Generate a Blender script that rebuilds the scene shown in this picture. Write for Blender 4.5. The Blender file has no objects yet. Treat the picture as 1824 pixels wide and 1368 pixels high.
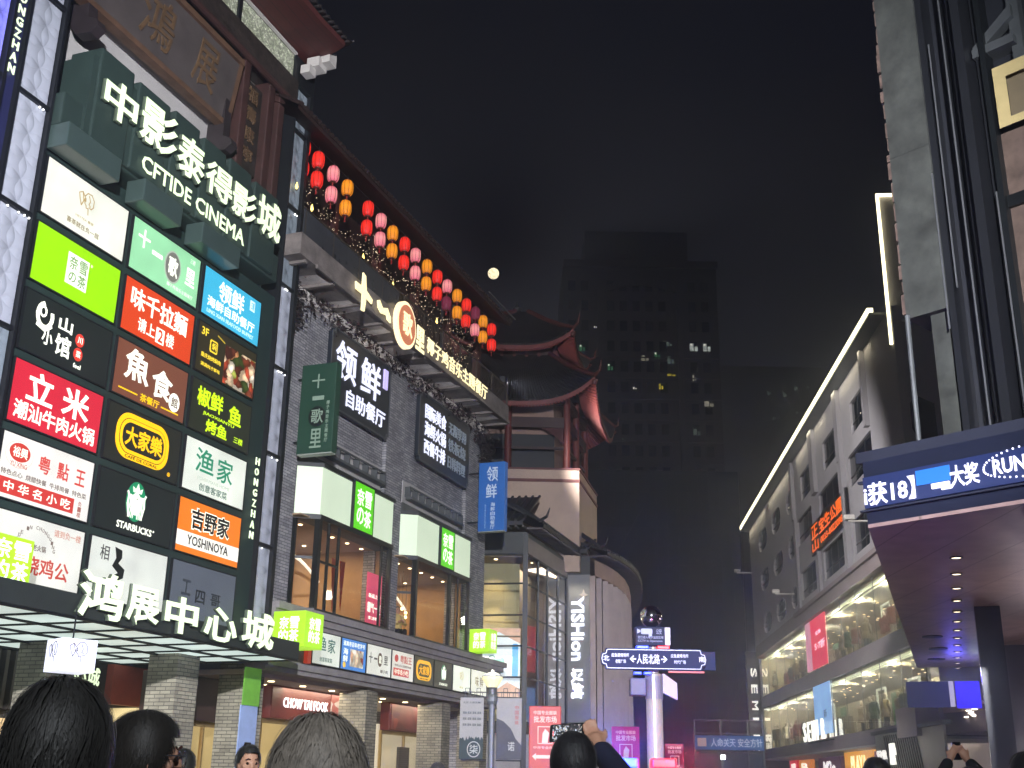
import bpy, bmesh, math, random
from mathutils import Vector, Matrix
random.seed(7)
R = math.radians
SC = bpy.context.scene
COL = SC.collection

# ------------------------------------------------------------------ camera
CAM_Z = 1.55
PITCH, ROLL, FPX = R(18.917), R(0.9188), 2064.62
fw = Vector((0, math.cos(PITCH), math.sin(PITCH)))
up0 = Vector((0, -math.sin(PITCH), math.cos(PITCH)))
ri0 = Vector((1, 0, 0))
rgt = ri0 * math.cos(ROLL) + up0 * math.sin(ROLL)
upv = up0 * math.cos(ROLL) - ri0 * math.sin(ROLL)
cam = bpy.data.cameras.new('camera')
cam.sensor_width = 36.0
cam.lens = 36.0 * FPX / 1824.0
cam.clip_start, cam.clip_end = 0.05, 8000
camo = bpy.data.objects.new('camera', cam)
COL.objects.link(camo)
camo.matrix_world = Matrix(((rgt.x, upv.x, -fw.x, 0), (rgt.y, upv.y, -fw.y, 0), (rgt.z, upv.z, -fw.z, CAM_Z), (0, 0, 0, 1)))
SC.camera = camo
SC.render.engine = 'CYCLES'
SC.cycles.use_denoising = True
SC.cycles.max_bounces = 7
SC.cycles.diffuse_bounces = 3
SC.cycles.transparent_max_bounces = 16
SC.cycles.sample_clamp_indirect = 4.0
SC.cycles.caustics_reflective = False
SC.cycles.caustics_refractive = False
SC.view_settings.view_transform = 'Standard'
SC.view_settings.look = 'None'
SC.view_settings.exposure = 0.2
SC.view_settings.gamma = 1.0

# ------------------------------------------------------------------ night sky
W = bpy.data.worlds.new("World")
SC.world = W
W.use_nodes = True
wn, wl = W.node_tree.nodes, W.node_tree.links
wn.clear()
wo = wn.new('ShaderNodeOutputWorld')
wb = wn.new('ShaderNodeBackground')
wc = wn.new('ShaderNodeTexCoord')
wz = wn.new('ShaderNodeTexNoise'); wz.inputs['Scale'].default_value = 5.0; wz.inputs['Detail'].default_value = 6
wr = wn.new('ShaderNodeValToRGB')
wr.color_ramp.elements[0].position = 0.42; wr.color_ramp.elements[0].color = (0.0018, 0.0019, 0.0042, 1)
wr.color_ramp.elements[1].position = 0.78; wr.color_ramp.elements[1].color = (0.0042, 0.0036, 0.0050, 1)
wl.new(wc.outputs['Generated'], wz.inputs['Vector'])
wl.new(wz.outputs['Fac'], wr.inputs['Fac'])
wl.new(wr.outputs['Color'], wb.inputs['Color'])
wb.inputs['Strength'].default_value = 1.0
wl.new(wb.outputs['Background'], wo.inputs['Surface'])

# moonlight: the one sun lamp, from where the moon stands, far weaker than the lamps of the street
sun = bpy.data.lights.new('moonlight', 'SUN')
sun.energy = 0.02
sun.angle = R(0.5)
sun.color = (1.0, 0.95, 0.85)
suno = bpy.data.objects.new('moonlight', sun)
COL.objects.link(suno)
suno.rotation_euler = (R(90 - 24.5), 0, R(181.1))
suno.rotation_euler = Vector((-19.11, 1000, 451)).to_track_quat('Z', 'Y').to_euler()

# ------------------------------------------------------------------ frames
class Frame:
    """A ground frame: x runs along a street front, y away to its left, z up."""
    def __init__(s, yaw):
        s.yaw = yaw
        s.rz = math.pi / 2 - yaw
    def P(s, x, y, z=0.0):
        c, n = math.cos(s.rz), math.sin(s.rz)
        return Vector((c * x - n * y, n * x + c * y, z))
FL = Frame(R(20.319))     # the left street front, and the canopy building opposite
FR = Frame(R(3.991))      # the white building on the right
FC = Frame(R(12.5))       # the pavilion tower
FW = Frame(R(90))         # plain world axes

# ------------------------------------------------------------------ materials
def lin(c):
    if isinstance(c, str):
        v = [int(c[i:i + 2], 16) / 255 for i in (0, 2, 4)]
        return tuple(x / 12.92 if x <= .04045 else ((x + .055) / 1.055) ** 2.4 for x in v)
    return tuple(c)
MATS = {}
def mat(name, col, rough=.7, metal=0., var=.25, scale=3., bump=0., bscale=20., emit=None, es=0., dirt=0.):
    if name in MATS: return MATS[name]
    m = bpy.data.materials.new(name); m.use_nodes = True
    nt = m.node_tree; b = nt.nodes['Principled BSDF']
    col = lin(col)
    b.inputs['Base Color'].default_value = (*col, 1)
    b.inputs['Roughness'].default_value = rough
    b.inputs['Metallic'].default_value = metal
    if var or dirt:
        tc = nt.nodes.new('ShaderNodeTexCoord')
        n = nt.nodes.new('ShaderNodeTexNoise'); n.inputs['Scale'].default_value = scale; n.inputs['Detail'].default_value = 7; n.inputs['Roughness'].default_value = .65
        r = nt.nodes.new('ShaderNodeValToRGB')
        r.color_ramp.elements[0].position = .32; r.color_ramp.elements[1].position = .7
        lo, hi = 1 - var - dirt, 1 + var
        r.color_ramp.elements[0].color = (*(c * lo for c in col), 1)
        r.color_ramp.elements[1].color = (*(min(.95, c * hi) for c in col), 1)
        nt.links.new(tc.outputs['Object'], n.inputs['Vector'])
        nt.links.new(n.outputs['Fac'], r.inputs['Fac'])
        nt.links.new(r.outputs['Color'], b.inputs['Base Color'])
    if bump:
        tc = nt.nodes.new('ShaderNodeTexCoord')
        n = nt.nodes.new('ShaderNodeTexNoise'); n.inputs['Scale'].default_value = bscale; n.inputs['Detail'].default_value = 5
        bp = nt.nodes.new('ShaderNodeBump'); bp.inputs['Strength'].default_value = bump; bp.inputs['Distance'].default_value = .02
        nt.links.new(tc.outputs['Object'], n.inputs['Vector'])
        nt.links.new(n.outputs['Fac'], bp.inputs['Height'])
        nt.links.new(bp.outputs['Normal'], b.inputs['Normal'])
    if emit is not None:
        b.inputs['Emission Color'].default_value = (*lin(emit), 1)
        b.inputs['Emission Strength'].default_value = es
    MATS[name] = m
    return m
def lamp_mat(name, col, s=1., var=0., scale=2., base=None):
    """A lit face: an acrylic sign face or lamp. It glows slightly unevenly, like a real light box."""
    if name in MATS: return MATS[name]
    m = bpy.data.materials.new(name); m.use_nodes = True
    nt = m.node_tree; b = nt.nodes['Principled BSDF']
    c = lin(col)
    b.inputs['Base Color'].default_value = (*(base or tuple(x * .5 for x in c)), 1)
    b.inputs['Roughness'].default_value = .35
    b.inputs['Emission Color'].default_value = (*c, 1)
    b.inputs['Emission Strength'].default_value = s
    if var:
        tc = nt.nodes.new('ShaderNodeTexCoord')
        n = nt.nodes.new('ShaderNodeTexNoise'); n.inputs['Scale'].default_value = scale; n.inputs['Detail'].default_value = 2
        r = nt.nodes.new('ShaderNodeMapRange'); r.inputs['From Min'].default_value = .3; r.inputs['From Max'].default_value = .7
        r.inputs['To Min'].default_value = s * (1 - var); r.inputs['To Max'].default_value = s * (1 + var * .5)
        nt.links.new(tc.outputs['Object'], n.inputs['Vector'])
        nt.links.new(n.outputs['Fac'], r.inputs['Value'])
        nt.links.new(r.outputs['Result'], b.inputs['Emission Strength'])
    MATS[name] = m
    return m
def glass_mat(name, tint=(.9, .95, .93), rough=.02, mirror=1.0):
    if name in MATS: return MATS[name]
    m = bpy.data.materials.new(name); m.use_nodes = True
    nt = m.node_tree; nt.nodes.clear()
    o = nt.nodes.new('ShaderNodeOutputMaterial')
    t = nt.nodes.new('ShaderNodeBsdfTransparent'); t.inputs['Color'].default_value = (*tint, 1)
    g = nt.nodes.new('ShaderNodeBsdfGlossy'); g.inputs['Roughness'].default_value = rough
    f = nt.nodes.new('ShaderNodeFresnel'); f.inputs['IOR'].default_value = 1.5
    k = nt.nodes.new('ShaderNodeMath'); k.operation = 'MULTIPLY'; k.inputs[1].default_value = mirror; k.use_clamp = True
    x = nt.nodes.new('ShaderNodeMixShader')
    n = nt.nodes.new('ShaderNodeTexNoise'); n.inputs['Scale'].default_value = .8
    bp = nt.nodes.new('ShaderNodeBump'); bp.inputs['Strength'].default_value = .03
    tc = nt.nodes.new('ShaderNodeTexCoord')
    nt.links.new(tc.outputs['Object'], n.inputs['Vector']); nt.links.new(n.outputs['Fac'], bp.inputs['Height'])
    nt.links.new(bp.outputs['Normal'], g.inputs['Normal'])
    nt.links.new(f.outputs['Fac'], k.inputs[0]); nt.links.new(k.outputs[0], x.inputs['Fac'])
    nt.links.new(t.outputs[0], x.inputs[1]); nt.links.new(g.outputs[0], x.inputs[2]); nt.links.new(x.outputs[0], o.inputs['Surface'])
    MATS[name] = m
    return m
def brick_mat(name, c1, c2, mortar, w=.28, h=.085, bump=.5):
    if name in MATS: return MATS[name]
    m = bpy.data.materials.new(name); m.use_nodes = True
    nt = m.node_tree; b = nt.nodes['Principled BSDF']; N = nt.nodes.new; K = nt.links.new
    tc = N('ShaderNodeTexCoord'); sp = N('ShaderNodeSeparateXYZ'); ad = N('ShaderNodeMath'); cb = N('ShaderNodeCombineXYZ')
    K(tc.outputs['Object'], sp.inputs[0]); K(sp.outputs['X'], ad.inputs[0]); K(sp.outputs['Y'], ad.inputs[1])
    K(ad.outputs[0], cb.inputs['X']); K(sp.outputs['Z'], cb.inputs['Y'])
    br = N('ShaderNodeTexBrick'); br.inputs['Scale'].default_value = 1
    br.inputs['Brick Width'].default_value = w; br.inputs['Row Height'].default_value = h; br.inputs['Mortar Size'].default_value = h * .11
    br.inputs['Mortar Smooth'].default_value = .3; br.inputs['Bias'].default_value = -.1
    br.inputs['Color1'].default_value = (*lin(c1), 1); br.inputs['Color2'].default_value = (*lin(c2), 1); br.inputs['Mortar'].default_value = (*lin(mortar), 1)
    K(cb.outputs[0], br.inputs['Vector'])
    n = N('ShaderNodeTexNoise'); n.inputs['Scale'].default_value = 1.3; n.inputs['Detail'].default_value = 8
    K(tc.outputs['Object'], n.inputs['Vector'])
    r = N('ShaderNodeMapRange'); r.inputs['From Min'].default_value = .25; r.inputs['From Max'].default_value = .75; r.inputs['To Min'].default_value = .6; r.inputs['To Max'].default_value = 1.25
    K(n.outputs['Fac'], r.inputs['Value'])
    mx = N('ShaderNodeMix'); mx.data_type = 'RGBA'; mx.blend_type = 'MULTIPLY'; mx.inputs['Factor'].default_value = 1
    K(br.outputs['Color'], mx.inputs['A']); K(r.outputs['Result'], mx.inputs['B']); K(mx.outputs['Result'], b.inputs['Base Color'])
    bp = N('ShaderNodeBump'); bp.inputs['Strength'].default_value = bump; bp.inputs['Distance'].default_value = .02; bp.invert = True
    K(br.outputs['Fac'], bp.inputs['Height']); K(bp.outputs['Normal'], b.inputs['Normal'])
    b.inputs['Roughness'].default_value = .85
    MATS[name] = m
    return m
def stripe_mat(name, c1, c2, axis='Z', period=.3, width=.12, rough=.6, bump=.4):
    """Boards, tiles or courses: a dark joint every `period` metres along an axis."""
    if name in MATS: return MATS[name]
    m = bpy.data.materials.new(name); m.use_nodes = True
    nt = m.node_tree; b = nt.nodes['Principled BSDF']; N = nt.nodes.new; K = nt.links.new
    tc = N('ShaderNodeTexCoord'); sp = N('ShaderNodeSeparateXYZ'); K(tc.outputs['Object'], sp.inputs[0])
    d = N('ShaderNodeMath'); d.operation = 'DIVIDE'; d.inputs[1].default_value = period; K(sp.outputs[axis], d.inputs[0])
    f = N('ShaderNodeMath'); f.operation = 'FRACT'; K(d.outputs[0], f.inputs[0])
    r = N('ShaderNodeValToRGB'); K(f.outputs[0], r.inputs['Fac'])
    r.color_ramp.elements[0].position = 0; r.color_ramp.elements[0].color = (*lin(c2), 1)
    r.color_ramp.elements[1].position = width; r.color_ramp.elements[1].color = (*lin(c1), 1)
    e = r.color_ramp.elements.new(1 - width * .4); e.color = (*lin(c1), 1)
    e = r.color_ramp.elements.new(1.0); e.color = (*lin(c2), 1)
    n = N('ShaderNodeTexNoise'); n.inputs['Scale'].default_value = 2.2; n.inputs['Detail'].default_value = 6; K(tc.outputs['Object'], n.inputs['Vector'])
    q = N('ShaderNodeMapRange'); q.inputs['To Min'].default_value = .6; q.inputs['To Max'].default_value = 1.4; K(n.outputs['Fac'], q.inputs['Value'])
    mx = N('ShaderNodeMix'); mx.data_type = 'RGBA'; mx.blend_type = 'MULTIPLY'; mx.inputs['Factor'].default_value = 1
    K(r.outputs['Color'], mx.inputs['A']); K(q.outputs['Result'], mx.inputs['B']); K(mx.outputs['Result'], b.inputs['Base Color'])
    bp = N('ShaderNodeBump'); bp.inputs['Strength'].default_value = bump; bp.inputs['Distance'].default_value = .03
    K(r.outputs['Color'], bp.inputs['Height']); K(bp.outputs['Normal'], b.inputs['Normal'])
    b.inputs['Roughness'].default_value = rough
    MATS[name] = m
    return m
def spot_mat(name, cols, scale=6., es=.6, rnd=1.0):
    """A printed photograph of food or goods: small blotches of a few colours on a lit face."""
    if name in MATS: return MATS[name]
    m = bpy.data.materials.new(name); m.use_nodes = True
    nt = m.node_tree; b = nt.nodes['Principled BSDF']; N = nt.nodes.new; K = nt.links.new
    tc = N('ShaderNodeTexCoord'); v = N('ShaderNodeTexVoronoi'); v.inputs['Scale'].default_value = scale; v.inputs['Randomness'].default_value = rnd
    n0 = N('ShaderNodeTexNoise'); n0.inputs['Scale'].default_value = scale * .6; n0.inputs['Detail'].default_value = 4
    mx0 = N('ShaderNodeMix'); mx0.data_type = 'VECTOR'; mx0.inputs['Factor'].default_value = .25
    K(tc.outputs['Object'], n0.inputs['Vector']); K(tc.outputs['Object'], mx0.inputs['A']); K(n0.outputs['Color'], mx0.inputs['B'])
    K(mx0.outputs['Result'], v.inputs['Vector'])
    sp = N('ShaderNodeSeparateColor'); K(v.outputs['Color'], sp.inputs[0])
    r = N('ShaderNodeValToRGB'); r.color_ramp.interpolation = 'CONSTANT'
    while len(r.color_ramp.elements) < len(cols): r.color_ramp.elements.new(.5)
    for i, c in enumerate(cols):
        r.color_ramp.elements[i].position = i / len(cols); r.color_ramp.elements[i].color = (*lin(c), 1)
    K(sp.outputs[0], r.inputs['Fac'])
    q = N('ShaderNodeMapRange'); q.inputs['From Max'].default_value = .6; q.inputs['To Min'].default_value = 1.25; q.inputs['To Max'].default_value = .35
    K(v.outputs['Distance'], q.inputs['Value'])
    mx = N('ShaderNodeMix'); mx.data_type = 'RGBA'; mx.blend_type = 'MULTIPLY'; mx.inputs['Factor'].default_value = 1
    K(r.outputs['Color'], mx.inputs['A']); K(q.outputs['Result'], mx.inputs['B'])
    K(mx.outputs['Result'], b.inputs['Base Color']); K(mx.outputs['Result'], b.inputs['Emission Color'])
    b.inputs['Emission Strength'].default_value = es
    MATS[name] = m
    return m
def petal_mat(name, col, glow=.1, p=.42):
    """Cast glass with an interlocked-circle petal relief."""
    if name in MATS: return MATS[name]
    m = bpy.data.materials.new(name); m.use_nodes = True
    nt = m.node_tree; b = nt.nodes['Principled BSDF']; N = nt.nodes.new; K = nt.links.new
    tc = N('ShaderNodeTexCoord'); sp = N('ShaderNodeSeparateXYZ'); K(tc.outputs['Object'], sp.inputs[0])
    xy = N('ShaderNodeMath'); xy.operation = 'ADD'; K(sp.outputs['X'], xy.inputs[0]); K(sp.outputs['Y'], xy.inputs[1])
    def ab(op, i0, i1=None, v=None):
        x = N('ShaderNodeMath'); x.operation = op; K(i0, x.inputs[0])
        if i1 is not None: K(i1, x.inputs[1])
        if v is not None: x.inputs[1].default_value = v
        return x.outputs[0]
    u = ab('MULTIPLY', xy.outputs[0], v=math.pi / p); w = ab('MULTIPLY', sp.outputs['Z'], v=math.pi / p)
    a = ab('ABSOLUTE', ab('MULTIPLY', ab('SINE', u), ab('SINE', w)))
    s1 = ab('ADD', u, w); s2 = ab('SUBTRACT', u, w)
    c = ab('ABSOLUTE', ab('MULTIPLY', ab('SINE', s1), ab('SINE', s2)))
    h = ab('POWER', ab('MAXIMUM', a, c), v=.6)
    bp = N('ShaderNodeBump'); bp.inputs['Strength'].default_value = .9; bp.inputs['Distance'].default_value = .05
    K(h, bp.inputs['Height']); K(bp.outputs['Normal'], b.inputs['Normal'])
    r = N('ShaderNodeMapRange'); r.inputs['From Min'].default_value = .2; r.inputs['To Min'].default_value = glow * .35; r.inputs['To Max'].default_value = glow * 1.15
    K(h, r.inputs['Value']); K(r.outputs['Result'], b.inputs['Emission Strength'])
    cl = lin(col)
    b.inputs['Base Color'].default_value = (*(x * .7 for x in cl), 1)
    b.inputs['Emission Color'].default_value = (*cl, 1)
    b.inputs['Roughness'].default_value = .25
    MATS[name] = m
    return m

# ------------------------------------------------------------------ mesh building
class MB:
    def __init__(s): s.v = []; s.f = []
    def add(s, vs, fs):
        o = len(s.v); s.v += [tuple(p) for p in vs]; s.f += [tuple(i + o for i in q) for q in fs]; return s
    def box(s, x0, x1, y0, y1, z0, z1):
        return s.add([(x0, y0, z0), (x1, y0, z0), (x1, y1, z0), (x0, y1, z0), (x0, y0, z1), (x1, y0, z1), (x1, y1, z1), (x0, y1, z1)],
                     [(0, 3, 2, 1), (4, 5, 6, 7), (0, 1, 5, 4), (1, 2, 6, 5), (2, 3, 7, 6), (3, 0, 4, 7)])
    def bbox(s, x0, x1, y0, y1, z0, z1, b=.02):
        """box with chamfered edges"""
        bm = bmesh.new(); bmesh.ops.create_cube(bm, size=1)
        for v in bm.verts: v.co = Vector(((x0 + x1) / 2 + v.co.x * (x1 - x0), (y0 + y1) / 2 + v.co.y * (y1 - y0), (z0 + z1) / 2 + v.co.z * (z1 - z0)))
        bmesh.ops.bevel(bm, geom=bm.edges[:], offset=b, segments=2, affect='EDGES', profile=.6)
        return s.bm(bm)
    def bm(s, bm):
        bm.verts.index_update(); s.add([v.co[:] for v in bm.verts], [[v.index for v in f.verts] for f in bm.faces]); bm.free(); return s
    def prism(s, poly, a, b, axis='y'):
        """poly: 2-D points; axis y -> points are (x,z), extruded y=a..b; axis z -> (x,y); axis x -> (y,z)"""
        n = len(poly)
        def q(p, t): return (p[0], t, p[1]) if axis == 'y' else ((p[0], p[1], t) if axis == 'z' else (t, p[0], p[1]))
        vs = [q(p, a) for p in poly] + [q(p, b) for p in poly]
        fs = [tuple(range(n))[::-1], tuple(range(n, 2 * n))] + [(i, (i + 1) % n, n + (i + 1) % n, n + i) for i in range(n)]
        return s.add(vs, fs)
    def quad(s, *p): return s.add(p, [tuple(range(len(p)))])
    def tube(s, pts, r, n=8, closed=False, caps=True):
        pts = [Vector(p) for p in pts]; m = len(pts)
        rr = r if isinstance(r, (list, tuple)) else [r] * m
        vs = []; fs = []; prev = None
        for i, p in enumerate(pts):
            if closed: d = pts[(i + 1) % m] - pts[i - 1]
            else: d = pts[min(i + 1, m - 1)] - pts[max(i - 1, 0)]
            d = d.normalized() if d.length > 1e-9 else Vector((0, 0, 1))
            if prev is None:
                a = d.orthogonal().normalized()
            else:
                a = (prev - d * prev.dot(d)); a = a.normalized() if a.length > 1e-6 else d.orthogonal().normalized()
            prev = a; b = d.cross(a)
            for k in range(n):
                t = 2 * math.pi * k / n; vs.append(p + (a * math.cos(t) + b * math.sin(t)) * rr[i])
        for i in range(m if closed else m - 1):
            j = (i + 1) % m
            for k in range(n): fs.append((i * n + k, i * n + (k + 1) % n, j * n + (k + 1) % n, j * n + k))
        if caps and not closed: fs += [tuple(range(n))[::-1], tuple((m - 1) * n + k for k in range(n))]
        return s.add(vs, fs)
    def lathe(s, prof, c=(0, 0, 0), n=20):
        vs = []; fs = []; m = len(prof)
        for r, z in prof:
            for k in range(n): t = 2 * math.pi * k / n; vs.append((c[0] + r * math.cos(t), c[1] + r * math.sin(t), c[2] + z))
        for i in range(m - 1):
            for k in range(n): fs.append((i * n + k, i * n + (k + 1) % n, (i + 1) * n + (k + 1) % n, (i + 1) * n + k))
        fs += [tuple(range(n))[::-1], tuple((m - 1) * n + k for k in range(n))]
        return s.add(vs, fs)
    def ball(s, c, r, u=16, v=10):
        rx, ry, rz = r if isinstance(r, (tuple, list)) else (r, r, r)
        vs = []; fs = []
        for i in range(1, v):
            a = math.pi * i / v
            for k in range(u): t = 2 * math.pi * k / u; vs.append((c[0] + rx * math.sin(a) * math.cos(t), c[1] + ry * math.sin(a) * math.sin(t), c[2] + rz * math.cos(a)))
        top = len(vs); vs.append((c[0], c[1], c[2] + rz)); vs.append((c[0], c[1], c[2] - rz))
        for i in range(v - 2):
            for k in range(u): fs.append((i * u + k, (i + 1) * u + k, (i + 1) * u + (k + 1) % u, i * u + (k + 1) % u))
        for k in range(u): fs.append((top, k, (k + 1) % u)); fs.append((top + 1, (v - 2) * u + (k + 1) % u, (v - 2) * u + k))
        return s.add(vs, fs)
    def ring(s, poly, w, a, b, axis='y'):
        """a closed stroke of width w along a 2-D outline, extruded a..b"""
        n = len(poly)
        for i in range(n): s.stroke([poly[i], poly[(i + 1) % n]], w, a, b)
        return s
    def stroke(s, pts, w, a, b):
        """flat strokes in the x-z plane"""
        for p, q in zip(pts[:-1], pts[1:]):
            d = Vector((q[0] - p[0], q[1] - p[1])); L = d.length
            if L < 1e-6: continue
            d /= L; nn = Vector((-d.y, d.x)) * w / 2; e = d * w * .3
            s.prism([(p[0] + nn.x - e.x, p[1] + nn.y - e.y), (p[0] - nn.x - e.x, p[1] - nn.y - e.y), (q[0] - nn.x + e.x, q[1] - nn.y + e.y), (q[0] + nn.x + e.x, q[1] + nn.y + e.y)], a, b)
        return s
    def disc(s, cx, cz, rx, rz, a, b, n=28): return s.prism([(cx + rx * math.cos(2 * math.pi * k / n), cz + rz * math.sin(2 * math.pi * k / n)) for k in range(n)], a, b)

def rrect(x0, x1, z0, z1, r, n=5):
    out = []
    for cx, cz, a0 in ((x1 - r, z1 - r, 0), (x0 + r, z1 - r, 90), (x0 + r, z0 + r, 180), (x1 - r, z0 + r, 270)):
        for i in range(n + 1): a = R(a0 + 90 * i / n); out.append((cx + r * math.cos(a), cz + r * math.sin(a)))
    return out

GLY = {}
def glyphs(body, bold):
    k = (body, bold)
    if k in GLY: return GLY[k]
    c = bpy.data.curves.new('lettering', 'FONT'); c.body = body; c.size = 1; c.resolution_u = 2; c.align_x = 'CENTER'
    c.bevel_depth = bold * .5; c.bevel_resolution = 0; c.extrude = .02; c.space_line = .95
    o = bpy.data.objects.new('lettering', c); COL.objects.link(o)
    dg = bpy.context.evaluated_depsgraph_get(); dg.update()
    m = bpy.data.meshes.new_from_object(o.evaluated_get(dg))
    vs = [v.co[:] for v in m.vertices]; fs = [tuple(p.vertices) for p in m.polygons]
    bpy.data.objects.remove(o); bpy.data.curves.remove(c); bpy.data.meshes.remove(m)
    GLY[k] = (vs, fs)
    return GLY[k]
def text(mb, body, o, ux, uz, w, h, bold=0., depth=.012, fit=True):
    """lettering filling the w x h box whose lower corner is o; ux is the reading direction, uz up"""
    vs, fs = glyphs(body, bold)
    x0 = min(v[0] for v in vs); x1 = max(v[0] for v in vs); y0 = min(v[1] for v in vs); y1 = max(v[1] for v in vs)
    z0 = min(v[2] for v in vs); z1 = max(v[2] for v in vs)
    sx, sy = w / (x1 - x0), h / (y1 - y0); dx = dy = 0
    if not fit:
        s = min(sx, sy); dx = (w - s * (x1 - x0)) / 2; dy = (h - s * (y1 - y0)) / 2; sx = sy = s
    ux, uz, o = Vector(ux), Vector(uz), Vector(o); nn = ux.cross(uz)
    mb.add([o + ux * (dx + (v[0] - x0) * sx) + uz * (dy + (v[1] - y0) * sy) + nn * (depth * ((v[2] - z0) / (z1 - z0) if z1 > z0 else 0)) for v in vs], fs)
    return mb
def lt(mb, body, x0, x1, z0, z1, y, bold=0., depth=.012, fit=True):      # reads along +x, faces -y
    return text(mb, body, (x0, y, z0), (1, 0, 0), (0, 0, 1), x1 - x0, z1 - z0, bold, depth, fit)
def rt(mb, body, x0, x1, z0, z1, y, bold=0., depth=.012, fit=True):      # reads along -x (x1 first), faces +y
    return text(mb, body, (x1, y, z0), (-1, 0, 0), (0, 0, 1), x1 - x0, z1 - z0, bold, depth, fit)

def mesh_of(name, mb, m, base, smooth=False):
    me = bpy.data.meshes.new(name)
    b = Vector(base)
    me.from_pydata([tuple(Vector(v) - b) for v in mb.v], [], mb.f); me.update()
    if m: me.materials.append(m)
    if smooth:
        for p in me.polygons: p.use_smooth = True
    return me
class Thing:
    def __init__(s, name, label, cat, F, base, group=None, kind=None, mb=None, m=None, smooth=False):
        s.base = base; s.F = F
        o = bpy.data.objects.new(name, mesh_of(name, mb, m, base, smooth) if mb else None)
        COL.objects.link(o); o.location = F.P(*base); o.rotation_euler = (0, 0, F.rz)
        if label: o['label'] = label
        if cat: o['category'] = cat
        if group: o['group'] = group
        if kind: o['kind'] = kind
        s.o = o
    def part(s, name, mb, m, under=None, smooth=False, label=None, kind=None):
        o = bpy.data.objects.new(name, mesh_of(name, mb, m, s.base, smooth)); COL.objects.link(o)
        o.parent = under or s.o
        if label: o['label'] = label
        if kind: o['kind'] = kind
        return o
def structure(name, F, mb, m, kind='structure'):
    o = bpy.data.objects.new(name, mesh_of(name, mb, m, (0, 0, 0))); COL.objects.link(o); o.rotation_euler = (0, 0, F.rz); o['kind'] = kind; return o
def kids(o): return [c for c in bpy.data.objects if c.parent == o]
def dup(t, loc, label=None, rz=None):
    c = t.copy(); COL.objects.link(c); c.location = loc
    if rz is not None: c.rotation_euler = (0, 0, rz)
    if label: c['label'] = label
    for k in kids(t):
        d = k.copy(); COL.objects.link(d); d.parent = c
        for g in kids(k):
            e = g.copy(); COL.objects.link(e); e.parent = d
    return c
def lamp(name, kind, loc, energy, col, size=.3, parent=None, target=None, spread=None, blend=.6, angle=None, size_y=None):
    l = bpy.data.lights.new(name, kind); l.energy = energy; l.color = col
    if kind == 'AREA':
        l.size = size
        if size_y: l.shape = 'RECTANGLE'; l.size_y = size_y
        if spread: l.spread = spread
    else: l.shadow_soft_size = size
    if kind == 'SPOT': l.spot_size = angle or R(90); l.spot_blend = blend
    o = bpy.data.objects.new(name, l); COL.objects.link(o); o.location = loc
    if target is not None: o.rotation_euler = (Vector(loc) - Vector(target)).to_track_quat('Z', 'Y').to_euler()
    return o

# ------------------------------------------------------------------ shared materials
M_frame = mat('black_metal_frame', '14181a', .45, .3, .2)
M_white = mat('white_paint', 'c9c6c0', .7, 0, .06, 1.5, dirt=.08)
M_pale = mat('pale_render', 'b4b2b0', .8, 0, .06, .8, dirt=.1)
M_teal = mat('dark_teal_board', '22332f', .55, 0, .15, 1.2)
M_grey = mat('grey_metal', '5a5e60', .5, .4, .15, 2)
M_dark = mat('dark_metal', '1b1e22', .5, .3, .2, 2)
M_ledw = lamp_mat('white_led_letter', 'e8fad0', 1.0)
M_ledc = lamp_mat('cool_white_led_letter', 'e6e9ff', 1.0)
M_dot = lamp_mat('bright_led_dot', 'ffffff', 3.0)
M_down = lamp_mat('warm_downlight_lens', 'ffe2b0', 6.0)
M_brick = brick_mat('grey_brick', 'a6a6a8', '7a7b80', '4a4b4e')
M_brick2 = brick_mat('warm_grey_brick', 'a6a18e', '827e70', '56544c')
M_conc = mat('stained_concrete', '77706b', .85, 0, .3, 1.6, .3, 8, dirt=.2)

# ------------------------------------------------------------------ ground
g = MB().quad((-900, -900, 0), (900, -900, 0), (900, 900, 0), (-900, 900, 0))
structure('ground', FW, g, mat('granite_paving', '55524f', .6, 0, .2, .7, .2, 6))
# ================================================================== the cinema mall on the left street front
mall = Thing('mall_building', 'tall cinema mall with a dark sign wall, relief glass strips and an upturned red eave', 'building', FL, (20, 20, 0))
m = MB(); m.box(8, 25.35, 16.55, 30, 4.6, 21.3)
mall.part('wall', m, M_pale)
m = MB(); m.box(15.93, 24.8, 16.03, 16.5, 4.62, 13.78)
mall.part('sign_wall', m, M_teal)
m = MB()                                             # steel grid that carries the relief glass strips
for x0, x1 in ((14.93, 15.0), (15.86, 15.93), (24.8, 24.86), (25.55, 25.7), (14.55, 14.62)):
    m.box(x0, x1, 15.9, 16.5, 4.6, 21.3)
for z in (4.7, 7.07, 9.45, 11.83, 14.2, 16.6, 19.0):
    m.box(15.0, 15.86, 15.93, 16.5, z, z + .09); m.box(24.86, 25.55, 15.93, 16.5, z, z + .09); m.box(13, 14.55, 15.93, 16.5, z, z + .09)
m.box(25.7, 25.74, 16.0, 30, 4.6, 21.2)
mall.part('steel_frame', m, M_dark)
PG = petal_mat('relief_glass', 'b9bfcc', .14, .5)
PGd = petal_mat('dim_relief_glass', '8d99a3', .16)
PGb = petal_mat('blue_lit_relief_glass', '8f90ff', .55)
def gl(x0, x1, z0, z1, mm): mall.part('relief_glass_pane', MB().box(x0, x1, 16.0, 16.06, z0, z1), mm)
for i in range(5):
    z0 = 4.79 + 2.38 * i
    gl(15.02, 15.84, z0, z0 + 2.27, PG if i > 1 else PGd); gl(24.88, 25.53, z0, z0 + 2.27, PG if i < 4 else PGd); gl(13.05, 14.5, z0, z0 + 2.27, PGb)
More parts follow.
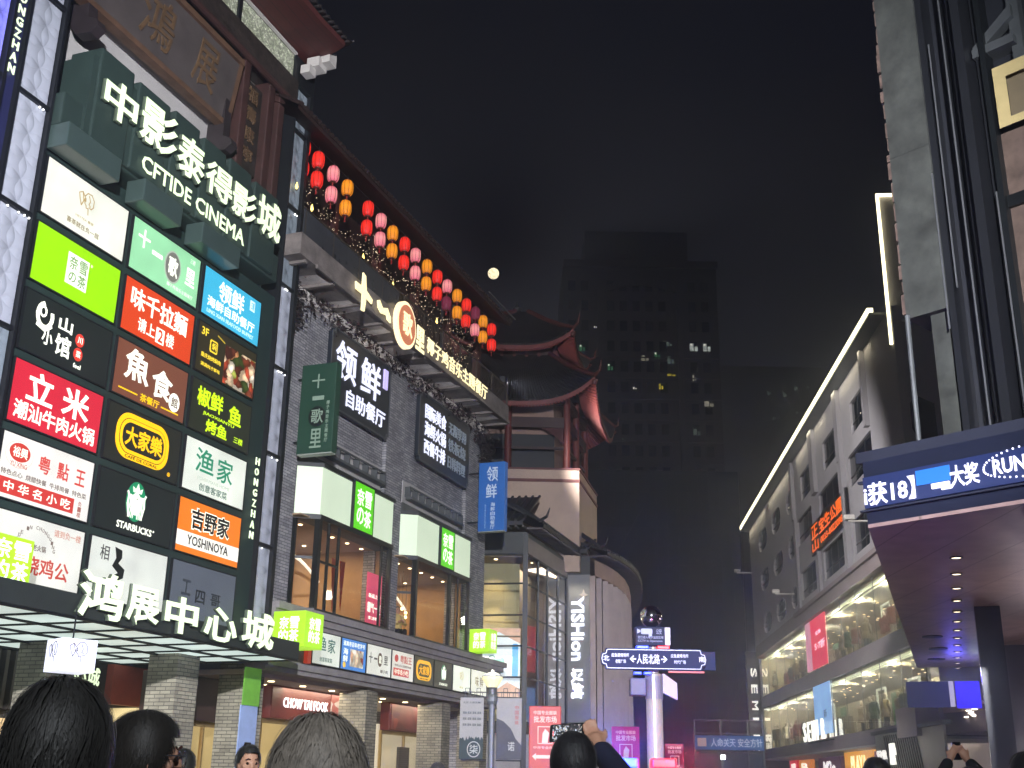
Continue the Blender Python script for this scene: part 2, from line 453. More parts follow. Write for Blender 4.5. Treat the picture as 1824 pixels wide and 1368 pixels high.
gl(15.02, 15.84, 16.72, 19.0, PG); gl(24.88, 25.53, 16.72, 18.98, PGd); gl(24.88, 25.53, 19.1, 20.4, PGd); gl(13.05, 14.5, 16.72, 18.98, PGb)
mall.part('navy_strip', MB().box(14.62, 14.93, 16.0, 16.4, 4.6, 21), mat('navy_panel', '23264a', .5, 0, .1))
dots = MB()
rr = random.Random(3)
for xs in ((15.05, 15.82), (24.9, 25.5)):
    for z in (7.02, 9.4, 11.78, 14.15, 16.5):
        for k in range(rr.choice((1, 2, 3, 4))):
            x = xs[0] + (xs[1] - xs[0]) * rr.random()
            dots.ball((x, 15.95, z + .02 * rr.random()), .022, 6, 4)
mall.part('led_dots', dots, M_dot, kind='stuff')
# top storey: lit relief glass band, carved beam, red eave
mall.part('carved_beam', MB().box(8, 24.75, 15.85, 16.5, 19.78, 20.46), mat('carved_beam', '2e2723', .6, 0, .7, 5, .8, 14))
mall.part('round_beam', MB().tube([(8, 15.9, 19.72), (24.6, 15.9, 19.72)], .1, 10), mat('red_brown_timber', '3a2421', .6, 0, .3, 3))
for x0, x1 in ((16.0, 18.75), (18.9, 21.68), (21.82, 24.6)):
    mall.part('glass_band', MB().box(x0, x1, 15.97, 16.03, 20.52, 21.28), spot_mat('lit_glass_band', ['c6cdb4', 'aab296', 'd8dcc8', 'b6bea4'], 16, .42))
m = MB()
for x in (18.75, 21.68, 24.6): m.box(x, x + .15 if x < 24 else x + .2, 15.9, 16.5, 20.46, 21.3)
m.box(24.8, 25.6, 15.9, 16.5, 20.46, 21.3)
mall.part('band_post', m, M_dark)
eave = MB()
pr = [(16.2, 21.34), (14.55, 21.38), (14.5, 21.5), (16.2, 21.62)]
eave.add([(8, y, z) for y, z in pr] + [(23.6, y, z) for y, z in pr] + [(25.55 if y > 15 else 24.95, y, z + (.04 if y > 15 else .12)) for y, z in pr],
         [(0, 1, 5, 4), (1, 2, 6, 5), (2, 3, 7, 6), (3, 0, 4, 7), (4, 5, 9, 8), (5, 6, 10, 9), (6, 7, 11, 10), (7, 4, 8, 11), (8, 9, 10, 11)])
ev = mall.part('eave', eave, stripe_mat('red_eave_boards', '4b2320', '2c1513', 'Y', .33, .1, .6))
m = MB(); m.add([(8, 14.4, 21.5), (25.0, 14.4, 21.62), (25.9, 16.3, 21.66), (25.9, 22, 24.6), (8, 22, 24.6), (8, 16.2, 22.0)], [(0, 1, 2, 5), (5, 2, 3, 4)])
for i in range(70):
    x = 8.2 + i * .242
    m.tube([(x, 14.36, 21.58 + .0), (x, 16.2, 22.04), (x, 22, 24.65)], .05, 6)
m.tube([(25.0, 14.3, 21.65), (25.3, 14.6, 21.85), (25.55, 15.2, 21.95), (25.9, 16.3, 22.1)], [.03, .05, .07, .08], 8)
mall.part('roof_tiles', m, mat('dark_roof_tile', '221c1c', .7, 0, .3, 4), under=ev)
m = MB(); m.box(15.5, 24.6, 15.86, 15.95, 21.28, 21.33)
mall.part('white_batten', m, M_white, under=ev)
m = MB(); m.box(24.95, 25.4, 15.35, 15.75, 21.05, 21.36); m.box(24.8, 25.15, 15.55, 15.85, 20.78, 21.05); m.box(25.1, 25.5, 15.1, 15.45, 21.22, 21.7)
mall.part('corbel', m, M_white, under=ev)
# ground floor behind the canopy
m = MB(); m.box(8, 27.4, 20.0, 21, 0, 4.6)
mall.part('rear_wall', m, mat('shopfront_panel', '3c3a38', .6, 0, .2))
m = MB()
for k in range(16): m.box(19.2 + k * .28, 19.3 + k * .28, 19.6, 20, 2.9, 4.15)
mall.part('fin_screen', m, mat('bronze_fins', '55504a', .5, .3, .1))
mall.part('red_panel', MB().box(24.3, 26.1, 19.4, 19.6, 3.2, 4.15), mat('red_brown_lacquer', '8a3c30', .45, 0, .15))
mall.part('shop_glow', MB().box(19.5, 27.3, 19.7, 19.75, .3, 2.7), lamp_mat('warm_shop_interior', 'ffd9a0', .55, .4, .8))
for x, y in ((20.35, 17.9), (23.1, 16.6), (26.0, 16.6)):
    mall.part('column', MB().box(x - .1, x + .75, y, y + .8, 0, 4.28), M_brick2)
# canopy with its grid of light panels
can = MB(); can.box(8, 25.0, 14.62, 20.0, 4.24, 4.64)
cp = mall.part('canopy', can, mat('canopy_edge', '2c3230', .5, .2, .15))
m = MB()
for i in range(14):
    for j in range(4):
        x0 = 8.06 + i * 1.21; y0 = 14.7 + j * 1.27
        m.quad((x0, y0, 4.23), (x0, y0 + 1.18, 4.23), (x0 + 1.12, y0 + 1.18, 4.23), (x0 + 1.12, y0, 4.23))
gb_ = MB()
for i in range(15): gb_.box(8.0 + i * 1.21, 8.045 + i * 1.21, 14.64, 20, 4.2, 4.236)
for j in range(5): gb_.box(8, 25, 14.64 + j * 1.27, 14.685 + j * 1.27, 4.19, 4.235)
mall.part('ceiling_grid', gb_, M_frame, under=cp)
mall.part('light_ceiling', m, lamp_mat('light_ceiling_panel', 'dcefe8', .78, .25, .5), under=cp)

def letters(name, label, cat, items, base, M1, y, depth, M2=None, group=None, bold=.04):
    t = Thing(name, label, cat, FL, base, group)
    m = MB(); b = MB()
    for body, x0, x1, z0, z1 in items:
        lt(m, body, x0, x1, z0, z1, y, bold, .012)
        if M2: lt(b, body, x0 - .01, x1 + .01, z0 - .01, z1 + .01, y + depth, bold * 1.1, depth - .004)
    t.part('lettering', m, M1)
    if M2: t.part('letter_return', b, M2)
    return t
M_ret = mat('sign_return', '4c5848', .5, 0, .1)
letters('letter_sign', 'five huge white characters standing along the lit canopy edge of the mall', 'sign',
        [('鸿', 16.95, 18.2, 4.25, 5.1), ('展', 18.3, 19.32, 4.27, 5.02), ('中', 19.5, 20.62, 4.27, 5.0), ('心', 20.85, 22.1, 4.27, 4.98), ('城', 22.28, 23.62, 4.27, 5.08)],
        (20, 14.5, 4.2), M_ledw, 14.5, .1, M_ret, bold=.055)
# stays that hold the big letters
c = Thing('cinema_sign', 'huge white cinema lettering on stepped teal boxes above the panel wall', 'sign', FL, (20, 16, 14))
b = MB(); xs = [16.62, 17.9, 19.22, 20.38, 21.5, 22.66, 23.98]
for i in range(6):
    b.bbox(xs[i] + .06, xs[i + 1] - .14, 15.56, 16.4, 14.0, 16.2 - .05 * (i % 2), .04)
    b.box(xs[i] - .1, xs[i] + .08, 15.62, 16.4, 14.0, 15.93)
b.bbox(15.95, 24.3, 15.7, 16.35, 13.95, 14.7, .04)
c.part('backing_box', b, mat('teal_sign_box', '2b3a36', .5, 0, .12, 1.2))
l2 = MB(); l4 = MB()
for ch, x0, x1, z0, z1 in (('中', 16.78, 17.86, 14.72, 15.62), ('影', 17.98, 19.3, 14.75, 15.82), ('泰', 19.34, 20.4, 14.7, 15.72), ('得', 20.46, 21.58, 14.75, 15.62), ('影', 21.6, 22.68, 14.72, 15.6), ('城', 22.74, 23.86, 14.78, 15.85)):
    lt(l2, ch, x0, x1, z0, z1, 15.44, .045, .012); lt(l4, ch, x0 - .01, x1 + .01, z0 - .01, z1 + .01, 15.55, .05, .1)
c.part('lettering', l2, M_ledw); c.part('letter_return', l4, M_ret)
l3 = lt(MB(), 'CFTIDE CINEMA', 18.26, 22.36, 14.1, 14.5, 15.5, .04, .012)
c.part('latin_lettering', l3, M_ledw)
m = MB()
for x0, x1 in ((15.95, 17.6), (18.4, 19.8), (20.6, 22.2)):
    m.bbox(x0, x1, 15.45, 15.95, 13.42, 13.95, .03)
c.part('lower_box', m, mat('frosted_grey_box', '3c4b48', .3, 0, .1, 1.2))

pl = Thing('name_plaque', 'long old brown plaque with gold brush characters under the eave', 'plaque', FL, (20, 16, 17))
b = MB(); b.add([(10, 16.12, 17.42), (22.0, 16.12, 17.42), (22.0, 15.85, 19.33), (10, 15.85, 19.33), (10, 16.5, 17.42), (22.0, 16.5, 17.42), (22.0, 16.5, 19.33), (10, 16.5, 19.33)],
                 [(0, 1, 2, 3), (1, 5, 6, 2), (0, 4, 5, 1), (3, 2, 6, 7)])
pl.part('board', b, mat('old_brown_board', '4a4442', .6, 0, .25, 1.0))
m = MB(); tz = Vector((0, -.141, 1)).normalized(); ux = Vector((1, 0, 0))
for x0, x1, ch in ((14.6, 15.9, '心'), (16.3, 17.6, '中'), (18.15, 19.35, '鴻'), (20.22, 21.15, '展')):
    text(m, ch, Vector((x0, 16.06, 17.8)), ux, tz, x1 - x0, 1.2, .01, .03)
pl.part('lettering', m, mat('old_gilding', '5f4a34', .6, .1, .3, 4))
fr = MB(); fr.box(10, 22.02, 16.03, 16.3, 17.36, 17.5); fr.box(10, 22.02, 15.78, 15.9, 19.2, 19.36); fr.add([(21.85, 16.06, 17.5), (22.02, 16.06, 17.5), (22.02, 15.8, 19.3), (21.85, 15.8, 19.3)], [(0, 1, 2, 3)])
pl.part('border', fr, mat('plaque_border', '5b4434', .6, 0, .3))
hk = mat('dark_carved_wood', '2a2325', .6, 0, .3)
for x in (16.72, 21.85):
    pl.part('bracket', MB().prism([(16.5, 19.6 if x > 20 else 17.5), (16.05, 19.55 if x > 20 else 17.5), (16.0, 17.0), (15.78, 16.9), (15.72, 16.72), (15.9, 16.58), (16.3, 16.62), (16.5, 16.9)], x - .14, x + .14, 'x'), hk)
cb = Thing('couplet_board', 'narrow dark carved board with gilt characters between two timber posts', 'plaque', FL, (23, 16.2, 17))
cb.part('board', MB().box(22.45, 23.4, 16.1, 16.5, 16.7, 19.3), mat('carved_couplet', '2b2420', .6, 0, .6, 4, .6, 10))
m = MB()
for i, ch in enumerate('福壽康寧'): lt(m, ch, 22.7, 23.15, 18.7 - .6 * i, 19.15 - .6 * i, 16.07, .01, .03)
cb.part('lettering', m, MATS['old_gilding'])
for x in (22.3, 23.52, 24.05):
    cb.part('post', MB().bbox(x, x + .28, 15.95, 16.5, 16.2, 19.72, .04), mat('red_brown_timber', '3a2421'))

for nm, x0, z1, lab in (('vertical_letter_sign', 14.68, 16.5, 'vertical white latin name on the navy strip beside the blue lit glass'), ('vertical_letter_sign', 24.47, 9.24, 'vertical white latin name at the edge of the dark panel wall')):
    t = Thing(nm, lab, 'sign', FL, (x0, 16, z1))
    m = MB()
    for i, ch in enumerate('HONGZHAN'): lt(m, ch, x0, x0 + .17, z1 - .27 * i - .19, z1 - .27 * i, 15.97, .03, .03)
    t.part('lettering', m, M_ledw)

# ------------------------------------------------------------------ the shop panels on the sign wall
class Panel:
    def __init__(s, ox, oz, w, h, y, label, bg, name='shop_sign', group='lit shop panels on the dark sign wall', F=FL, frame=True, d=.14):
        s.x, s.z, s.y, s.w, s.h = ox, oz, y, w, h
        s.t = Thing(name, label, 'sign', F, (ox, y + .1, oz), group)
        s.t.part('face', MB().box(ox, ox + w, y, y + d, oz, oz + h), bg)
        if frame:
            m = MB(); e = .025
            m.box(ox - e, ox, y - .012, y + d, oz - e, oz + h + e); m.box(ox + w, ox + w + e, y - .012, y + d, oz - e, oz + h + e)
            m.box(ox, ox + w, y - .012, y + d, oz - e, oz); m.box(ox, ox + w, y - .012, y + d, oz + h, oz + h + e)
            s.t.part('rim', m, M_dark)
        s.k = {}; s.lv = 0
    def g(s, name, col, es):
        key = (name, col)
        if key not in s.k: s.k[key] = (MB(), es)
        return s.k[key][0]
    def T(s, body, u0, u1, v0, v1, col, bold=.02, es=1.0, name='lettering', lv=0, fit=True):
        lt(s.g(name, col, es), body, s.x + u0, s.x + u1, s.z + v0, s.z + v1, s.y - .006 - .006 * lv, bold, .005, fit); return s
    def V(s, chars, u0, u1, v1, ch, col, bold=.02, es=1.0, lv=0):       # vertical string from v1 down
        for i, c in enumerate(chars): s.T(c, u0, u1, v1 - ch * (i + 1) + ch * .1, v1 - ch * i, col, bold, es, lv=lv)
        return s
    def B(s, u0, u1, v0, v1, col, es=1.0, lv=0, name='colour_block'):
        s.g(name, col, es).box(s.x + u0, s.x + u1, s.y - .006 - .006 * lv, s.y - .001 - .006 * lv, s.z + v0, s.z + v1); return s
    def D(s, u, v, ru, rv, col, es=1.0, lv=0, name='emblem', n=30):
        s.g(name, col, es).disc(s.x + u, s.z + v, ru, rv, s.y - .006 - .006 * lv, s.y - .001 - .006 * lv, n); return s
    def L(s, pts, w, col, es=1.0, lv=0, name='emblem'):
        s.g(name, col, es).stroke([(s.x + u, s.z + v) for u, v in pts], w, s.y - .006 - .006 * lv, s.y - .001 - .006 * lv); return s
    def Pl(s, pts, col, es=1.0, lv=0, name='emblem'):
        s.g(name, col, es).prism([(s.x + u, s.z + v) for u, v in pts], s.y - .006 - .006 * lv, s.y - .001 - .006 * lv); return s
    def done(s):
        for (name, col), (mb, es) in s.k.items():
            if mb.v: s.t.part(name, mb, lamp_mat('lit_%s_%g' % (col, es), col, es))
        return s.t
def face(col, s=.85, var=.3): return lamp_mat('face_%s_%g' % (col, s), col, s * .88, var, .9)
def pan(c, r, label, bg): return Panel(16.09 + 2.735 * c, 13.31 - 1.436 * r - 1.22, 2.52, 1.22, 15.97, label, bg)
WH = 'f2f6e4'
def tea_head(p, u, v, k, col, w, es=.9, lv=0):      # thin line drawing: a head in profile tipping up a cup
    P = lambda a: [(u + k * x, v + k * y) for x, y in a]
    p.L(P([(-.42, .05), (-.5, .3), (-.3, .42), (-.12, .22), (-.3, -.2), (-.42, .05)]), w, col, es, lv)
    p.L(P([(-.3, .42), (-.2, .05), (-.05, .1)]), w, col, es, lv)
    p.L(P([(-.14, .3), (0, .48), (.25, .5), (.42, .3), (.42, .0), (.3, -.14), (.16, -.1)]), w, col, es, lv)
    p.L(P([(-.08, .2), (-.12, -.02), (-.02, -.1), (.0, -.2), (.12, -.18), (.16, -.45)]), w, col, es, lv)
    p.L(P([(.1, .4), (.2, .18), (.14, .02), (.24, -.04)]), w, col, es, lv)
p = pan(0, 0, 'cream panel with a thin gold line drawing of a head drinking from a cup', face('e4e6d6', .85))
tea_head(p, 1.22, .76, .5, 'a58a4c', .02, .8)
p.T('HEYTEA 喜茶', .95, 1.5, .36, .42, 'b0a27a', .01, .8).T('喜茶就在负一层', .72, 1.7, .14, .26, '8a7a55', .015, .7).done()
p = pan(0, 1, 'bright lime green panel with a white square of four characters in the middle', face('94dc0a', .9, .1))
p.B(.93, 1.56, .3, .98, 'eef4e2', .95).T('奈', .98, 1.22, .64, .92, '6f9a50', .015, .6, lv=1).T('雪', 1.27, 1.51, .64, .92, '6f9a50', .015, .6, lv=1)
p.T('の', 1.0, 1.22, .36, .58, '6f9a50', .015, .6, lv=1).T('茶', 1.27, 1.51, .34, .6, '6f9a50', .015, .6, lv=1).T('®', 1.6, 1.66, .9, .97, 'dff0c0').done()
p = pan(0, 2, 'black panel with a white fish swirl, white characters and two small red discs', face('252b2a', .5))
p.L([(.56 + .2 * math.cos(a), .85 + .24 * math.sin(a)) for a in [R(x) for x in range(110, 395, 18)]], .09, WH, 1.3)
p.L([(.5 + .08 * math.cos(a), .92 + .1 * math.sin(a)) for a in [R(x) for x in range(0, 370, 30)]], .045, WH, 1.3).L([(.38, .62), (.6, .56), (.76, .68)], .07, WH, 1.3)
p.T('山', .95, 1.35, .72, 1.02, WH, .045, 1.3).T('小', .55, .85, .28, .6, WH, .045, 1.3).T('馆', .92, 1.36, .2, .64, WH, .045, 1.3)
p.D(1.6, .7, .13, .14, 'd23c30', 1).D(1.6, .4, .13, .14, 'd23c30', 1).T('川', 1.53, 1.67, .63, .77, WH, .02, 1.1, lv=1).T('菜', 1.53, 1.67, .33, .47, WH, .02, 1.1, lv=1).T('feel', 1.5, 1.72, .1, .2, WH, .02, 1).done()
p = pan(0, 3, 'crimson panel with two very large white characters over a row of six', face('c8283a', .9, .12))
p.T('立', .38, 1.1, .52, 1.12, WH, .05, 1.15).T('米', 1.35, 2.15, .5, 1.12, WH, .05, 1.15).T('潮汕牛肉火锅', .12, 2.4, .1, .46, WH, .04, 1.1).done()
p = pan(0, 4, 'white panel with a red oval crest, three red characters and a red bar below', face('e6e4da', .85))
p.D(.46, .86, .36, .26, 'd8b8ac', .9).D(.46, .86, .345, .245, 'e6e4da', .86, 1).D(.46, .9, .27, .18, 'b93a30', .9, 2).T('裕興', .27, .65, .8, 1.0, WH, .02, 1, lv=3).T('YU XING', .24, .68, .62, .71, 'b06a5c', .02, .8, lv=2)
p.T('粤', .98, 1.3, .66, 1.0, 'c04038', .03, .9).T('點', 1.5, 1.82, .66, 1.0, 'c04038', .03, .9).T('王', 2.02, 2.3, .66, .98, 'c04038', .03, .9)
p.T('特色点心  烧腊快餐  牛排简餐  特色菜', .06, 2.4, .43, .54, '7a6a64', .015, .5)
p.B(.06, 2.08, .08, .38, 'bd3a34', .85).T('中 华 名 小 吃', .18, 1.98, .13, .33, WH, .03, 1.1, lv=1).V('负一楼', 2.2, 2.3, .36, .11, 'a86a60', .01, .6).done()
p = pan(0, 5, 'white panel with an arc of latin letters and red characters, partly behind a lime sign', face('dfe0d6', .8))
for i, ch in enumerate('MADE IN CHONGQING'):
    a = R(160 - 140 * i / 16); u, v = 1.2 + .55 * math.cos(a), .5 + .55 * math.sin(a)
    if ch != ' ': p.T(ch, u - .03, u + .03, v - .03, v + .04, '7a6a60', .01, .6)
p.T('请到负一楼', 1.66, 2.42, .98, 1.12, 'c08a78', .01, .7).T('烧鸡公', 1.0, 2.2, .16, .52, 'b8453a', .035, .8).T('重庆老火锅', .9, 1.5, .62, .74, '6a5a50', .015, .5).done()
p = pan(1, 0, 'pale mint panel with white brush characters around a grey brown disc', face('96d8a4', .9))
p.T('十', .2, .62, .62, 1.06, WH, .05, 1.1).T('一', .72, 1.1, .62, .72, WH, .05, 1.1).D(1.5, .62, .31, .4, 'a8b8a4', .8).D(1.5, .62, .27, .36, '7c7c74', .6, 1)
p.T('歌', 1.32, 1.68, .38, .86, WH, .04, 1.1, lv=2).T('里', 2.0, 2.36, .42, .86, WH, .05, 1.1).T('椰子鸡音乐主题餐厅', 1.35, 2.35, .12, .22, 'd6eed2', .01, .9).T('三楼', 2.12, 2.32, 1.0, 1.12, 'd6eed2', .01, .9).done()
p = pan(1, 1, 'orange red panel with four white characters and a white square with a 2', face('d2431e', .9, .12))
p.T('味千拉麵', .22, 2.28, .58, 1.1, WH, .045, 1.15).T('请上', .55, 1.15, .14, .46, WH, .03, 1.1).B(1.2, 1.5, .1, .46, WH, 1.1).T('2', 1.26, 1.44, .13, .43, 'd2431e', .04, .8, lv=1).T('楼', 1.56, 1.86, .14, .46, WH, .03, 1.1).done()
p = pan(1, 2, 'brown panel with two white brush characters, a small white disc and yellow writing', face('7a4a38', .75, .12))
p.T('魚', .3, 1.15, .42, 1.14, WH, .05, 1.15).T('食', 1.25, 2.0, .3, .98, WH, .05, 1.15).D(2.12, .38, .2, .22, WH, 1.1).T('館', 2.0, 2.24, .26, .5, '6a4436', .02, .4, lv=1)
p.T('茶餐厅', .92, 1.6, .06, .24, 'f5c514', .03, 1).L([(.2, .16), (.82, .16)], .03, 'f5c514', 1).L([(1.68, .14), (2.3, .14)], .03, 'f5c514', 1).done()
p = pan(1, 3, 'black panel with a thick yellow rounded ring and yellow characters inside it', face('2c2f2a', .5))
P = p.g('emblem', 'fbc018', 1.05); ox, oz, yy = p.x, p.z, p.y
P.prism([(ox + a, oz + b) for a, b in rrect(.3, 2.12, .14, 1.14, .42, 8)], yy - .006, yy - .001)
p.Pl(rrect(.41, 2.01, .25, 1.03, .33, 8), '3a3420', .6, 1).Pl(rrect(.425, 1.995, .265, 1.015, .32, 8), 'fbc018', 1.05, 2).Pl(rrect(.5, 1.92, .34, .94, .26, 8), '2c2f2a', .5, 3)
p.T('大家樂', .58, 1.86, .42, .86, 'fbc018', .05, 1.05, lv=4).T('CAFÉ DE CORAL', .66, 1.78, .165, .245, '2c2418', .03, .3, lv=1).T('®', 2.16, 2.26, .1, .2, 'fbc018', .02, 1).done()
p = pan(1, 4, 'black panel with a round green and white crest over white capital letters', face('242b2a', .5))
def siren(p, u, v, k, G, WHT, es=1.0):
    p.D(u, v, .38 * k, .5 * k, G, .75).D(u, v - .06 * k, .2 * k, .28 * k, WHT, es, 1)
    for sx in (-1, 1):
        for j in range(4):
            p.L([(u + sx * k * (.1 + .05 * j) + sx * .02 * k * math.sin(i * 1.3 + j), v + k * (.14 - .14 * i)) for i in range(5)], .028 * k, WHT, es, 2)
        p.L([(u + sx * .25 * k, v - .38 * k), (u + sx * .32 * k, v - .1 * k), (u + sx * .3 * k, v + .12 * k), (u + sx * .35 * k, v + .2 * k)], .06 * k, WHT, es, 2)
    p.D(u, v + .06 * k, .09 * k, .13 * k, WHT, es, 3).L([(u - .03 * k, v + .06 * k), (u + .03 * k, v + .06 * k)], .012 * k, G, .6, 4).L([(u, v + .1 * k), (u, v + .02 * k)], .01 * k, G, .6, 4)
    p.Pl([(u - .16 * k, v + .22 * k), (u - .19 * k, v + .36 * k), (u - .08 * k, v + .3 * k), (u, v + .46 * k), (u + .08 * k, v + .3 * k), (u + .19 * k, v + .36 * k), (u + .16 * k, v + .22 * k)], WHT, es, 3)
siren(p, 1.22, .74, .86, '1c8a5c', WH)
p.T('STARBUCKS', .68, 1.86, .1, .25, WH, .05, 1.1).T('®', 1.89, 1.94, .2, .25, WH, .01, 1).done()
p = pan(1, 5, 'white panel with one thin character and a ragged black brush stroke, above the canopy letters', face('d8ddd2', .8))
p.T('相', .3, .58, .8, 1.1, '4a4a48', .01, .25).Pl([(.75, 1.12), (.98, 1.08), (1.0, .92), (.9, .8), (1.12, .7), (1.1, .52), (.8, .38), (.72, .5), (.92, .6), (.72, .72), (.82, .9)], '202422', .2).Pl([(.6, .3), (.85, .42), (1.12, .36), (1.1, .2), (.7, .16)], '202422', .2).done()
p = pan(2, 0, 'sky blue panel with two large white characters and a smaller white row beneath', face('3fb4d8', .9, .12))
p.T('领鲜', .62, 1.75, .56, 1.1, WH, .04, 1.15).T('海鲜自助餐厅', .2, 2.3, .26, .54, WH, .03, 1.1).T('LING XIAN SEAFOOD BUFFET', .22, 2.28, .1, .2, 'cfeef6', .01, 1).B(2.02, 2.24, .84, 1.12, 'd8f0f4', .9).T('三楼', 2.06, 2.2, .88, 1.08, '3fb4d8', .01, .7, lv=1).done()
p = pan(2, 1, 'dark brown panel with yellow writing beside a colourful photograph of grilled food', face('3a3524', .5))
p.t.part('food_photo', MB().box(p.x + 1.15, p.x + 2.5, p.y - .01, p.y - .002, p.z + .02, p.z + 1.0), spot_mat('food_photo', ['c98a5a', '7a3a22', 'e8c9a0', '3b4a1c', 'b5482c', 'efe2c8', '5a2a1a', 'a9b04a'], 5.5, .75))
p.T('3F', .12, .4, .92, 1.12, 'f2d438', .03, 1).Pl(rrect(.5, .82, .6, .92, .05), 'f2d438', .9).Pl(rrect(.54, .78, .64, .88, .04), '3a3524', .4, 1).T('焖', .57, .75, .67, .85, 'f2d438', .02, .9, lv=2)
p.T('重庆烧烤焖肉', .18, 1.0, .38, .5, 'f2d438', .02, 1).T('满满肉才够味', .2, 1.0, .16, .26, 'f2d438', .015, .9).L([(.8, 1.1), (1.1, 1.02)], .03, 'c9b030', .7).done()
p = pan(2, 2, 'dark panel with yellow green brush characters in two rows and latin letters between', face('30352a', .5))
p.T('椒鲜', .22, 1.28, .62, 1.1, 'c6f01c', .05, 1.1).T('鱼', 1.55, 2.1, .56, 1.02, 'c6f01c', .05, 1.1).T('JIAOXIANYU', .5, 1.82, .44, .54, 'c6f01c', .02, 1).T('烤鱼', .66, 1.55, .06, .4, 'c6f01c', .05, 1.1).T('三楼', 1.85, 2.25, .12, .28, 'c6f01c', .02, .9).done()
p = pan(2, 3, 'white panel with two green brush characters over small grey and green writing', face('e2e8da', .87))
p.T('渔', .42, 1.16, .5, 1.08, '1f8a66', .02, .7).T('家', 1.3, 1.96, .46, 1.04, '1f8a66', .02, .7).T('FISHERMANS HOME', .55, 1.88, .32, .4, 'b4c0b0', .01, .8).T('创意客家菜', .64, 1.8, .08, .26, '58786a', .02, .55).done()
p = pan(2, 4, 'orange panel with black outlined characters over a white band of black latin letters', face('ea7d25', .9, .1))
p.B(.0, 2.52, .14, .48, 'eceadf', .9).T('吉野家', .46, 2.06, .56, 1.1, WH, .11, 1.1).T('吉野家', .49, 2.03, .59, 1.07, '241c18', .05, .15, lv=1).T('YOSHINOYA', .4, 2.06, .2, .42, '241c18', .03, .15, lv=1).done()
p = pan(2, 5, 'unlit grey panel with two small dark characters behind the canopy letters', face('6f7884', .28))  # unlit face given a faint glow in place of outside light
p.T('四', .95, 1.32, .38, .68, '30363e', .03, .1).T('哥', 1.55, 1.95, .38, .68, '30363e', .03, .1).T('工', .4, .75, .5, .85, '4a525a', .05, .15).done()

# ------------------------------------------------------------------ lime cube signs
LIME = lamp_mat('lime_light_box', 'a6e02c', .92, .12, 1.5)
def cube_sign(label, x, y, z0, z1, w, F=FL, rz=None, chars='奈雪の茶', M=LIME, txt=None):
    t = Thing('cube_sign', label, 'sign', F, (x, y, z0), 'lime cube lightboxes on brackets' if M is LIME else None)
    t.part('light_box', MB().bbox(x - w / 2, x + w / 2, y - w / 2, y + w / 2, z0, z1, .015), M)
    h = z1 - z0; l = MB(); a = w * .32
    for o, ux in (((x - w / 2 - .008, y + a), (0, -1, 0)), ((x - a, y - w / 2 - .008), (1, 0, 0))):
        for i, ch in enumerate(chars):
            uu = (i % 2) * a; vv = .5 - .36 * (i // 2)
            text(l, ch, Vector((o[0], o[1], z0 + h * vv)) + Vector(ux) * (uu + .02 + (a * .0)), ux, (0, 0, 1), a * .92, h * .34, .03, .006)
    if chars: t.part('lettering', l, lamp_mat('white_lit_letter', 'fbfff0', 1.25))
    t.part('bracket', MB().box(x - .03, x + .03, y + w / 2, y + w / 2 + .5, z1 - .12, z1 - .06), M_dark)
    return t
cube_sign('lime cube sign with white characters at the end of the lit canopy', 26.05, 15.3, 4.62, 5.5, .92, chars='奈雪的茶')
cube_sign('lime cube sign with white characters at the far end of the brick block', 39.95, 15.75, 5.95, 6.75, .78, chars='奈雪的茶')
t = Thing('lime_sign', 'flat lime lightbox with white characters in front of the lowest panel row', 'sign', FL, (15.5, 14.8, 4.56))
t.part('light_box', MB().bbox(14.9, 16.02, 14.8, 15.5, 4.58, 5.4, .015), LIME)
l = MB()
for ch, x0, z0 in (('奈', 15.1, 5.0), ('雪', 15.55, 5.0), ('的', 15.1, 4.64), ('茶', 15.55, 4.64)): lt(l, ch, x0, x0 + .4, z0, z0 + .33, 14.79, .035, .006)
t.part('lettering', l, lamp_mat('white_lit_letter', 'fbfff0', 1.25)); t.part('bracket', MB().box(15.4, 15.5, 15.5, 15.97, 4.7, 4.78), M_dark)
# white cube sign with the line drawing, turned corner-on
F2 = Frame(FW.yaw)
tx, ty = -7.25, 19.7
WC = lamp_mat('white_light_box', 'e8ecff', .95, .08)
t = Thing('cube_sign', 'white cube sign with thin line drawings hanging corner-on under the canopy', 'sign', FW, (tx, ty, 3.13))
a = .5; c45 = [(0, -.46), (.42, 0), (0, .46), (-.42, 0)]
t.part('light_box', MB().prism([(tx + u, ty + v) for u, v in c45], 3.14, 3.66, 'z'), WC)
class Q2(Panel):
    def __init__(s, m, o, ux): s.m, s.o, s.ux = m, Vector(o), Vector(ux)
    def L(s, pts, w, col, es=1, lv=0, name=''):
        mm = MB().stroke(pts, w, -.006, -.001); nn = s.ux.cross(Vector((0, 0, 1)))
        s.m.add([s.o + s.ux * v[0] - nn * v[1] + Vector((0, 0, v[2])) for v in mm.v], mm.f); return s
mm = MB()
for o, e in (((tx - .42, ty, 3.14), (tx, ty - .46, 3.14)), ((tx, ty - .46, 3.14), (tx + .42, ty, 3.14))):
    d = (Vector(e) - Vector(o)); q = Q2(mm, o, d.normalized()); tea_head(q, d.length / 2, .3, .34, '', .012)
t.part('line_drawing', mm, mat('grey_ink', '6a6878', .5, 0, 0)); t.part('hanger', MB().tube([(tx, ty, 3.66), (tx, ty, 4.2)], .015, 6), M_dark)
# name repeated over the mall doors, behind the columns
letters('letter_sign', 'white name lettering over the mall doors, half hidden behind a brick column', 'sign',
        [('鸿展中心城', 21.6, 24.0, 3.55, 4.02), ('Center 全家城', 21.6, 24.0, 3.15, 3.45)], (22.5, 19.55, 3.2), M_ledw, 19.55, .06, bold=.04)
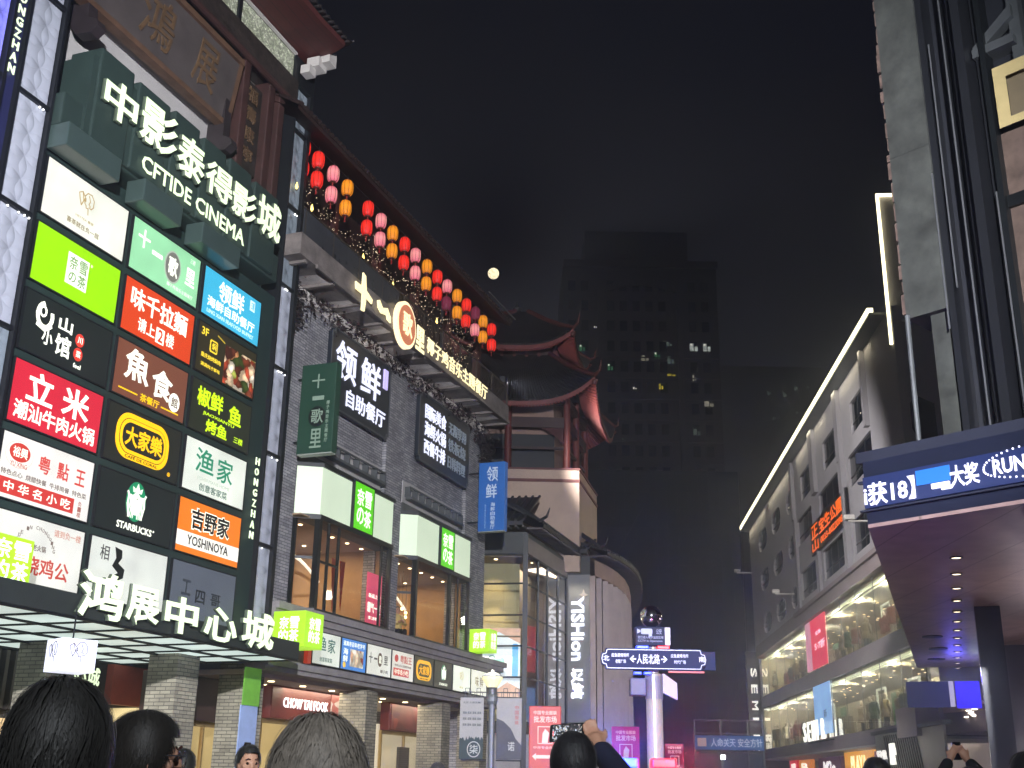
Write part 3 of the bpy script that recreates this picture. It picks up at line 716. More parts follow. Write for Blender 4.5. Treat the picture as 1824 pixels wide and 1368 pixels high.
# ================================================================== the brick block with the lantern terrace
blk = Thing('brick_building', 'grey brick restaurant block with two bay windows and a lantern hung roof terrace', 'building', FL, (33, 18, 0))
WY = 16.6
m = MB()
m.box(25.75, 42.05, WY, 17.0, 9.95, 15.0)
m.box(25.75, 27.5, WY, 17.0, 5.7, 9.95); m.box(32.62, 34.28, WY, 17.0, 5.7, 9.95); m.box(39.16, 42.05, WY, 17.0, 5.7, 9.95)
m.box(41.7, 42.05, 17.0, 26, 0, 15)
for x0, x1 in ((25.75, 27.3), (32.75, 34.05), (39.6, 41.0)): m.box(x0, x1, WY - .14, WY, 5.75, 14.6)
blk.part('brick_wall', m, M_brick)
m = MB(); m.box(27.5, 32.62, WY - .1, WY + .1, 9.98, 10.3); m.box(34.28, 39.16, WY - .1, WY + .1, 9.98, 10.3)
for x0, x1 in ((27.6, 32.5), (34.4, 39.0)):
    m.box(x0, x1, WY - .35, WY - .12, 10.42, 10.5)
    for k in range(9): m.box(x0 + k * (x1 - x0) / 8 - .03, x0 + k * (x1 - x0) / 8 + .03, WY - .3, WY - .1, 10.5, 10.85)
    m.box(x0, x1, WY - .3, WY - .25, 10.8, 10.86)
blk.part('sign_bracket', m, M_grey)
m = MB(); m.box(27.5, 32.62, WY - .06, WY + .05, 10.3, 11.05); m.box(34.28, 39.16, WY - .06, WY + .05, 10.3, 11.05)
blk.part('pale_band', m, M_pale)
# cornice below the bays, beam over the arcade
m = MB()
m.box(25.75, 42.4, 15.72, 17, 5.62, 5.8); m.box(25.75, 42.3, 15.82, 17, 5.45, 5.62); m.box(25.75, 42.2, 15.9, 17, 5.3, 5.45)
m.box(25.75, 42.1, 15.98, 16.6, 4.1, 5.3); m.box(25.75, 42.2, 15.9, 16.6, 4.22, 4.4)
blk.part('cornice', m, mat('grey_stone_cornice', '94908f', .8, 0, .2, 2, .2, 9))
m = MB(); m.box(25.75, 42.05, 16.6, 26, 4.0, 4.12)
blk.part('arcade_ceiling', m, mat('arcade_ceiling', 'b8aa98', .7, 0, .05))
for x, y in ((31.6, 16.1), (37.2, 16.1), (41.2, 16.3)):
    blk.part('column', MB().box(x, x + .72, y, y + .9, 0, 4.02), M_brick2)
m = MB()
r = random.Random(5)
for i in range(30):
    m.lathe([(.05, 0), (.05, -.02)], (27.5 + .48 * i, 17.9, 4.0), 8)
for i in range(8): m.lathe([(.09, 0), (.09, -.02)], (27.9 + 1.7 * i, 17.1, 4.0), 10)
blk.part('downlight', m, M_down, kind='stuff')
# bay windows
def bay(x0, x1, lab):
    poly = [(x0 - .4, WY), (x0, 16.0), (x1, 16.0), (x1 + .12, WY)]
    b = blk.part('bay_window', MB().prism([(x0 - .46, WY), (x0 - .03, 15.94), (x1 + .03, 15.94), (x1 + .16, WY)], 8.36, 8.5, 'z').prism([(x0 - .46, WY), (x0 - .03, 15.94), (x1 + .03, 15.94), (x1 + .16, WY)], 9.86, 9.98, 'z').prism([(x0 - .44, WY), (x0 - .02, 15.96), (x1 + .02, 15.96), (x1 + .14, WY)], 5.8, 5.92, 'z'), M_frame)
    blk.part('light_box', MB().prism(poly, 8.5, 9.86, 'z'), lamp_mat('pale_green_light_box', 'd3e4c8', .78, .12, .5), under=b)
    f = MB()
    def post(x, y, w=.09): f.box(x - w / 2, x + w / 2, y - w / 2, y + w / 2, 5.92, 8.36)
    post(x0, 16.02, .16); post(x0 - .38, WY - .05, .1)
    n = [(x0 + .62, .07), (x0 + 1.22, .07), (x1 - .62, .06), (x1 - .05, .12)] if lab else [(x0 + 2.9, .12), (x1 - 1.0, .05), (x1 - .05, .1)]
    for x, w in n: post(x, 16.03, w)
    f.add([(x0 - .4, WY, 7.25), (x0, 16.0, 7.25), (x0, 16.0, 7.33), (x0 - .4, WY, 7.33)], [(0, 1, 2, 3)])
    if lab: f.box(x0, x0 + 1.22, 16.0, 16.05, 7.2, 7.26)
    blk.part('mullion', f, M_frame, under=b)
    gm = MB(); gm.quad((x0 - .4, WY, 5.92), (x0, 16.04, 5.92), (x0, 16.04, 8.36), (x0 - .4, WY, 8.36)); gm.quad((x0, 16.04, 5.92), (x1, 16.04, 5.92), (x1, 16.04, 8.36), (x0, 16.04, 8.36))
    blk.part('pane', gm, glass_mat('window_glass', (.9, .9, .88), .03, .9), under=b)
    # the room behind
    rm = MB(); rm.box(x0 - .7, x1 + .3, 20.2, 20.3, 5.9, 8.5); rm.box(x1 + .12, x1 + .2, 16.4, 20.2, 5.9, 8.5); rm.box(x0 - .7, x0 - .6, 17, 20.2, 5.9, 8.5); rm.box(x0 - .7, x1 + .3, 16.2, 20.2, 5.88, 5.91)
    blk.part('room_wall', rm, mat('warm_room_wall', 'a8845c', .7, 0, .2, 1.0) if lab else stripe_mat('slatted_room_wall', 'b58a55', '3a2a18', 'X', .22, .25, .6, .2))
    blk.part('room_ceiling', MB().box(x0 - .7, x1 + .3, 16.2, 20.2, 8.38, 8.42), mat('room_ceiling', 'a58c70', .7, 0, .1))
    dm = MB()
    for i in range(5):
        for j in range(2): dm.lathe([(.06, 0), (.06, -.02)], (x0 + .5 + .95 * i, 16.9 + 1.5 * j, 8.38), 8)
    blk.part('ceiling_spot', dm, M_down, kind='stuff')
    lamp('room_light', 'AREA', FL.P((x0 + x1) / 2, 17.9, 8.3), 150, (1, .8, .55), 3.0, size_y=2.0, target=FL.P((x0 + x1) / 2, 17.9, 0)).rotation_euler = (0, 0, FL.rz)
bay(27.96, 32.55, True); bay(34.42, 39.08, False)
def tea_plate(x0, x1, z0, z1, lab):
    p = Panel(x0, z0, x1 - x0, z1 - z0, 15.9, lab, lamp_mat('vivid_green_plate', '55c80e', .95, .08), 'square_sign', 'green square signs on the pale light boxes', d=.09)
    w, h = x1 - x0, z1 - z0
    for ch, u, v in (('奈', .12, .52), ('雪', .52, .52), ('の', .14, .12), ('茶', .52, .1)): p.T(ch, u * w, (u + .36) * w, v * h, (v + .37) * h, 'f6ffe8', .035, 1.25)
    return p.done()
tea_plate(29.75, 31.0, 8.5, 9.9, 'green square sign with four white characters on the light box nearer the mall')
tea_plate(36.2, 37.35, 8.5, 9.82, 'green square sign with four white characters on the light box farther from the mall')
# red advertising film inside the first bay, furniture
t = Thing('window_poster', 'tall pink to red advertising banner hanging inside the first bay window', 'poster', FL, (32, 16.2, 5.93))
t.part('film', MB().box(31.45, 32.42, 16.2, 16.23, 5.93, 7.5), lamp_mat('pink_film', 'ef5a7c', .85, .35, .7))
m = MB(); lt(m, '新品上市', 31.55, 32.35, 6.75, 6.88, 16.19, .02); lt(m, '霸气一夏', 31.5, 32.38, 6.3, 6.62, 16.19, .05); lt(m, '第二杯半价', 31.6, 32.3, 6.1, 6.2, 16.19, .02)
t.part('lettering', m, lamp_mat('white_lit_letter', 'fbfff0', 1.25))
for i, (x, z) in enumerate(((30.25, 6.1), (30.75, 6.2))):
    Thing('hanging_banner', ['slim orange paper banner hanging in the bay window, the nearer one', 'slim orange paper banner hanging in the bay window, beside the pink poster'][i], 'banner', FL, (x, 16.7, z), mb=MB().add([(x - .16, 16.7, 7.7), (x + .16, 16.7, 7.7), (x + .02, 16.7, z)], [(0, 1, 2)]).add([(x - .16, 16.72, 7.7), (x + .16, 16.72, 7.7), (x + .02, 16.72, z)], [(2, 1, 0)]), m=mat('orange_paper', 'd9542c', .7, 0, .1))
pend = Thing('pendant_lamp', 'cluster of warm globe pendant lamps seen through the second bay window', 'lamp', FL, (36.5, 18, 8.3))
m = MB(); w = MB(); r = random.Random(2)
for i in range(14):
    x, y, z = 35.2 + 3.4 * r.random(), 17 + 2.4 * r.random(), 6.9 + .35 * r.random()
    m.ball((x, y, z), .06, 8, 6); w.tube([(x, y, z + .06), (x, y, 8.38)], .006, 4)
pend.part('bulb', m, lamp_mat('warm_bulb', 'ffd890', 5.0), kind='stuff'); pend.part('cord', w, M_dark, kind='stuff')
# arched white reflections in the glass, imitated by glowing arcs inside the rooms
for x0, lab in ((28.4, 'curved glowing arc imitating a white reflection in the first bay window'), (34.8, 'curved glowing arc imitating a white reflection in the second bay window')):
    Thing('reflection_arc', lab, 'lamp', FL, (x0 + 1.8, 18.5, 7.6), mb=MB().tube([(x0 + 3.6 * k / 12, 18.2, 7.35 + .55 * math.sin(math.pi * k / 12)) for k in range(13)], .05, 6), m=lamp_mat('white_reflection_glow', 'f4ecd8', 1.1))
# shop signs in a row under the cornice
def fp(i, label, bg):
    xs = [27.86, 29.46, 31.05, 32.72, 34.36, 35.95, 37.53, 39.17, 40.75]
    return Panel(xs[i], 4.46, xs[i + 1] - xs[i] - .07, .84, 15.88, label, bg, 'small_sign', 'small square lit signs in a row under the cornice', d=.1)
p = fp(0, 'small white sign with two green brush characters, first of its row by the lime cube', face('dfe6da', .85))
p.T('渔', .3, .72, .36, .74, '1f6a5a', .02, .5).T('家', .82, 1.24, .34, .72, '1f6a5a', .02, .5).T('创意客家菜', .4, 1.1, .08, .2, '58786a', .02, .45).done()
p = fp(1, 'small blue sign with a pale picture of a shop dish and blue characters', face('3f86d8', .85))
p.t.part('food_photo', MB().box(p.x + .55, p.x + 1.35, p.y - .01, p.y - .002, p.z + .1, p.z + .58), spot_mat('pale_food_photo', ['e9d0b0', 'd98a5a', 'f2e6d2', 'b8503a', 'e8b890'], 5, .8))
p.T('清真寺百年老字号', .1, 1.42, .64, .78, WH, .02, 1).V('海鲜', .12, .4, .58, .2, WH, .03, 1).D(.22, .12, .08, .08, 'f0c040', .9).done()
p = fp(2, 'small white sign with thin dark characters around a brown disc', face('e2e4da', .85))
p.T('十', .12, .36, .32, .62, '3a3430', .02, .2).T('一', .46, .66, .44, .49, '3a3430', .02, .2).D(.86, .46, .15, .2, '6a5040', .35).T('歌', .77, .95, .34, .58, WH, .02, .9, lv=1).T('里', 1.12, 1.38, .34, .6, '3a3430', .02, .2).T('椰子鸡', .9, 1.4, .08, .18, '6a6058', .01, .4).done()
p = fp(3, 'small white sign with a red crest, red characters and a red bar', face('e4e2d8', .85))
p.D(.32, .62, .13, .11, 'b93a30', .8).T('粤點王', .58, 1.42, .5, .74, 'b04a40', .02, .8).T('特色点心烧腊快餐', .2, 1.4, .38, .45, '80706a', .01, .5).B(.14, 1.24, .1, .33, 'bd3a34', .85).T('中华名小吃', .2, 1.18, .14, .3, WH, .02, 1, lv=1).done()
p = fp(4, 'small black sign with a yellow rounded ring around yellow characters', face('33342e', .5))
p.Pl(rrect(.16, 1.34, .12, .74, .26, 6), 'f0b018', 1).Pl(rrect(.27, 1.23, .23, .63, .19, 6), '33342e', .5, 1).T('大家樂', .34, 1.16, .28, .58, 'f0b018', .05, 1, lv=2).T('CAFÉ DE CORAL', .4, 1.1, .14, .2, '33342e', .02, .3, lv=1).done()
p = fp(5, 'small black sign with a round green crest over white letters', face('2e3430', .5))
siren(p, .76, .5, .52, '2a7a5c', WH); p.T('STARBUCKS', .42, 1.1, .08, .16, WH, .04, 1).done()
p = fp(6, 'small bright white sign with a faint gold line drawing of a drinking head', face('eef4e6', .98))
tea_head(p, .78, .48, .38, 'b8a878', .016, .9); p.T('HEYTEA', .6, .95, .1, .17, 'b0a27a', .01, .8).done()
p = fp(7, 'small bright white sign with two pale brush characters, last of its row', face('eef0e0', .95))
p.T('味', .42, .74, .28, .64, '9a8a6a', .02, .6).T('鲜', .84, 1.2, .28, .64, '9a8a6a', .02, .6).done()
t = Thing('end_sign', 'narrow red sign beside the first small white sign', 'sign', FL, (27.7, 15.9, 4.4), mb=MB().box(27.6, 27.78, 15.86, 15.98, 4.42, 5.3), m=lamp_mat('red_strip_sign', 'c8402c', .5))
# terrace slab
m = MB()
m.box(24.9, 41.3, 15.42, 17.0, 15.06, 15.7)
for i in range(11): m.box(25.3 + i * 1.6, 25.42 + i * 1.6, 15.5, 16.6, 14.98, 15.06)
m.box(25.75, 41.3, 15.36, 15.42, 14.98, 15.1)
terr = blk.part('terrace_slab', m, M_conc)
m = MB()
for i in range(8): m.add([(26.2 + i * 1.95, 16.5, 15.05), (27.2 + i * 1.95, 16.5, 15.05), (27.1 + i * 1.95, 15.62, 15.05), (26.3 + i * 1.95, 15.7, 15.05)], [(0, 1, 2, 3)])
m.box(25.75, 41.3, 16.45, 16.6, 14.6, 14.98)
blk.part('slab_underside_stain', m, mat('chalky_white_soffit', 'd0cbc4', .9, 0, .35, 2, .2, 6), under=terr)
m = MB()
m.tube([(25, 15.46, 16.5), (41.2, 15.46, 16.5)], .03, 8)
for i in range(11): m.tube([(25.1 + i * 1.6, 15.46, 15.7), (25.1 + i * 1.6, 15.46, 16.5)], .025, 6)
for i in range(80): m.tube([(31.2 + i * .125, 15.46, 15.75), (31.2 + i * .125, 15.46, 16.48)], .009, 4)
m.tube([(41.2, 15.46, 16.5), (41.2, 17.0, 16.5)], .03, 6); m.tube([(41.2, 15.46, 15.7), (41.2, 15.46, 16.7)], .035, 6)
blk.part('railing', m, mat('old_bronze_rail', '3f3830', .5, .4, .2), under=terr)
m = MB(); m.box(25.0, 31.1, 15.45, 15.47, 15.72, 16.45)
blk.part('smoked_panel', m, mat('smoked_panel', '3a3c40', .25, 0, .2, 1), under=terr)
# terrace room and roof
m = MB(); m.box(24, 41.0, 18.4, 18.6, 15.7, 20.5)
blk.part('terrace_wall', m, mat('dark_red_timber_wall', '2c1714', .6, 0, .4, 2))
m = MB()
for i in range(6): m.box(25.6 + 3.05 * i, 25.85 + 3.05 * i, 16.6, 16.85, 15.7, 19.1)
blk.part('terrace_post', m, mat('dark_red_timber', '3a1a16', .6, 0, .3, 2))
m = MB()
m.add([(24, 15.3, 19.15), (41.0, 15.3, 19.15), (41.0, 18.8, 21.3), (24, 18.8, 21.3), (24, 15.3, 19.02), (41.0, 15.3, 19.02), (41, 18.8, 20.8), (24, 18.8, 20.8)], [(0, 1, 2, 3), (4, 7, 6, 5), (0, 4, 5, 1), (1, 5, 6, 2)])
rf = blk.part('roof', m, stripe_mat('dark_red_eave_boards', '2a1512', '180c0a', 'X', .4, .15, .7))
m = MB()
for i in range(69): m.tube([(24.1 + .248 * i, 15.24, 19.2), (24.1 + .248 * i, 18.8, 21.4)], .07, 6)
for i in range(11): m.tube([(24, 15.3 + .32 * i, 19.2 + .198 * i), (41, 15.3 + .32 * i, 19.2 + .198 * i)], .03, 5)
blk.part('roof_tiles', m, mat('dark_red_roof_tile', '231513', .65, 0, .3, 4), under=rf)
m = MB().tube([(38.3, 15.2, 19.42), (41.3, 15.2, 19.42)], .03, 6)
blk.part('gutter_rod', m, M_grey, under=rf)
# lanterns
def lantern(label, glow):
    t = Thing('paper_lantern', label, 'lantern', FL, (0, 0, 0), 'paper lanterns in pairs under the terrace eave')
    prof = [(.09, -.25), (.14, -.225), (.172, -.15), (.18, -.05), (.18, .05), (.172, .15), (.14, .225), (.09, .25)]
    m = MB(); n = 24; vs = []; fs = []
    for r_, z in prof:
        for k in range(n):
            q = r_ * (1.02 if k % 3 else .965); a = 2 * math.pi * k / n; vs.append((q * math.cos(a), q * math.sin(a), z))
    for i in range(len(prof) - 1):
        for k in range(n): fs.append((i * n + k, i * n + (k + 1) % n, (i + 1) * n + (k + 1) % n, (i + 1) * n + k))
    m.add(vs, fs); t.part('shade', m, glow)
    m = MB()
    for z, r_ in ((.25, .095), (-.25, .095)): m.lathe([(r_, -.025), (r_ + .006, 0), (r_, .025)], (0, 0, z), 16)
    for k in range(0, 24, 3):
        a = 2 * math.pi * k / 24; m.tube([(r_ * .985 * math.cos(a), r_ * .985 * math.sin(a), z) for r_, z in prof], .006, 4)
    t.part('frame', m, mat('lantern_ribs', '5a2418', .6, 0, .1))
    m = MB(); m.tube([(0, 0, .27), (0, 0, .36)], .008, 4); m.tube([(0, 0, -.27), (0, 0, -.34)], .02, 6); m.tube([(0, 0, -.34), (0, 0, -.46)], [.022, .03], 6)
    t.part('tassel', m, mat('red_tassel', '8a1c18', .7, 0, .1))
    return t.o
def glow_mat(name, c_mid, c_end, s):
    m = bpy.data.materials.new(name); m.use_nodes = True; nt = m.node_tree; b = nt.nodes['Principled BSDF']
    tc = nt.nodes.new('ShaderNodeTexCoord'); sp = nt.nodes.new('ShaderNodeSeparateXYZ'); r = nt.nodes.new('ShaderNodeValToRGB'); q = nt.nodes.new('ShaderNodeMapRange')
    q.inputs['From Min'].default_value = -.27; q.inputs['From Max'].default_value = .27
    nt.links.new(tc.outputs['Object'], sp.inputs[0]); nt.links.new(sp.outputs['Z'], q.inputs['Value']); nt.links.new(q.outputs['Result'], r.inputs['Fac'])
    r.color_ramp.elements[0].color = (*lin(c_end), 1); r.color_ramp.elements[1].color = (*lin(c_end), 1)
    e = r.color_ramp.elements.new(.55); e.color = (*lin(c_mid), 1)
    nt.links.new(r.outputs['Color'], b.inputs['Emission Color']); b.inputs['Emission Strength'].default_value = s
    b.inputs['Base Color'].default_value = (*lin(c_end), 1); b.inputs['Roughness'].default_value = .6
    return m
GLOW = {'R': (glow_mat('red_lantern_paper', 'f42c16', 'b0120e', .8), 'red'), 'P': (glow_mat('pink_lantern_paper', 'f0a898', 'b85468', .72), 'pink'),
        'Y': (glow_mat('amber_lantern_paper', 'ee9812', 'b8680a', .72), 'amber'), 'V': (glow_mat('plum_lantern_paper', '6a1c34', '54142c', .7), 'unlit plum')}
PROTO = {}
UP = [(545, 'R'), (568, 'R'), (594, 'P'), (619, 'Y'), (656, 'R'), (679, 'P'), (700, 'Y'), (721, 'R'), (741, 'P'), (761, 'Y'), (780, 'R'), (797, 'P'), (815, 'Y'), (831, 'R'), (847, 'V'), (861, 'Y'), (876, 'R')]
TX = [25.32, 26.09, 26.99, 27.89, 29.3, 30.23, 31.11, 32.03, 32.94, 33.89, 34.83, 35.71, 36.67, 37.56, 38.48, 39.32, 40.24]
LOWC = 'RRPYRPYRPYRVYRPYR'
ORD = ['first', 'second', 'third', 'fourth', 'fifth', 'sixth', 'seventh']
cnt = {}
for row, zc in ((0, 18.62), (1, 17.95)):
    for i, x in enumerate(TX):
        k = UP[i][1] if row == 0 else LOWC[i]
        c = cnt[(row, k)] = cnt.get((row, k), 0) + 1
        lab = '%s paper lantern in the %s row, %s of its colour counted from the mall' % (GLOW[k][1], ('upper', 'lower')[row], ORD[c - 1])
        rj = random.Random(i * 7 + row)
        loc = FL.P(x, 15.8 + .02 * rj.random(), zc + .03 * rj.random()) if i else FL.P(25.95, 16.22, zc + .4)
        if k not in PROTO:
            o = lantern(lab, GLOW[k][0]); o.location = loc; o.rotation_euler = (0, 0, FL.rz); PROTO[k] = o
        else: dup(PROTO[k], loc, lab, rz=FL.rz + rj.random() * 6)
m = MB()
for x in TX: m.tube([(x, 15.8, 17.4), (x, 15.8, 19.1)], .006, 4)
m.tube([(24.9, 15.8, 18.98), (40.5, 15.8, 18.98)], .012, 4)
Thing('lantern_wire', 'wire strung below the eave carrying the lantern pairs', 'wire', FL, (33, 15.8, 19), mb=m, m=M_dark)
# fairy lights
m = MB(); r = random.Random(11)
for i in range(1500):
    x = 25.0 + 14.5 * r.random(); d = (math.sin(x * 1.7) * .5 + .5)
    z = 16.3 + 1.9 * r.random() ** 1.2; z = min(z, 17.6 + .6 * d)
    if r.random() > .25 + .75 * d: continue
    s = .008 + .012 * r.random() ** 4; y = 16.0 + .5 * r.random()
    m.ball((x, y, z), s, 4, 3)
Thing('fairy_lights', 'curtain of tiny warm fairy lights behind the terrace railing', 'lights', FL, (33, 16.2, 16), mb=m, m=lamp_mat('fairy_light', 'ffe6c0', 1.1))
for i, (x, z) in enumerate(((25.2, 17.25), (26.1, 17.0), (29.35, 16.9), (31.5, 16.85), (35.1, 16.95))):
    Thing('candle_lamp', 'little yellow flame lamp among the fairy lights, %s from the mall end' % ORD[i], 'lamp', FL, (x, 15.9, z), 'little flame lamps on the terrace', mb=MB().lathe([(.02, 0), (.045, .06), (.03, .14), (.006, .22)], (x, 15.9, z), 8), m=lamp_mat('flame_lamp', 'ffe27a', 3.0))
# terrace lettering
def brush(mb, pts, w, y0, y1): mb.prism(pts, y0, y1)
t = Thing('terrace_sign', 'glowing terrace lettering with a large round medallion fixed to the slab edge', 'sign', FL, (33, 15.3, 15))
m = MB()
m.prism([(28.25, 15.9), (28.42, 15.85), (28.5, 15.42), (28.92, 15.28), (28.9, 15.14), (28.52, 15.2), (28.45, 14.72), (28.28, 14.7), (28.28, 15.22), (27.86, 15.22), (27.82, 15.44), (28.24, 15.44)], 15.25, 15.3)
m.prism([(29.28, 15.42), (29.4, 15.48), (29.62, 15.3), (29.95, 15.42), (30.2, 15.2), (30.22, 15.02), (30.0, 15.06), (29.92, 15.18), (29.55, 15.1), (29.34, 15.2)], 15.25, 15.3)
lt(m, '里', 32.1, 32.75, 14.86, 15.72, 15.28, .06, .05)
xs = [32.9 + .72 * i for i in range(9)]
lt(m, '椰子鸡音乐主题餐厅', 33.0, 38.55, 15.06, 15.62, 15.28, .012, .03)
t.part('lettering', m, lamp_mat('warm_white_led', 'fff0bc', 1.15))
t.part('medallion_rim', MB().disc(31.15, 15.3, .72, .78, 15.16, 15.3, 40), lamp_mat('medallion_rim_glow', 'ffe6b8', 1.3))
t.part('medallion', MB().disc(31.15, 15.3, .6, .66, 15.13, 15.155, 40), lamp_mat('medallion_face', 'c97a58', .8))
t.part('medallion_lettering', lt(MB(), '歌', 30.8, 31.5, 14.92, 15.7, 15.12, .03, .02), lamp_mat('warm_white_led', 'fff0bc'))
# dried flower garland
def leaves(mb, rnd, c, rad, n, s):
    for i in range(n):
        d = Vector((rnd.gauss(0, 1), rnd.gauss(0, 1), rnd.gauss(0, 1))); d = Vector(c) + Vector((d.x * rad[0], d.y * rad[1], d.z * rad[2]))
        u = Vector((rnd.gauss(0, 1), rnd.gauss(0, 1), rnd.gauss(0, 1))).normalized(); v = u.orthogonal().normalized(); q = s * (.6 + .8 * rnd.random())
        mb.add([d - u * q, d + v * q * .5, d + u * q, d - v * q * .5], [(0, 1, 2, 3)])
rg = random.Random(4)
g1, g2 = MB(), MB()
for i in range(110):
    x = 26.0 + 15.6 * i / 110
    leaves(g1 if i % 3 else g2, rg, (x, 16.3 + .1 * rg.random(), 14.72 + .12 * math.sin(x * 2.3) - (.35 if x > 40 else 0)), (.18, .1, .2), 16, .085)
for i in range(14): leaves(g1, rg, (40.9 + .6 * rg.random(), 16.3, 13.2 + 1.4 * rg.random()), (.25, .12, .25), 26, .11)
for i in range(8): leaves(g1, rg, (25.9 + .7 * rg.random(), 16.35, 13.7 + 1.0 * rg.random()), (.25, .12, .25), 30, .11)
t = Thing('flower_garland', 'dried dusky red and green flower garland hanging under the terrace slab', 'garland', FL, (33, 16.4, 14.7))
t.part('leaves', g1, mat('dry_leaves', '281f1d', .8, 0, .5, 8), kind='stuff'); t.part('blossom', g2, mat('dusky_blossom', '3e2226', .8, 0, .5, 8), kind='stuff')
# dark menu boards
def board(x0, x1, z0, z1, label, cut):
    t = Thing('menu_board', label, 'sign', FL, (x0, 16.55, z0), 'dark boards with white lettering on the brick wall')
    e = .14
    poly = [(x0, z0 + e), (x0 + e, z0 + e), (x0 + e, z0), (x1 - e, z0), (x1 - e, z0 + e), (x1, z0 + e), (x1, z1 - e), (x1 - e, z1 - e), (x1 - e, z1), (x0 + e, z1), (x0 + e, z1 - e), (x0, z1 - e)] if cut else rrect(x0, x1, z0, z1, .05, 2)
    t.part('panel', MB().prism(poly, 16.3, 16.44), mat('black_board', '1d232b', .4, 0, .15, 1))
    t.part('edge', MB().ring(poly, .05, 16.28, 16.3), M_grey)
    return t
t = board(28.5, 32.5, 11.95, 14.4, 'dark notched board with tall white characters, behind the dark green hanging sign', True)
m = MB(); lt(m, '领', 28.75, 30.1, 12.95, 14.15, 16.3, .03, .04); lt(m, '鲜', 30.4, 31.75, 12.95, 14.15, 16.3, .03, .04); lt(m, '自助餐厅', 29.55, 32.2, 12.2, 12.78, 16.3, .03, .03)
t.part('lettering', m, M_ledc); t.part('floor_tag', MB().box(31.95, 32.22, 16.25, 16.3, 13.55, 14.2), lamp_mat('lilac_tag', 'c8bcf4', .9))
t = board(34.85, 39.4, 11.95, 14.4, 'wide dark board with three rows of white characters, half of them unlit', True)
m, d = MB(), MB()
for i, (a, b) in enumerate((('国际美食', '无限享用'), ('海鲜火锅', '铁板烧'), ('西餐牛排', '日韩料理'))):
    z = 13.55 - .64 * i
    lt(m, a, 35.3, 37.15, z, z + .54, 16.3, .03, .03); lt(d, b, 37.4, 39.05, z, z + .48, 16.3, .02, .03)
t.part('lettering', m, M_ledc); t.part('unlit_lettering', d, lamp_mat('dim_lettering', '8b97a4', .3))  # the unlit rows carry a faint glow of their own
# projecting signs
def blade(x, y0, y1, z0, z1, label, bg, rows, th=.3):
    t = Thing('hanging_sign', label, 'sign', FL, (x, y0, z0))
    t.part('panel', MB().bbox(x, x + th, y0, y1, z0, z1, .02), bg)
    t.part('underside', MB().box(x + .02, x + th - .02, y0 + .02, y1 - .02, z0 - .03, z0 + .01), mat('pale_tray', '9aa098', .5, 0, .1))
    for col, es, items in rows:
        m = MB()
        for ch, v, z, w, h in items: text(m, ch, (x - .004, y1 - v, z), (0, -1, 0), (0, 0, 1), w, h, .02, .01)
        t.part('lettering', m, lamp_mat('blade_%s_%g' % (col, es), col, es))
    m = MB()
    for z in (z0 + .35, z1 - .4): m.box(x + th / 2 - .03, x + th / 2 + .03, y1, 16.65, z, z + .06)
    t.part('bracket', m, M_dark)
    return t
z0, z1 = 9.98, 12.6
t = blade(26.9, 15.18, 16.28, 9.98, 12.58, 'dark green hanging sign with pale brush characters beside the mall', mat('dark_green_sign', '1c3a2c', .5, 0, .15, 1.0, emit='1c3a2c', es=.25),
      [('8fa594', .38, [('十', .35, 11.85, .4, .42), ('一', .4, 11.5, .36, .12), ('里', .4, 10.12, .36, .55)] + [(c, .85, 11.35 - .135 * i, .1, .11) for i, c in enumerate('椰子鸡音乐主题餐厅')])])
t.part('medallion', MB().prism([(15.18 + 1.1 - .58 + .27 * math.cos(a), 11.02 + .3 * math.sin(a)) for a in [R(15 * k) for k in range(24)]], 26.885, 26.895, 'x'), mat('dark_disc', '141c18', .5, 0, .1))
mm = text(MB(), '歌', (26.88, 16.28 - .4, 10.82), (0, -1, 0), (0, 0, 1), .38, .42, .02, .008); t.part('medallion_lettering', mm, lamp_mat('blade_8fa594_0.38', '8fa594'))
BLUE = mat('blue_sign', '1d4f8c', .45, 0, .1, 1.0, emit='2258a0', es=.42)
blade(39.7, 14.92, 15.98, 10.36, 13.0, 'tall blue hanging sign with pale characters at the far end of the brick block', BLUE,
      [('b9c8dc', .5, [('领', .32, 12.25, .46, .58), ('鲜', .3, 11.6, .44, .55)] + [(c, .5, 11.28 - .17 * i, .18, .15) for i, c in enumerate('海鲜自助餐厅')]),
       ('8fb0d8', .35, [(c, .27, 11.35 - .045 * i, .05, .035) for i, c in enumerate('LINGXIANSEAFOODBUFFET')])])
# arcade shops
def shop(x0, x1, y, zt, label, board_m, glow, text_items=(), z1=4.0):
    t = Thing('shop', label, 'shop', FL, ((x0 + x1) / 2, y, 0))
    t.part('fascia', MB().bbox(x0, x1, y - .35, y, zt, z1, .03), board_m)
    f = MB(); f.box(x0, x1, y - .1, y, zt - .12, zt)
    n = max(2, int((x1 - x0) / 1.3))
    for i in range(n + 1): f.box(x0 + (x1 - x0) * i / n - .03, x0 + (x1 - x0) * i / n + .03, y - .1, y, 0, zt)
    t.part('door_frame', f, mat('brass_trim', 'b09868', .35, .6, .1))
    t.part('glass_front', MB().quad((x0, y - .05, 0), (x1, y - .05, 0), (x1, y - .05, zt), (x0, y - .05, zt)), glass_mat('shop_glass', (.92, .9, .85), .03, .6))
    rm = MB(); rm.box(x0, x1, y + 3, y + 3.1, 0, zt + .2); rm.box(x0 - .1, x0, y, y + 3, 0, zt + .2); rm.box(x1, x1 + .1, y, y + 3, 0, zt + .2); rm.box(x0, x1, y, y + 3, zt + .1, zt + .2)
    t.part('interior_wall', rm, glow)
    if text_items:
        m = MB()
        for s_, a, b, c_, d_ in text_items: lt(m, s_, a, b, c_, d_, y - .36, .04, .03)
        t.part('lettering', m, lamp_mat('pinkish_white_led', 'fff0f0', 1.5))
    return t
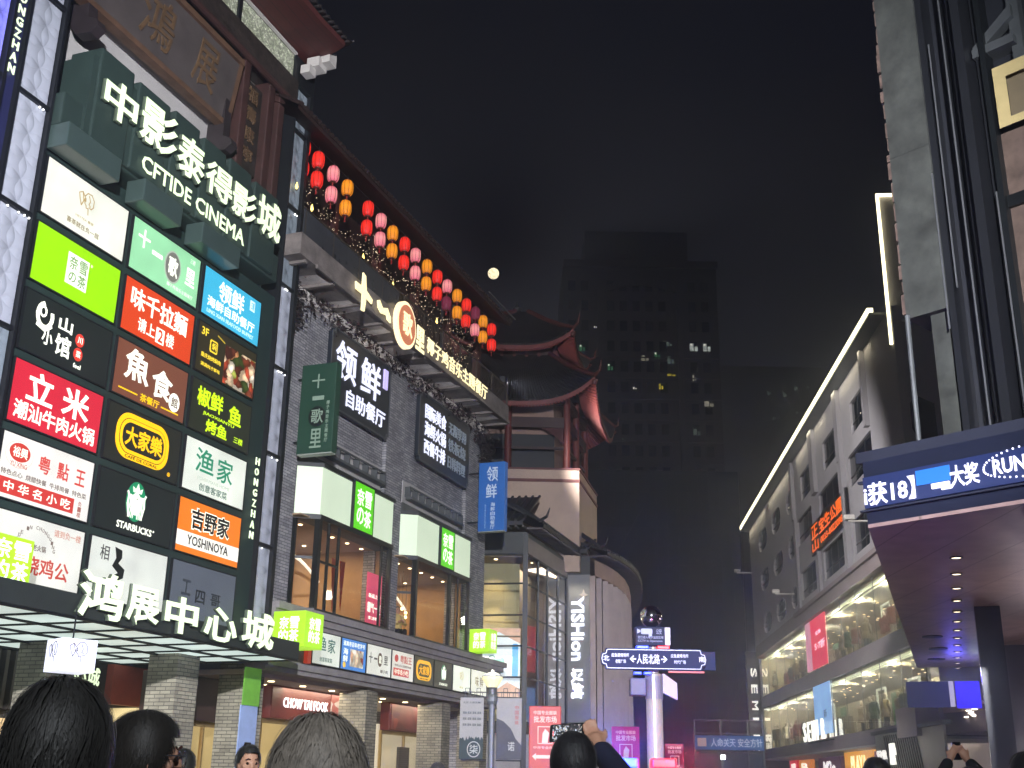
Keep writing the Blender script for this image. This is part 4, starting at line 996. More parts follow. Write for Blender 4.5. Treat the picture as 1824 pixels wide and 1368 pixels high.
warm = lamp_mat('lit_interior_warm', 'e6cf96', .62, .3, .7); cream = lamp_mat('lit_interior_cream', 'e8dcc0', .5, .3, .7)
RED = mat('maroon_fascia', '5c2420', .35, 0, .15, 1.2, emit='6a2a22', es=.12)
s1 = shop(28.9, 33.6, 18.0, 3.1, 'jewellery shop front with a maroon fascia and white latin name', RED, warm, [('CHOW TAI FOOK', 29.5, 32.1, 3.42, 3.7)])
s1.part('poster', MB().box(32.3, 33.5, 17.63, 17.66, 3.15, 3.95), spot_mat('shop_poster', ['c0706a', 'e8d8d0', '8a3a34', 'd8a898', 'f0e8e0'], 1.6, .45))
s2 = shop(36.4, 40.0, 18.0, 3.1, 'shop front with a red patterned fascia behind the second brick column', RED, cream)
s2.part('fascia_picture', MB().box(36.5, 39.8, 17.63, 17.66, 3.15, 3.95), spot_mat('red_fascia_picture', ['7a2c24', '9a4434', '5c1e1a', 'a86450', '6e2820'], 1.3, .3))
s2.part('vent_grille', MB().box(37.6, 38.4, 17.8, 17.9, 1.2, 2.6), stripe_mat('louvre', '4a4640', '1c1a18', 'Z', .07, .3, .5))
s0 = shop(24.4, 28.4, 18.6, 2.9, 'shop front with a large white character beside the mall columns', mat('dark_fascia', '3a2a28', .5, 0, .1), warm, [('周', 27.6, 28.25, 3.05, 3.9)])
s4 = shop(40.2, 43.5, 19.0, 2.7, 'small shop with a short white sign at the far end of the arcade', mat('dark_fascia', '3a2a28'), cream, [('SPU', 40.3, 41.2, 2.8, 3.05)])
for x in (31.2, 38.2): lamp('arcade_light', 'AREA', FL.P(x, 17.3, 3.95), 75, (1, .82, .6), 3.5, size_y=.8, target=FL.P(x, 17.3, 0)).rotation_euler = (0, 0, FL.rz)
# green and blue roll-up banner between the columns
t = Thing('banner_stand', 'tall banner with a green head and a pale blue picture of a woman', 'banner', FL, (25.4, 16.3, 0))
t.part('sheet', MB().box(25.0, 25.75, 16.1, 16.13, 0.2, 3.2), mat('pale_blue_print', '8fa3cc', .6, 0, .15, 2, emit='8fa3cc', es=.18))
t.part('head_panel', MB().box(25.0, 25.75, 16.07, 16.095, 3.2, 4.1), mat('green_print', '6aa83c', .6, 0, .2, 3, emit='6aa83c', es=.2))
f = MB().disc(25.4, 2.02, .16, .22, 16.08, 16.09)
t.part('portrait_face', f, mat('portrait_skin', 'c9a08c', .6, 0, .1)); t.part('portrait_hair', MB().ring([(25.24, 1.7), (25.2, 2.1), (25.3, 2.3), (25.5, 2.3), (25.6, 2.1), (25.56, 1.7)], .09, 16.07, 16.085), mat('portrait_hair', '2c2422', .6, 0, .1))
# the diner in the second bay
diner_spot = FL.P(34.75, 16.7, 5.9)
# ================================================================== the glass corner store and the pavilion tower
cs = Thing('corner_store', 'glass cornered store with dark tiled eaves and a curved finned side wall', 'building', FW, (1.5, 49, 0))
A0, P1, P2, P3 = (-1.7, 46.95), (.66, 46.5), (2.62, 52.5), (3.66, 52.2)
CURVE = [P3, (4.35, 53.6), (4.95, 55.2), (5.5, 57.2), (5.95, 59.6), (6.35, 62.6), (6.65, 66), (6.85, 70), (6.9, 76)]
def wall2(mb, pts, z0, z1):
    for a, b in zip(pts[:-1], pts[1:]): mb.quad((a[0], a[1], z0), (b[0], b[1], z0), (b[0], b[1], z1), (a[0], a[1], z1))
    return mb
def off(pts, d):                     # shift an outline outwards (to the street side)
    out = []
    for i, p in enumerate(pts):
        a = Vector(pts[max(i - 1, 0)]); b = Vector(pts[min(i + 1, len(pts) - 1)]); t = (b - a).normalized(); out.append((p[0] + t.y * d, p[1] - t.x * d))
    return out
m = MB(); wall2(m, [A0, P1, P2], 10.28, 11.15); wall2(m, [A0, P1, P2], 3.3, 3.7)
wall2(m, [P2, P3], 10.42, 11.3)
cs.part('dark_band', m, mat('store_dark_band', '3c4040', .6, 0, .15, 1))
m = MB(); wall2(m, off([P1, P2], .05), 10.3, 10.95)
cs.part('pale_lintel', m, mat('pale_mauve_render', '8f8684', .7, 0, .12, 1))
g = MB(); wall2(g, [A0, P1, P2], 3.7, 10.28)
cs.part('glass_wall', g, glass_mat('curtain_glass', (.9, .92, .88), .015, 1.6))
fm = MB()
def bar(p, q, w=.07): fm.tube([p, q], w, 4)
for z in (10.25, 9.06, 7.81, 6.6, 5.4, 3.72):
    bar((A0[0], A0[1], z), (P1[0], P1[1], z), .045); bar((P1[0], P1[1], z), (P2[0], P2[1], z), .04)
fm.box(P1[0] - .1, P1[0] + .1, P1[1] - .1, P1[1] + .1, 0, 11.1)
for k in (.28, .5, .76): x, y = P1[0] + (P2[0] - P1[0]) * k, P1[1] + (P2[1] - P1[1]) * k; fm.box(x - .05, x + .05, y - .05, y + .05, 3.7, 10.28)
fm.box(P2[0] - .09, P2[0] + .03, P2[1] - .12, P2[1], 3.7, 10.3)
cs.part('curtain_frame', fm, M_frame)
rm = MB(); rm.box(-2.2, .45, 48.6, 48.7, 3.6, 10.3); rm.box(-2.3, -2.2, 46.9, 48.7, 3.6, 10.3)
cs.part('display_wall', rm, mat('display_back_wall', 'a9a283', .8, 0, .05, 1))
m = MB()
m.box(.5, 2.6, 52.9, 53.0, 3.6, 10.3); m.quad((.3, 48.6, 3.6), (1.2, 52.9, 3.6), (1.2, 52.9, 10.3), (.3, 48.6, 10.3))
for z in (10.2, 7.0): m.box(-2.2, .5, 46.9, 48.6, z, z + .04)
m.add([(.6, 46.8, 10.2), (2.5, 52.5, 10.2), (1.0, 52.9, 10.2), (.2, 47.6, 10.2)], [(0, 1, 2, 3)])
cs.part('inner_wall', m, mat('inner_store_wall', 'b9aa98', .8, 0, .1, 1))
for z in (10.12, 8.95):
    lamp('display_spot', 'SPOT', (-.55, 47.6, z), 160, (1, .74, .4), .04, target=(-.62, 48.5, z - 1.6), angle=R(70), blend=.9)
lamp('display_light', 'AREA', (-.6, 47.5, 6.5), 60, (1, .82, .62), 1.6, target=(-.6, 48.6, 5.0))
lamp('store_light', 'AREA', (1.2, 50.0, 10.1), 120, (1, .86, .68), 2.5, target=(1.2, 50.0, 0))
m = MB(); m.lathe([(.07, 0), (.07, -.03)], (-.55, 47.5, 10.2), 10)
for i in range(5): m.lathe([(.05, 0), (.05, -.02)], (.95 + .28 * i, 48.2 + .9 * i, 10.19), 8)
cs.part('downlight', m, M_down)
# advertising lightbox inside the glass
t = Thing('advert', 'big lit advert with white peaks and a bright blue drink behind the corner glass', 'advert', FW, (-.5, 47.2, 5))
t.part('face', MB().box(-1.6, .5, 47.15, 47.2, 4.4, 7.35), lamp_mat('advert_white', 'dfe9f2', .8, .2, .8))
m = MB().prism([(-1.6, 7.35), (.5, 7.35), (.5, 6.75), (.1, 6.95), (-.35, 7.2), (-1.1, 7.0), (-1.6, 7.2)], 47.13, 47.148).prism([(-1.6, 4.4), (.5, 4.4), (.5, 5.0), (0, 5.25), (-.5, 4.9), (-1.6, 5.1)], 47.13, 47.148)
t.part('warm_picture', m, lamp_mat('advert_warm', 'd9a080', .7, .3, 2))
t.part('blue_bottle', MB().prism(rrect(.18, .42, 5.45, 6.75, .08), 47.12, 47.14), lamp_mat('advert_blue', '2aa4ea', .95, .3, 2))
m = MB().prism([(-.85, 5.6), (-.2, 5.6), (-.1, 5.95), (-.15, 6.2), (-.75, 6.1)], 47.12, 47.14); m.ring(rrect(-.75, -.5, 5.95, 6.25, .1), .05, 47.1, 47.12)
t.part('teal_cup', m, lamp_mat('advert_teal', '4a9a98', .7, .2, 3))
# pilaster and its vertical name
m = MB(); wall2(m, [P2, P3], 4.0, 10.42); m.quad((P3[0], P3[1], 4.0), (P3[0] + .12, P3[1] + .5, 4.0), (P3[0] + .12, P3[1] + .5, 11.3), (P3[0], P3[1], 11.3)); m.quad((P2[0], P2[1], 4.0), (P3[0], P3[1], 4.0), (P3[0] + .12, P3[1] + .5, 4.0), (P2[0], P2[1] + .5, 4.0))
cs.part('pilaster', m, mat('brushed_pilaster', '8f9294', .32, .55, .1, 1.0))
d = (Vector((*P3, 0)) - Vector((*P2, 0))).normalized(); nn = Vector((d.y, -d.x, 0))
def vert_text(mb, body, z1, z0, u0, u1, bold, depth=.08):
    o = Vector((*P2, z1)) + d * u0 + nn * .06
    return text(mb, body, o, (0, 0, -1), d, z1 - z0, u1 - u0, bold, depth)
t = Thing('vertical_name_sign', 'white store name running down the grey pilaster in turned letters', 'sign', FW, (3.1, 52.2, 5))
m = vert_text(MB(), 'YISHion', 9.45, 6.62, .22, .82, .055); vert_text(m, '以纯', 6.3, 5.0, .2, .78, .07)
t.part('lettering', m, lamp_mat('bluish_white_led', 'f2f4ff', 1.7))
Thing('star_emblem', 'pale star emblem beside the top of the vertical store name', 'emblem', FW, (3.4, 52.15, 9.5), mb=MB().prism([(3.36 + (.2 if k % 2 == 0 else .09) * math.sin(2 * math.pi * k / 8), 9.5 + (.26 if k % 2 == 0 else .1) * math.cos(2 * math.pi * k / 8)) for k in range(8)], 52.16, 52.2), m=lamp_mat('pale_star', 'd8c8b0', .5))
# curved wall with fins
m = MB(); wall2(m, CURVE, 0, 11.6)
cw = cs.part('curved_wall', m, mat('rose_brown_render', '33282a', .75, 0, .12, 1))
fin = MB()
cv = []
for a, b in zip(CURVE[:-1], CURVE[1:]):
    L = math.hypot(b[0] - a[0], b[1] - a[1]); n = max(2, int(L / .62))
    for k in range(n): cv.append((a[0] + (b[0] - a[0]) * k / n, a[1] + (b[1] - a[1]) * k / n))
for (x, y), (x2, y2) in zip(off(cv, .02), off(cv, .2)):
    fin.box(x - .05, x2 + .04, y - .1, y + .1, 1.0, 10.35)
cs.part('fins', fin, mat('copper_fins', '8c7f7b', .5, .2, .15, 1.0), under=cw)
m = MB(); wall2(m, off(CURVE, .22), 10.35, 11.05); a_, b_ = off(CURVE, .22), CURVE
for i in range(len(a_) - 1): m.quad((*a_[i], 10.35), (*a_[i + 1], 10.35), (*b_[i + 1], 10.35), (*b_[i], 10.35))
cs.part('curved_band', m, mat('pale_rose_band', '98807c', .7, 0, .1, 1), under=cw)
# eaves: soffit with rafters, tile edge, sloping tiles
def eave(mb_s, mb_t, mb_r, pts, z, out, back, rise, step=.3):
    o_ = off(pts, out); i_ = off(pts, -back)
    for k in range(len(pts) - 1):
        mb_s.quad((*o_[k], z), (*o_[k + 1], z), (*pts[k + 1], z + .04), (*pts[k], z + .04))
        mb_t.quad((*o_[k], z + .16), (*o_[k + 1], z + .16), (*i_[k + 1], z + rise), (*i_[k], z + rise))
        mb_t.quad((*o_[k], z), (*o_[k + 1], z), (*o_[k + 1], z + .16), (*o_[k], z + .16))
        L = math.hypot(pts[k + 1][0] - pts[k][0], pts[k + 1][1] - pts[k][1]); n = max(1, int(L / step))
        for j in range(n + 1):
            f = j / n
            A = Vector((o_[k][0] + (o_[k + 1][0] - o_[k][0]) * f, o_[k][1] + (o_[k + 1][1] - o_[k][1]) * f, z)); B = Vector((pts[k][0] + (pts[k + 1][0] - pts[k][0]) * f, pts[k][1] + (pts[k + 1][1] - pts[k][1]) * f, z + .03)); I = Vector((i_[k][0] + (i_[k + 1][0] - i_[k][0]) * f, i_[k][1] + (i_[k + 1][1] - i_[k][1]) * f, z + rise + .03))
            mb_r.tube([A + (B - A) * .03 - Vector((0, 0, .05)), B - Vector((0, 0, .05))], .05, 4)
            mb_t.tube([A + Vector((0, 0, .2)), I], .07, 5)
s_, t_, r_ = MB(), MB(), MB()
eave(s_, t_, r_, [A0, P1], 11.3, .7, 3.4, 2.1); eave(s_, t_, r_, [P1, P2], 11.3, .75, 3.0, 2.1); eave(s_, t_, r_, [P2, P3], 11.3, .55, 1.2, .9); eave(s_, t_, r_, CURVE, 11.25, .85, 2.4, 1.2)
e1 = cs.part('eave_soffit', s_, mat('eave_soffit', '33302f', .7, 0, .2, 2))
cs.part('roof_tiles', t_, mat('charcoal_roof_tile', '26272b', .6, 0, .3, 4), under=e1)
cs.part('rafters', r_, mat('grey_rafter', '5b5658', .7, 0, .2, 3), under=e1)
m = MB()
for p, dd in (((.66, 46.5), Vector((.75, -.75, 0))), ((3.7, 52.2), Vector((.55, -.8, 0)))):
    b0 = Vector((*p, 11.5)) + dd * .75
    m.tube([b0 - dd * 2.2 + Vector((0, 0, 1.25)), b0 - dd * .8 + Vector((0, 0, .5)), b0, b0 + dd * .35 + Vector((0, 0, .12)), b0 + dd * .5 + Vector((0, 0, .45))], [.12, .1, .08, .06, .02], 8)
cs.part('eave_tip', m, MATS['charcoal_roof_tile'], under=e1)
m = MB(); m.box(-2.0, 3.0, 53.2, 57, 0, 12.0); m.box(-2.4, 2.4, 47.2, 53.3, 0, 3.5)
cs.part('core', m, M_pale)

# ---- pavilion tower
pt = Thing('pavilion_tower', 'dark red timber pavilion with two upturned roofs on a pale block', 'building', FW, (0, 54, 0))
BL = [(-2.6, 51.9), (3.17, 52.0), (4.36, 57.1), (-1.2, 57.6)]
m = MB().prism(BL, 10.5, 15.2, 'z'); b = pt.part('base_block', m, mat('cream_render', 'b9a494', .8, 0, .07, .8, dirt=.1))
m = MB(); ring = [(-2.65, 51.86), (3.2, 51.96), (4.4, 57.1), (-1.2, 57.65)]
m.prism(ring, 14.62, 14.76, 'z'); m.prism([(x * 1.004, y - .03) for x, y in ring], 15.2, 15.28, 'z')
TIM = mat('dark_red_tower_timber', '5a2420', .55, 0, .25, 2)
TIMd = mat('deep_brown_tower_timber', '2e1714', .6, 0, .3, 2)
pt.part('string_course', m, TIM, under=b)
def LP(p, q, f): return (p[0] + (q[0] - p[0]) * f, p[1] + (q[1] - p[1]) * f)
def inset(poly, k): cx = sum(p[0] for p in poly) / 4; cy = sum(p[1] for p in poly) / 4; return [(cx + (p[0] - cx) * k, cy + (p[1] - cy) * k) for p in poly]
C1 = [(-2.9, 52.3), (2.62, 52.45), (3.75, 56.9), (-1.4, 57.2)]
for (x, y) in C1 + [LP(C1[0], C1[1], .5), LP(C1[1], C1[2], .5)]:
    pt.part('column', MB().lathe([(.2, 15.2), (.17, 15.4), (.165, 19.3)], (x, y, 0), 14), TIM)
m = MB()
for i in range(4):
    a, c = C1[i], C1[(i + 1) % 4]
    for z, h, w in ((17.35, .5, .1), (18.5, .35, .12), (16.3, .12, .06)): 
        dx, dy = c[0] - a[0], c[1] - a[1]; L = math.hypot(dx, dy); nx, ny = -dy / L * w, dx / L * w
        m.prism([(a[0] + nx, a[1] + ny), (a[0] - nx, a[1] - ny), (c[0] - nx, c[1] - ny), (c[0] + nx, c[1] + ny)], z, z + h, 'z')
pt.part('beam', m, TIMd)
m = MB()                                                        # curved corner brackets and hanging fretwork
for (a, c, f) in ((C1[1], C1[0], .22), (C1[1], C1[2], .3), (C1[2], C1[1], .3)):
    q = LP(a, c, f)
    for t0, t1 in ((0, .35), (.35, .7), (.7, 1)):
        p0 = LP(a, q, t0); p1 = LP(a, q, t1)
        z0a, z1a = 16.3 + 1.05 * t0 ** .6, 16.3 + 1.05 * t1 ** .6
        m.add([(*p0, z0a), (*p1, z1a), (*p1, 17.4), (*p0, 17.4)], [(0, 1, 2, 3), (3, 2, 1, 0)])
pt.part('corner_bracket', m, TIM)
pt.part('inner_wall', MB().prism(inset(C1, .72), 15.2, 19.4, 'z'), mat('cream_inner_wall', '8d7468', .8, 0, .1))
pt.part('dark_lattice', MB().prism(inset(C1, .735)[:2] + inset(C1, .72)[1::-1], 15.3, 17.2, 'z'), M_frame)
def pagoda_roof(eave4, inner4, zm, zc, zt, nm):
    tiles, und, tip, raf = MB(), MB(), MB(), MB(); N, Bn = 28, 7
    for i in range(4):
        e0, e1_, i0, i1_ = eave4[i], eave4[(i + 1) % 4], inner4[i], inner4[(i + 1) % 4]
        def pt_(f, b):
            a = 2 * f - 1; ze = zm + (zc - zm) * abs(a) ** 3.2
            E, I = LP(e0, e1_, f), LP(i0, i1_, f)
            cx, cy = LP(E, I, b); return Vector((cx, cy, ze + (zt - ze) * (b ** 1.35)))
        for k in range(N):
            for j in range(Bn):
                f0, f1, b0, b1 = k / N, (k + 1) / N, j / Bn, (j + 1) / Bn
                tiles.quad(pt_(f0, b0), pt_(f1, b0), pt_(f1, b1), pt_(f0, b1))
                if j < 3:
                    dz = Vector((0, 0, .22)); und.quad(pt_(f0, b0) - dz, pt_(f0, b1) - dz, pt_(f1, b1) - dz, pt_(f1, b0) - dz)
            dz = Vector((0, 0, .22)); und.quad(pt_(f0, 0) - dz, pt_(f1, 0) - dz, pt_(f1, 0), pt_(f0, 0))
        for k in range(2 * N + 1):
            f = k / (2 * N); u = Vector((0, 0, .05)); tiles.tube([pt_(f, j / 4) + u for j in range(5)], .065, 5)
            raf.tube([pt_(f, .02) - Vector((0, 0, .27)), pt_(f, .4) - Vector((0, 0, .3))], .05, 4)
        dd = (Vector(e0) - Vector(i0)).normalized(); c = pt_(0, 0); d3 = Vector((dd.x, dd.y, 0))
        tip.tube([pt_(0, 1) + Vector((0, 0, .1)), pt_(0, .6) + Vector((0, 0, .14)), pt_(0, .25) + Vector((0, 0, .12)), c + Vector((0, 0, .05)), c + d3 * .3 + Vector((0, 0, .2)), c + d3 * .42 + Vector((0, 0, .7))], [.14, .13, .12, .1, .07, .02], 8)
        tip.tube([pt_(0, .7) - Vector((0, 0, .5)), c - Vector((0, 0, .3)), c + d3 * .1 - Vector((0, 0, .18))], [.13, .13, .08], 8)
    r0 = pt.part('roof', tiles, mat('dark_tower_tile', '1a1716', .65, 0, .3, 4))
    pt.part('eave_underside', und, mat('red_eave_underside', '6a302c', .6, 0, .25, 3), under=r0)
    pt.part('rafters', raf, mat('red_rafter', '84403a', .6, 0, .2, 3), under=r0)
    pt.part('hip_ridge', tip, mat('red_hip_ridge', '4c2622', .6, 0, .2, 3), under=r0)
E1 = [(-4.6, 50.6), (3.87, 51.0), (5.5, 59.3), (-2.6, 59.3)]
I1 = inset(C1, .62)
pagoda_roof(E1, I1, 18.15, 19.5, 21.3, 'lower')
U1 = inset(C1, .66)
pt.part('upper_storey', MB().prism(U1, 20.6, 22.3, 'z'), TIMd)
m = MB()
for i in range(4):
    a, c = U1[i], U1[(i + 1) % 4]
    for k in range(7): x, y = LP(a, c, k / 6); m.box(x - .07, x + .07, y - .07, y + .07, 20.7, 22.2)
pt.part('upper_post', m, TIM)
E2 = [(-3.4, 51.9), (2.93, 52.1), (4.0, 56.6), (-1.6, 57.6)]
pagoda_roof(E2, inset(C1, .12), 21.35, 22.3, 24.0, 'upper')
m = MB(); m.lathe([(.3, 0), (.18, .2), (.22, .4), (.08, .6), (.03, .8)], (.2, 54.6, 23.9), 12)
pt.part('finial', m, MATS['charcoal_roof_tile'])
lamp('tower_uplight', 'SPOT', (5.4, 50.0, 12.3), 95, (1, .46, .36), .15, target=(3.6, 54.5, 19.5), angle=R(75), blend=.8)

# ================================================================== far things
tw = Thing('high_rise', 'unlit high rise with an arched panel near the top and a few lit windows', 'building', FW, (18, 155, 0))
D1 = mat('night_concrete', '453c3e', .85, 0, .3, .08)
m = MB(); m.box(7.0, 28.6, 150, 168, 0, 71.5); m.box(10.2, 25, 152, 166, 71.5, 77.3)
tw.part('wall', m, D1)
m = MB(); m.box(7.0, 28.8, 149.5, 150, 70.6, 71.6); m.box(11.8, 12.6, 149.6, 150, 30, 68); m.box(22.8, 23.6, 149.6, 150, 30, 68)
for k in range(20): a0, a1 = -1 + k / 10, -1 + (k + 1) / 10; m.prism([(17.7 + 5.4 * a0, 66.6 + 1.2 * (1 - a0 * a0)), (17.7 + 5.4 * a1, 66.6 + 1.2 * (1 - a1 * a1)), (17.7 + 5.4 * a1, 67.4 + 1.2 * (1 - a1 * a1)), (17.7 + 5.4 * a0, 67.4 + 1.2 * (1 - a0 * a0))], 149.5, 149.95)
for z in range(3, 60, 3): m.box(7.0, 28.6, 149.8, 150, z, z + .18)
tw.part('cornice', m, mat('night_trim', '4c4244', .85, 0, .3, .1))
lb = MB(); lt(lb, '公', 14.9, 17.2, 73.4, 75.6, 151.9, .03, .05); lb.ring([(14.4, 72.9), (17.8, 72.9), (17.8, 76.2), (14.4, 76.2)], .18, 151.9, 151.98)
tw.part('roof_sign', lb, mat('unlit_roof_sign', '4a4446', .7, 0, .2))
m = MB()
for z in range(4, 68, 3):
    for x in (8.2, 10, 13.6, 15.4, 17.2, 19, 20.8, 25.0, 26.8): m.box(x - .5, x + .5, 149.9, 149.97, z, z + 1.5)
tw.part('dark_window', m, mat('dark_glass', '0d0f12', .15, 0, .1), kind='stuff')
LITW = [(9.67, 58.35, 'g', .45, .9), (13.51, 55.6, 'g', .4, .9), (18.31, 57.0, 'w', .55, .8), (20.0, 57.4, 'g', .45, .9), (21.7, 59.1, 'd', .4, .6), (21.86, 56.75, 'd', .5, 1.1), (25.1, 58.7, 'c', .6, 1.1), (26.9, 58.7, 'c', .55, 1.1), (21.9, 54.6, 'y', .6, .3), (20.4, 52.9, 'y', .3, .8), (25.0, 54.2, 'w', .25, .8), (11.5, 61.5, 's', .2, .2), (16.8, 52.6, 's', .25, .25), (26.9, 50.5, 'w', .7, .7), (25.1, 46.5, 'd', .5, .8), (15.2, 45.2, 'd', .3, .5)]
LC = {'g': ('5ea878', .28), 'w': ('c8c0a8', .4), 'd': ('7a8a80', .3), 'c': ('dfe8e0', .55), 'y': ('e8d040', .6), 's': ('f0e8d8', .8)}
for i, (x, z, c, w, h) in enumerate(LITW):
    mm = MB().box(x - w, x - .06, 149.85, 149.9, z - h / 2, z + h / 2).box(x + .06, x + w * .8, 149.85, 149.9, z - h / 2, z + h * .1)
    q = tw.part('lit_window', mm, lamp_mat('far_window_' + {'g': 'green', 'w': 'warm', 'd': 'dim', 'c': 'white', 'y': 'yellow', 's': 'spark'}[c], *LC[c], var=.6, scale=1.2))
    if c in 'gc': tw.part('lamp', MB().box(x - w * .8, x - w * .4, 149.8, 149.84, z + h * .2, z + h * .45), lamp_mat('far_window_spark', *LC['s']), under=q)
rs_ = random.Random(12)
tb = Thing('distant_block', 'distant low dark block with a row of faint lit windows', 'building', FW, (48, 190, 0))
tb.part('wall', MB().box(34, 62, 180, 190, 0, 67), D1)
m = MB()
for x, z in ((42.17, 62.4), (44.74, 62.2), (46.65, 63.4), (48.6, 63.5), (46.56, 59.1), (42.8, 58.1), (50.2, 60.6)): s_ = .15 + .25 * rs_.random(); m.box(x - s_, x - .05, 179.9, 180, z - s_ * 1.4, z + s_); m.box(x + .04, x + s_ * .8, 179.85, 179.95, z - s_, z + .1)
tb.part('lit_window', m, lamp_mat('far_window_dim', *LC['d']))
sb = Thing('netted_building', 'building under construction wrapped in dark netting and scaffold poles', 'building', FW, (14, 110, 0))
sb.part('net', MB().box(6.9, 21.8, 108, 125, 0, 30), mat('dark_safety_net', '1c2022', .9, 0, .35, .25))
m = MB(); rs = random.Random(8)
for i in range(16): x = 6.9 + i; m.tube([(x, 107.8, 0), (x, 107.8, 30)], .018, 4)
for i in range(17): z = 1.6 + i * 1.75; m.tube([(6.9, 107.75, z), (21.8, 107.75, z)], .018, 4)
for i in range(14): x = 7 + rs.random() * 12; z = 2 + rs.random() * 20; m.tube([(x, 107.7, z), (x + 2.5, 107.7, z + 4.5)], .03, 4)
sb.part('scaffold_poles', m, mat('dull_scaffold', '34383a', .7, .2, .2))
t = Thing('site_banner', 'wide blue safety banner with white characters on the site hoarding', 'banner', FW, (14.5, 80, 3.7))
t.part('sheet', MB().box(12.45, 17.0, 79.95, 80, 3.72, 4.62), mat('blue_banner_cloth', '24548c', .7, 0, .15, 1, emit='24548c', es=.22))
m = MB(); lt(m, '人命关天 安全方针', 13.5, 16.9, 3.9, 4.45, 79.94, .02, .02); t.part('lettering', m, lamp_mat('pale_print', 'b8c8dc', .5))
t.part('mark', MB().box(12.62, 13.2, 79.93, 79.945, 3.92, 4.45), lamp_mat('pale_mark', 'b89a9c', .35))
hd = Thing('site_hoarding', 'grey site frame of posts and rails that carries the blue banner', 'fence', FW, (14.5, 80.2, 0))
m = MB()
for x in (12.45, 14.2, 16.0, 17.0): m.tube([(x, 80.1, 0), (x, 80.1, 5.6)], .06, 6)
for z in (1.2, 3.6, 4.75, 5.6): m.tube([(12.45, 80.1, z), (17.0, 80.1, z)], .04, 6)
hd.part('frame', m, M_grey); hd.part('panel', MB().box(12.45, 17.0, 80.15, 80.2, 0, 3.5), mat('hoarding_sheet', '3a4048', .7, 0, .2))
fl = Thing('flood_lamp', 'small white flood lamp shining low over the building site', 'lamp', FW, (10.7, 60, 0))
fl.part('post', MB().tube([(10.7, 60, 0), (10.7, 60, 2.75)], .04, 6), M_grey); fl.part('head', MB().bbox(10.55, 10.85, 60.0, 60.15, 2.7, 2.95, .02), M_dark)
fl.part('lens', MB().box(10.6, 10.8, 59.98, 60.0, 2.74, 2.92), lamp_mat('white_flood_lens', 'ffffff', 25.0))
# moon
mo = bpy.data.materials.new('moon_surface'); mo.use_nodes = True; nt = mo.node_tree; b = nt.nodes['Principled BSDF']
tc = nt.nodes.new('ShaderNodeTexCoord'); n = nt.nodes.new('ShaderNodeTexNoise'); n.inputs['Scale'].default_value = .16; n.inputs['Detail'].default_value = 5
r = nt.nodes.new('ShaderNodeValToRGB'); r.color_ramp.elements[0].position = .35; r.color_ramp.elements[0].color = (.62, .5, .27, 1); r.color_ramp.elements[1].position = .6; r.color_ramp.elements[1].color = (1, .9, .62, 1)
nt.links.new(tc.outputs['Object'], n.inputs['Vector']); nt.links.new(n.outputs['Fac'], r.inputs['Fac']); nt.links.new(r.outputs['Color'], b.inputs['Emission Color'])
b.inputs['Emission Strength'].default_value = 2.1; b.inputs['Base Color'].default_value = (0, 0, 0, 1); b.inputs['Specular IOR Level'].default_value = 0
MP = Vector((-19.11, 1000, 453)) * 3
Thing('moon', 'full pale yellow moon in the dark sky above the lantern roof', 'moon', FW, tuple(MP), mb=MB().ball(tuple(MP), 15.8, 32, 20), m=mo, smooth=True)
# ================================================================== the white store building on the right
ws = Thing('store_building', 'pale store building with dark square windows, two glazed shop floors and a lit roof line', 'building', FR, (76, -20, 0))
FY = -14.0
X0, X1 = 50.6, 101.6
big = [([(56.5, 60.4), (64.1, 68.2), (72.6, 76.1)], [(79.8, 82.1), (84.8, 89.0), (91.8, 96.2)], 19.3, 21.05, 19.55, 21.2),
       ([(56.4, 61.8), (64.6, 70.4), (72.9, 78.1)], [(79.6, 82.2), (84.8, 89.1), (91.8, 96.1)], 16.7, 18.4, 16.4, 18.0),
       ([(58.4, 61.9), (64.5, 70.2), (72.8, 77.9)], [(79.6, 82.2), (84.8, 89.0), (91.6, 95.8)], 13.1, 14.9, 13.0, 14.5)]
m = MB(); hm = MB(); rv = MB(); zprev = 11.45
def hole_fill(mb, w0, w1, a0, a1, z0, z1, y0, y1, c):
    """wall round one window: strips above and below it and cut corners"""
    for zz0, zz1 in ((z0, a0), (a1, z1)):
        if zz1 - zz0 > .001: mb.box(w0, w1, y0, y1, zz0, zz1)
    if c:
        k = min(c, (w1 - w0) * .45); cz = c * .55
        for sx, x in ((1, w0), (-1, w1)):
            for sz, z in ((1, a0), (-1, a1)):
                mb.prism([(x, z), (x + sx * k, z), (x + sx * k * .3, z + sz * cz * .3), (x, z + sz * cz)][::1 if sx * sz > 0 else -1], y0, y1)
rows = [(13.0, 14.95, big[2]), (16.35, 18.45, big[1]), (19.25, 21.25, big[0])]
for z0, z1, (bg, sm, b0, b1, s0, s1) in rows:
    m.box(X0, X1, FY - .4, FY, zprev, z0); zprev = z1
    ws_ = sorted([(a, c, b0, b1, .12) for a, c in bg] + [(a, c, s0, s1, 1.1) for a, c in sm])
    x = X0
    for a, c, q0, q1, cc in ws_:
        m.box(x, a, FY - .4, FY, z0, z1); hole_fill(m, a, c, q0, q1, z0, z1, FY - .4, FY, cc); x = c
    m.box(x, X1, FY - .4, FY, z0, z1)
m.box(X0, X1, FY - .4, FY, zprev, 22.65)
m.box(X0, X1, FY - 14, FY - .4, 22.0, 22.5); m.box(X1 - .4, X1, FY - 14, FY - .4, 0, 22.6)
WR = mat('pale_warm_render', 'a09ea2', .8, 0, .05, .35, dirt=.08)
ws.part('wall', m, WR)
PR = mat('grey_pier_render', '8c8a8e', .8, 0, .06, .5)
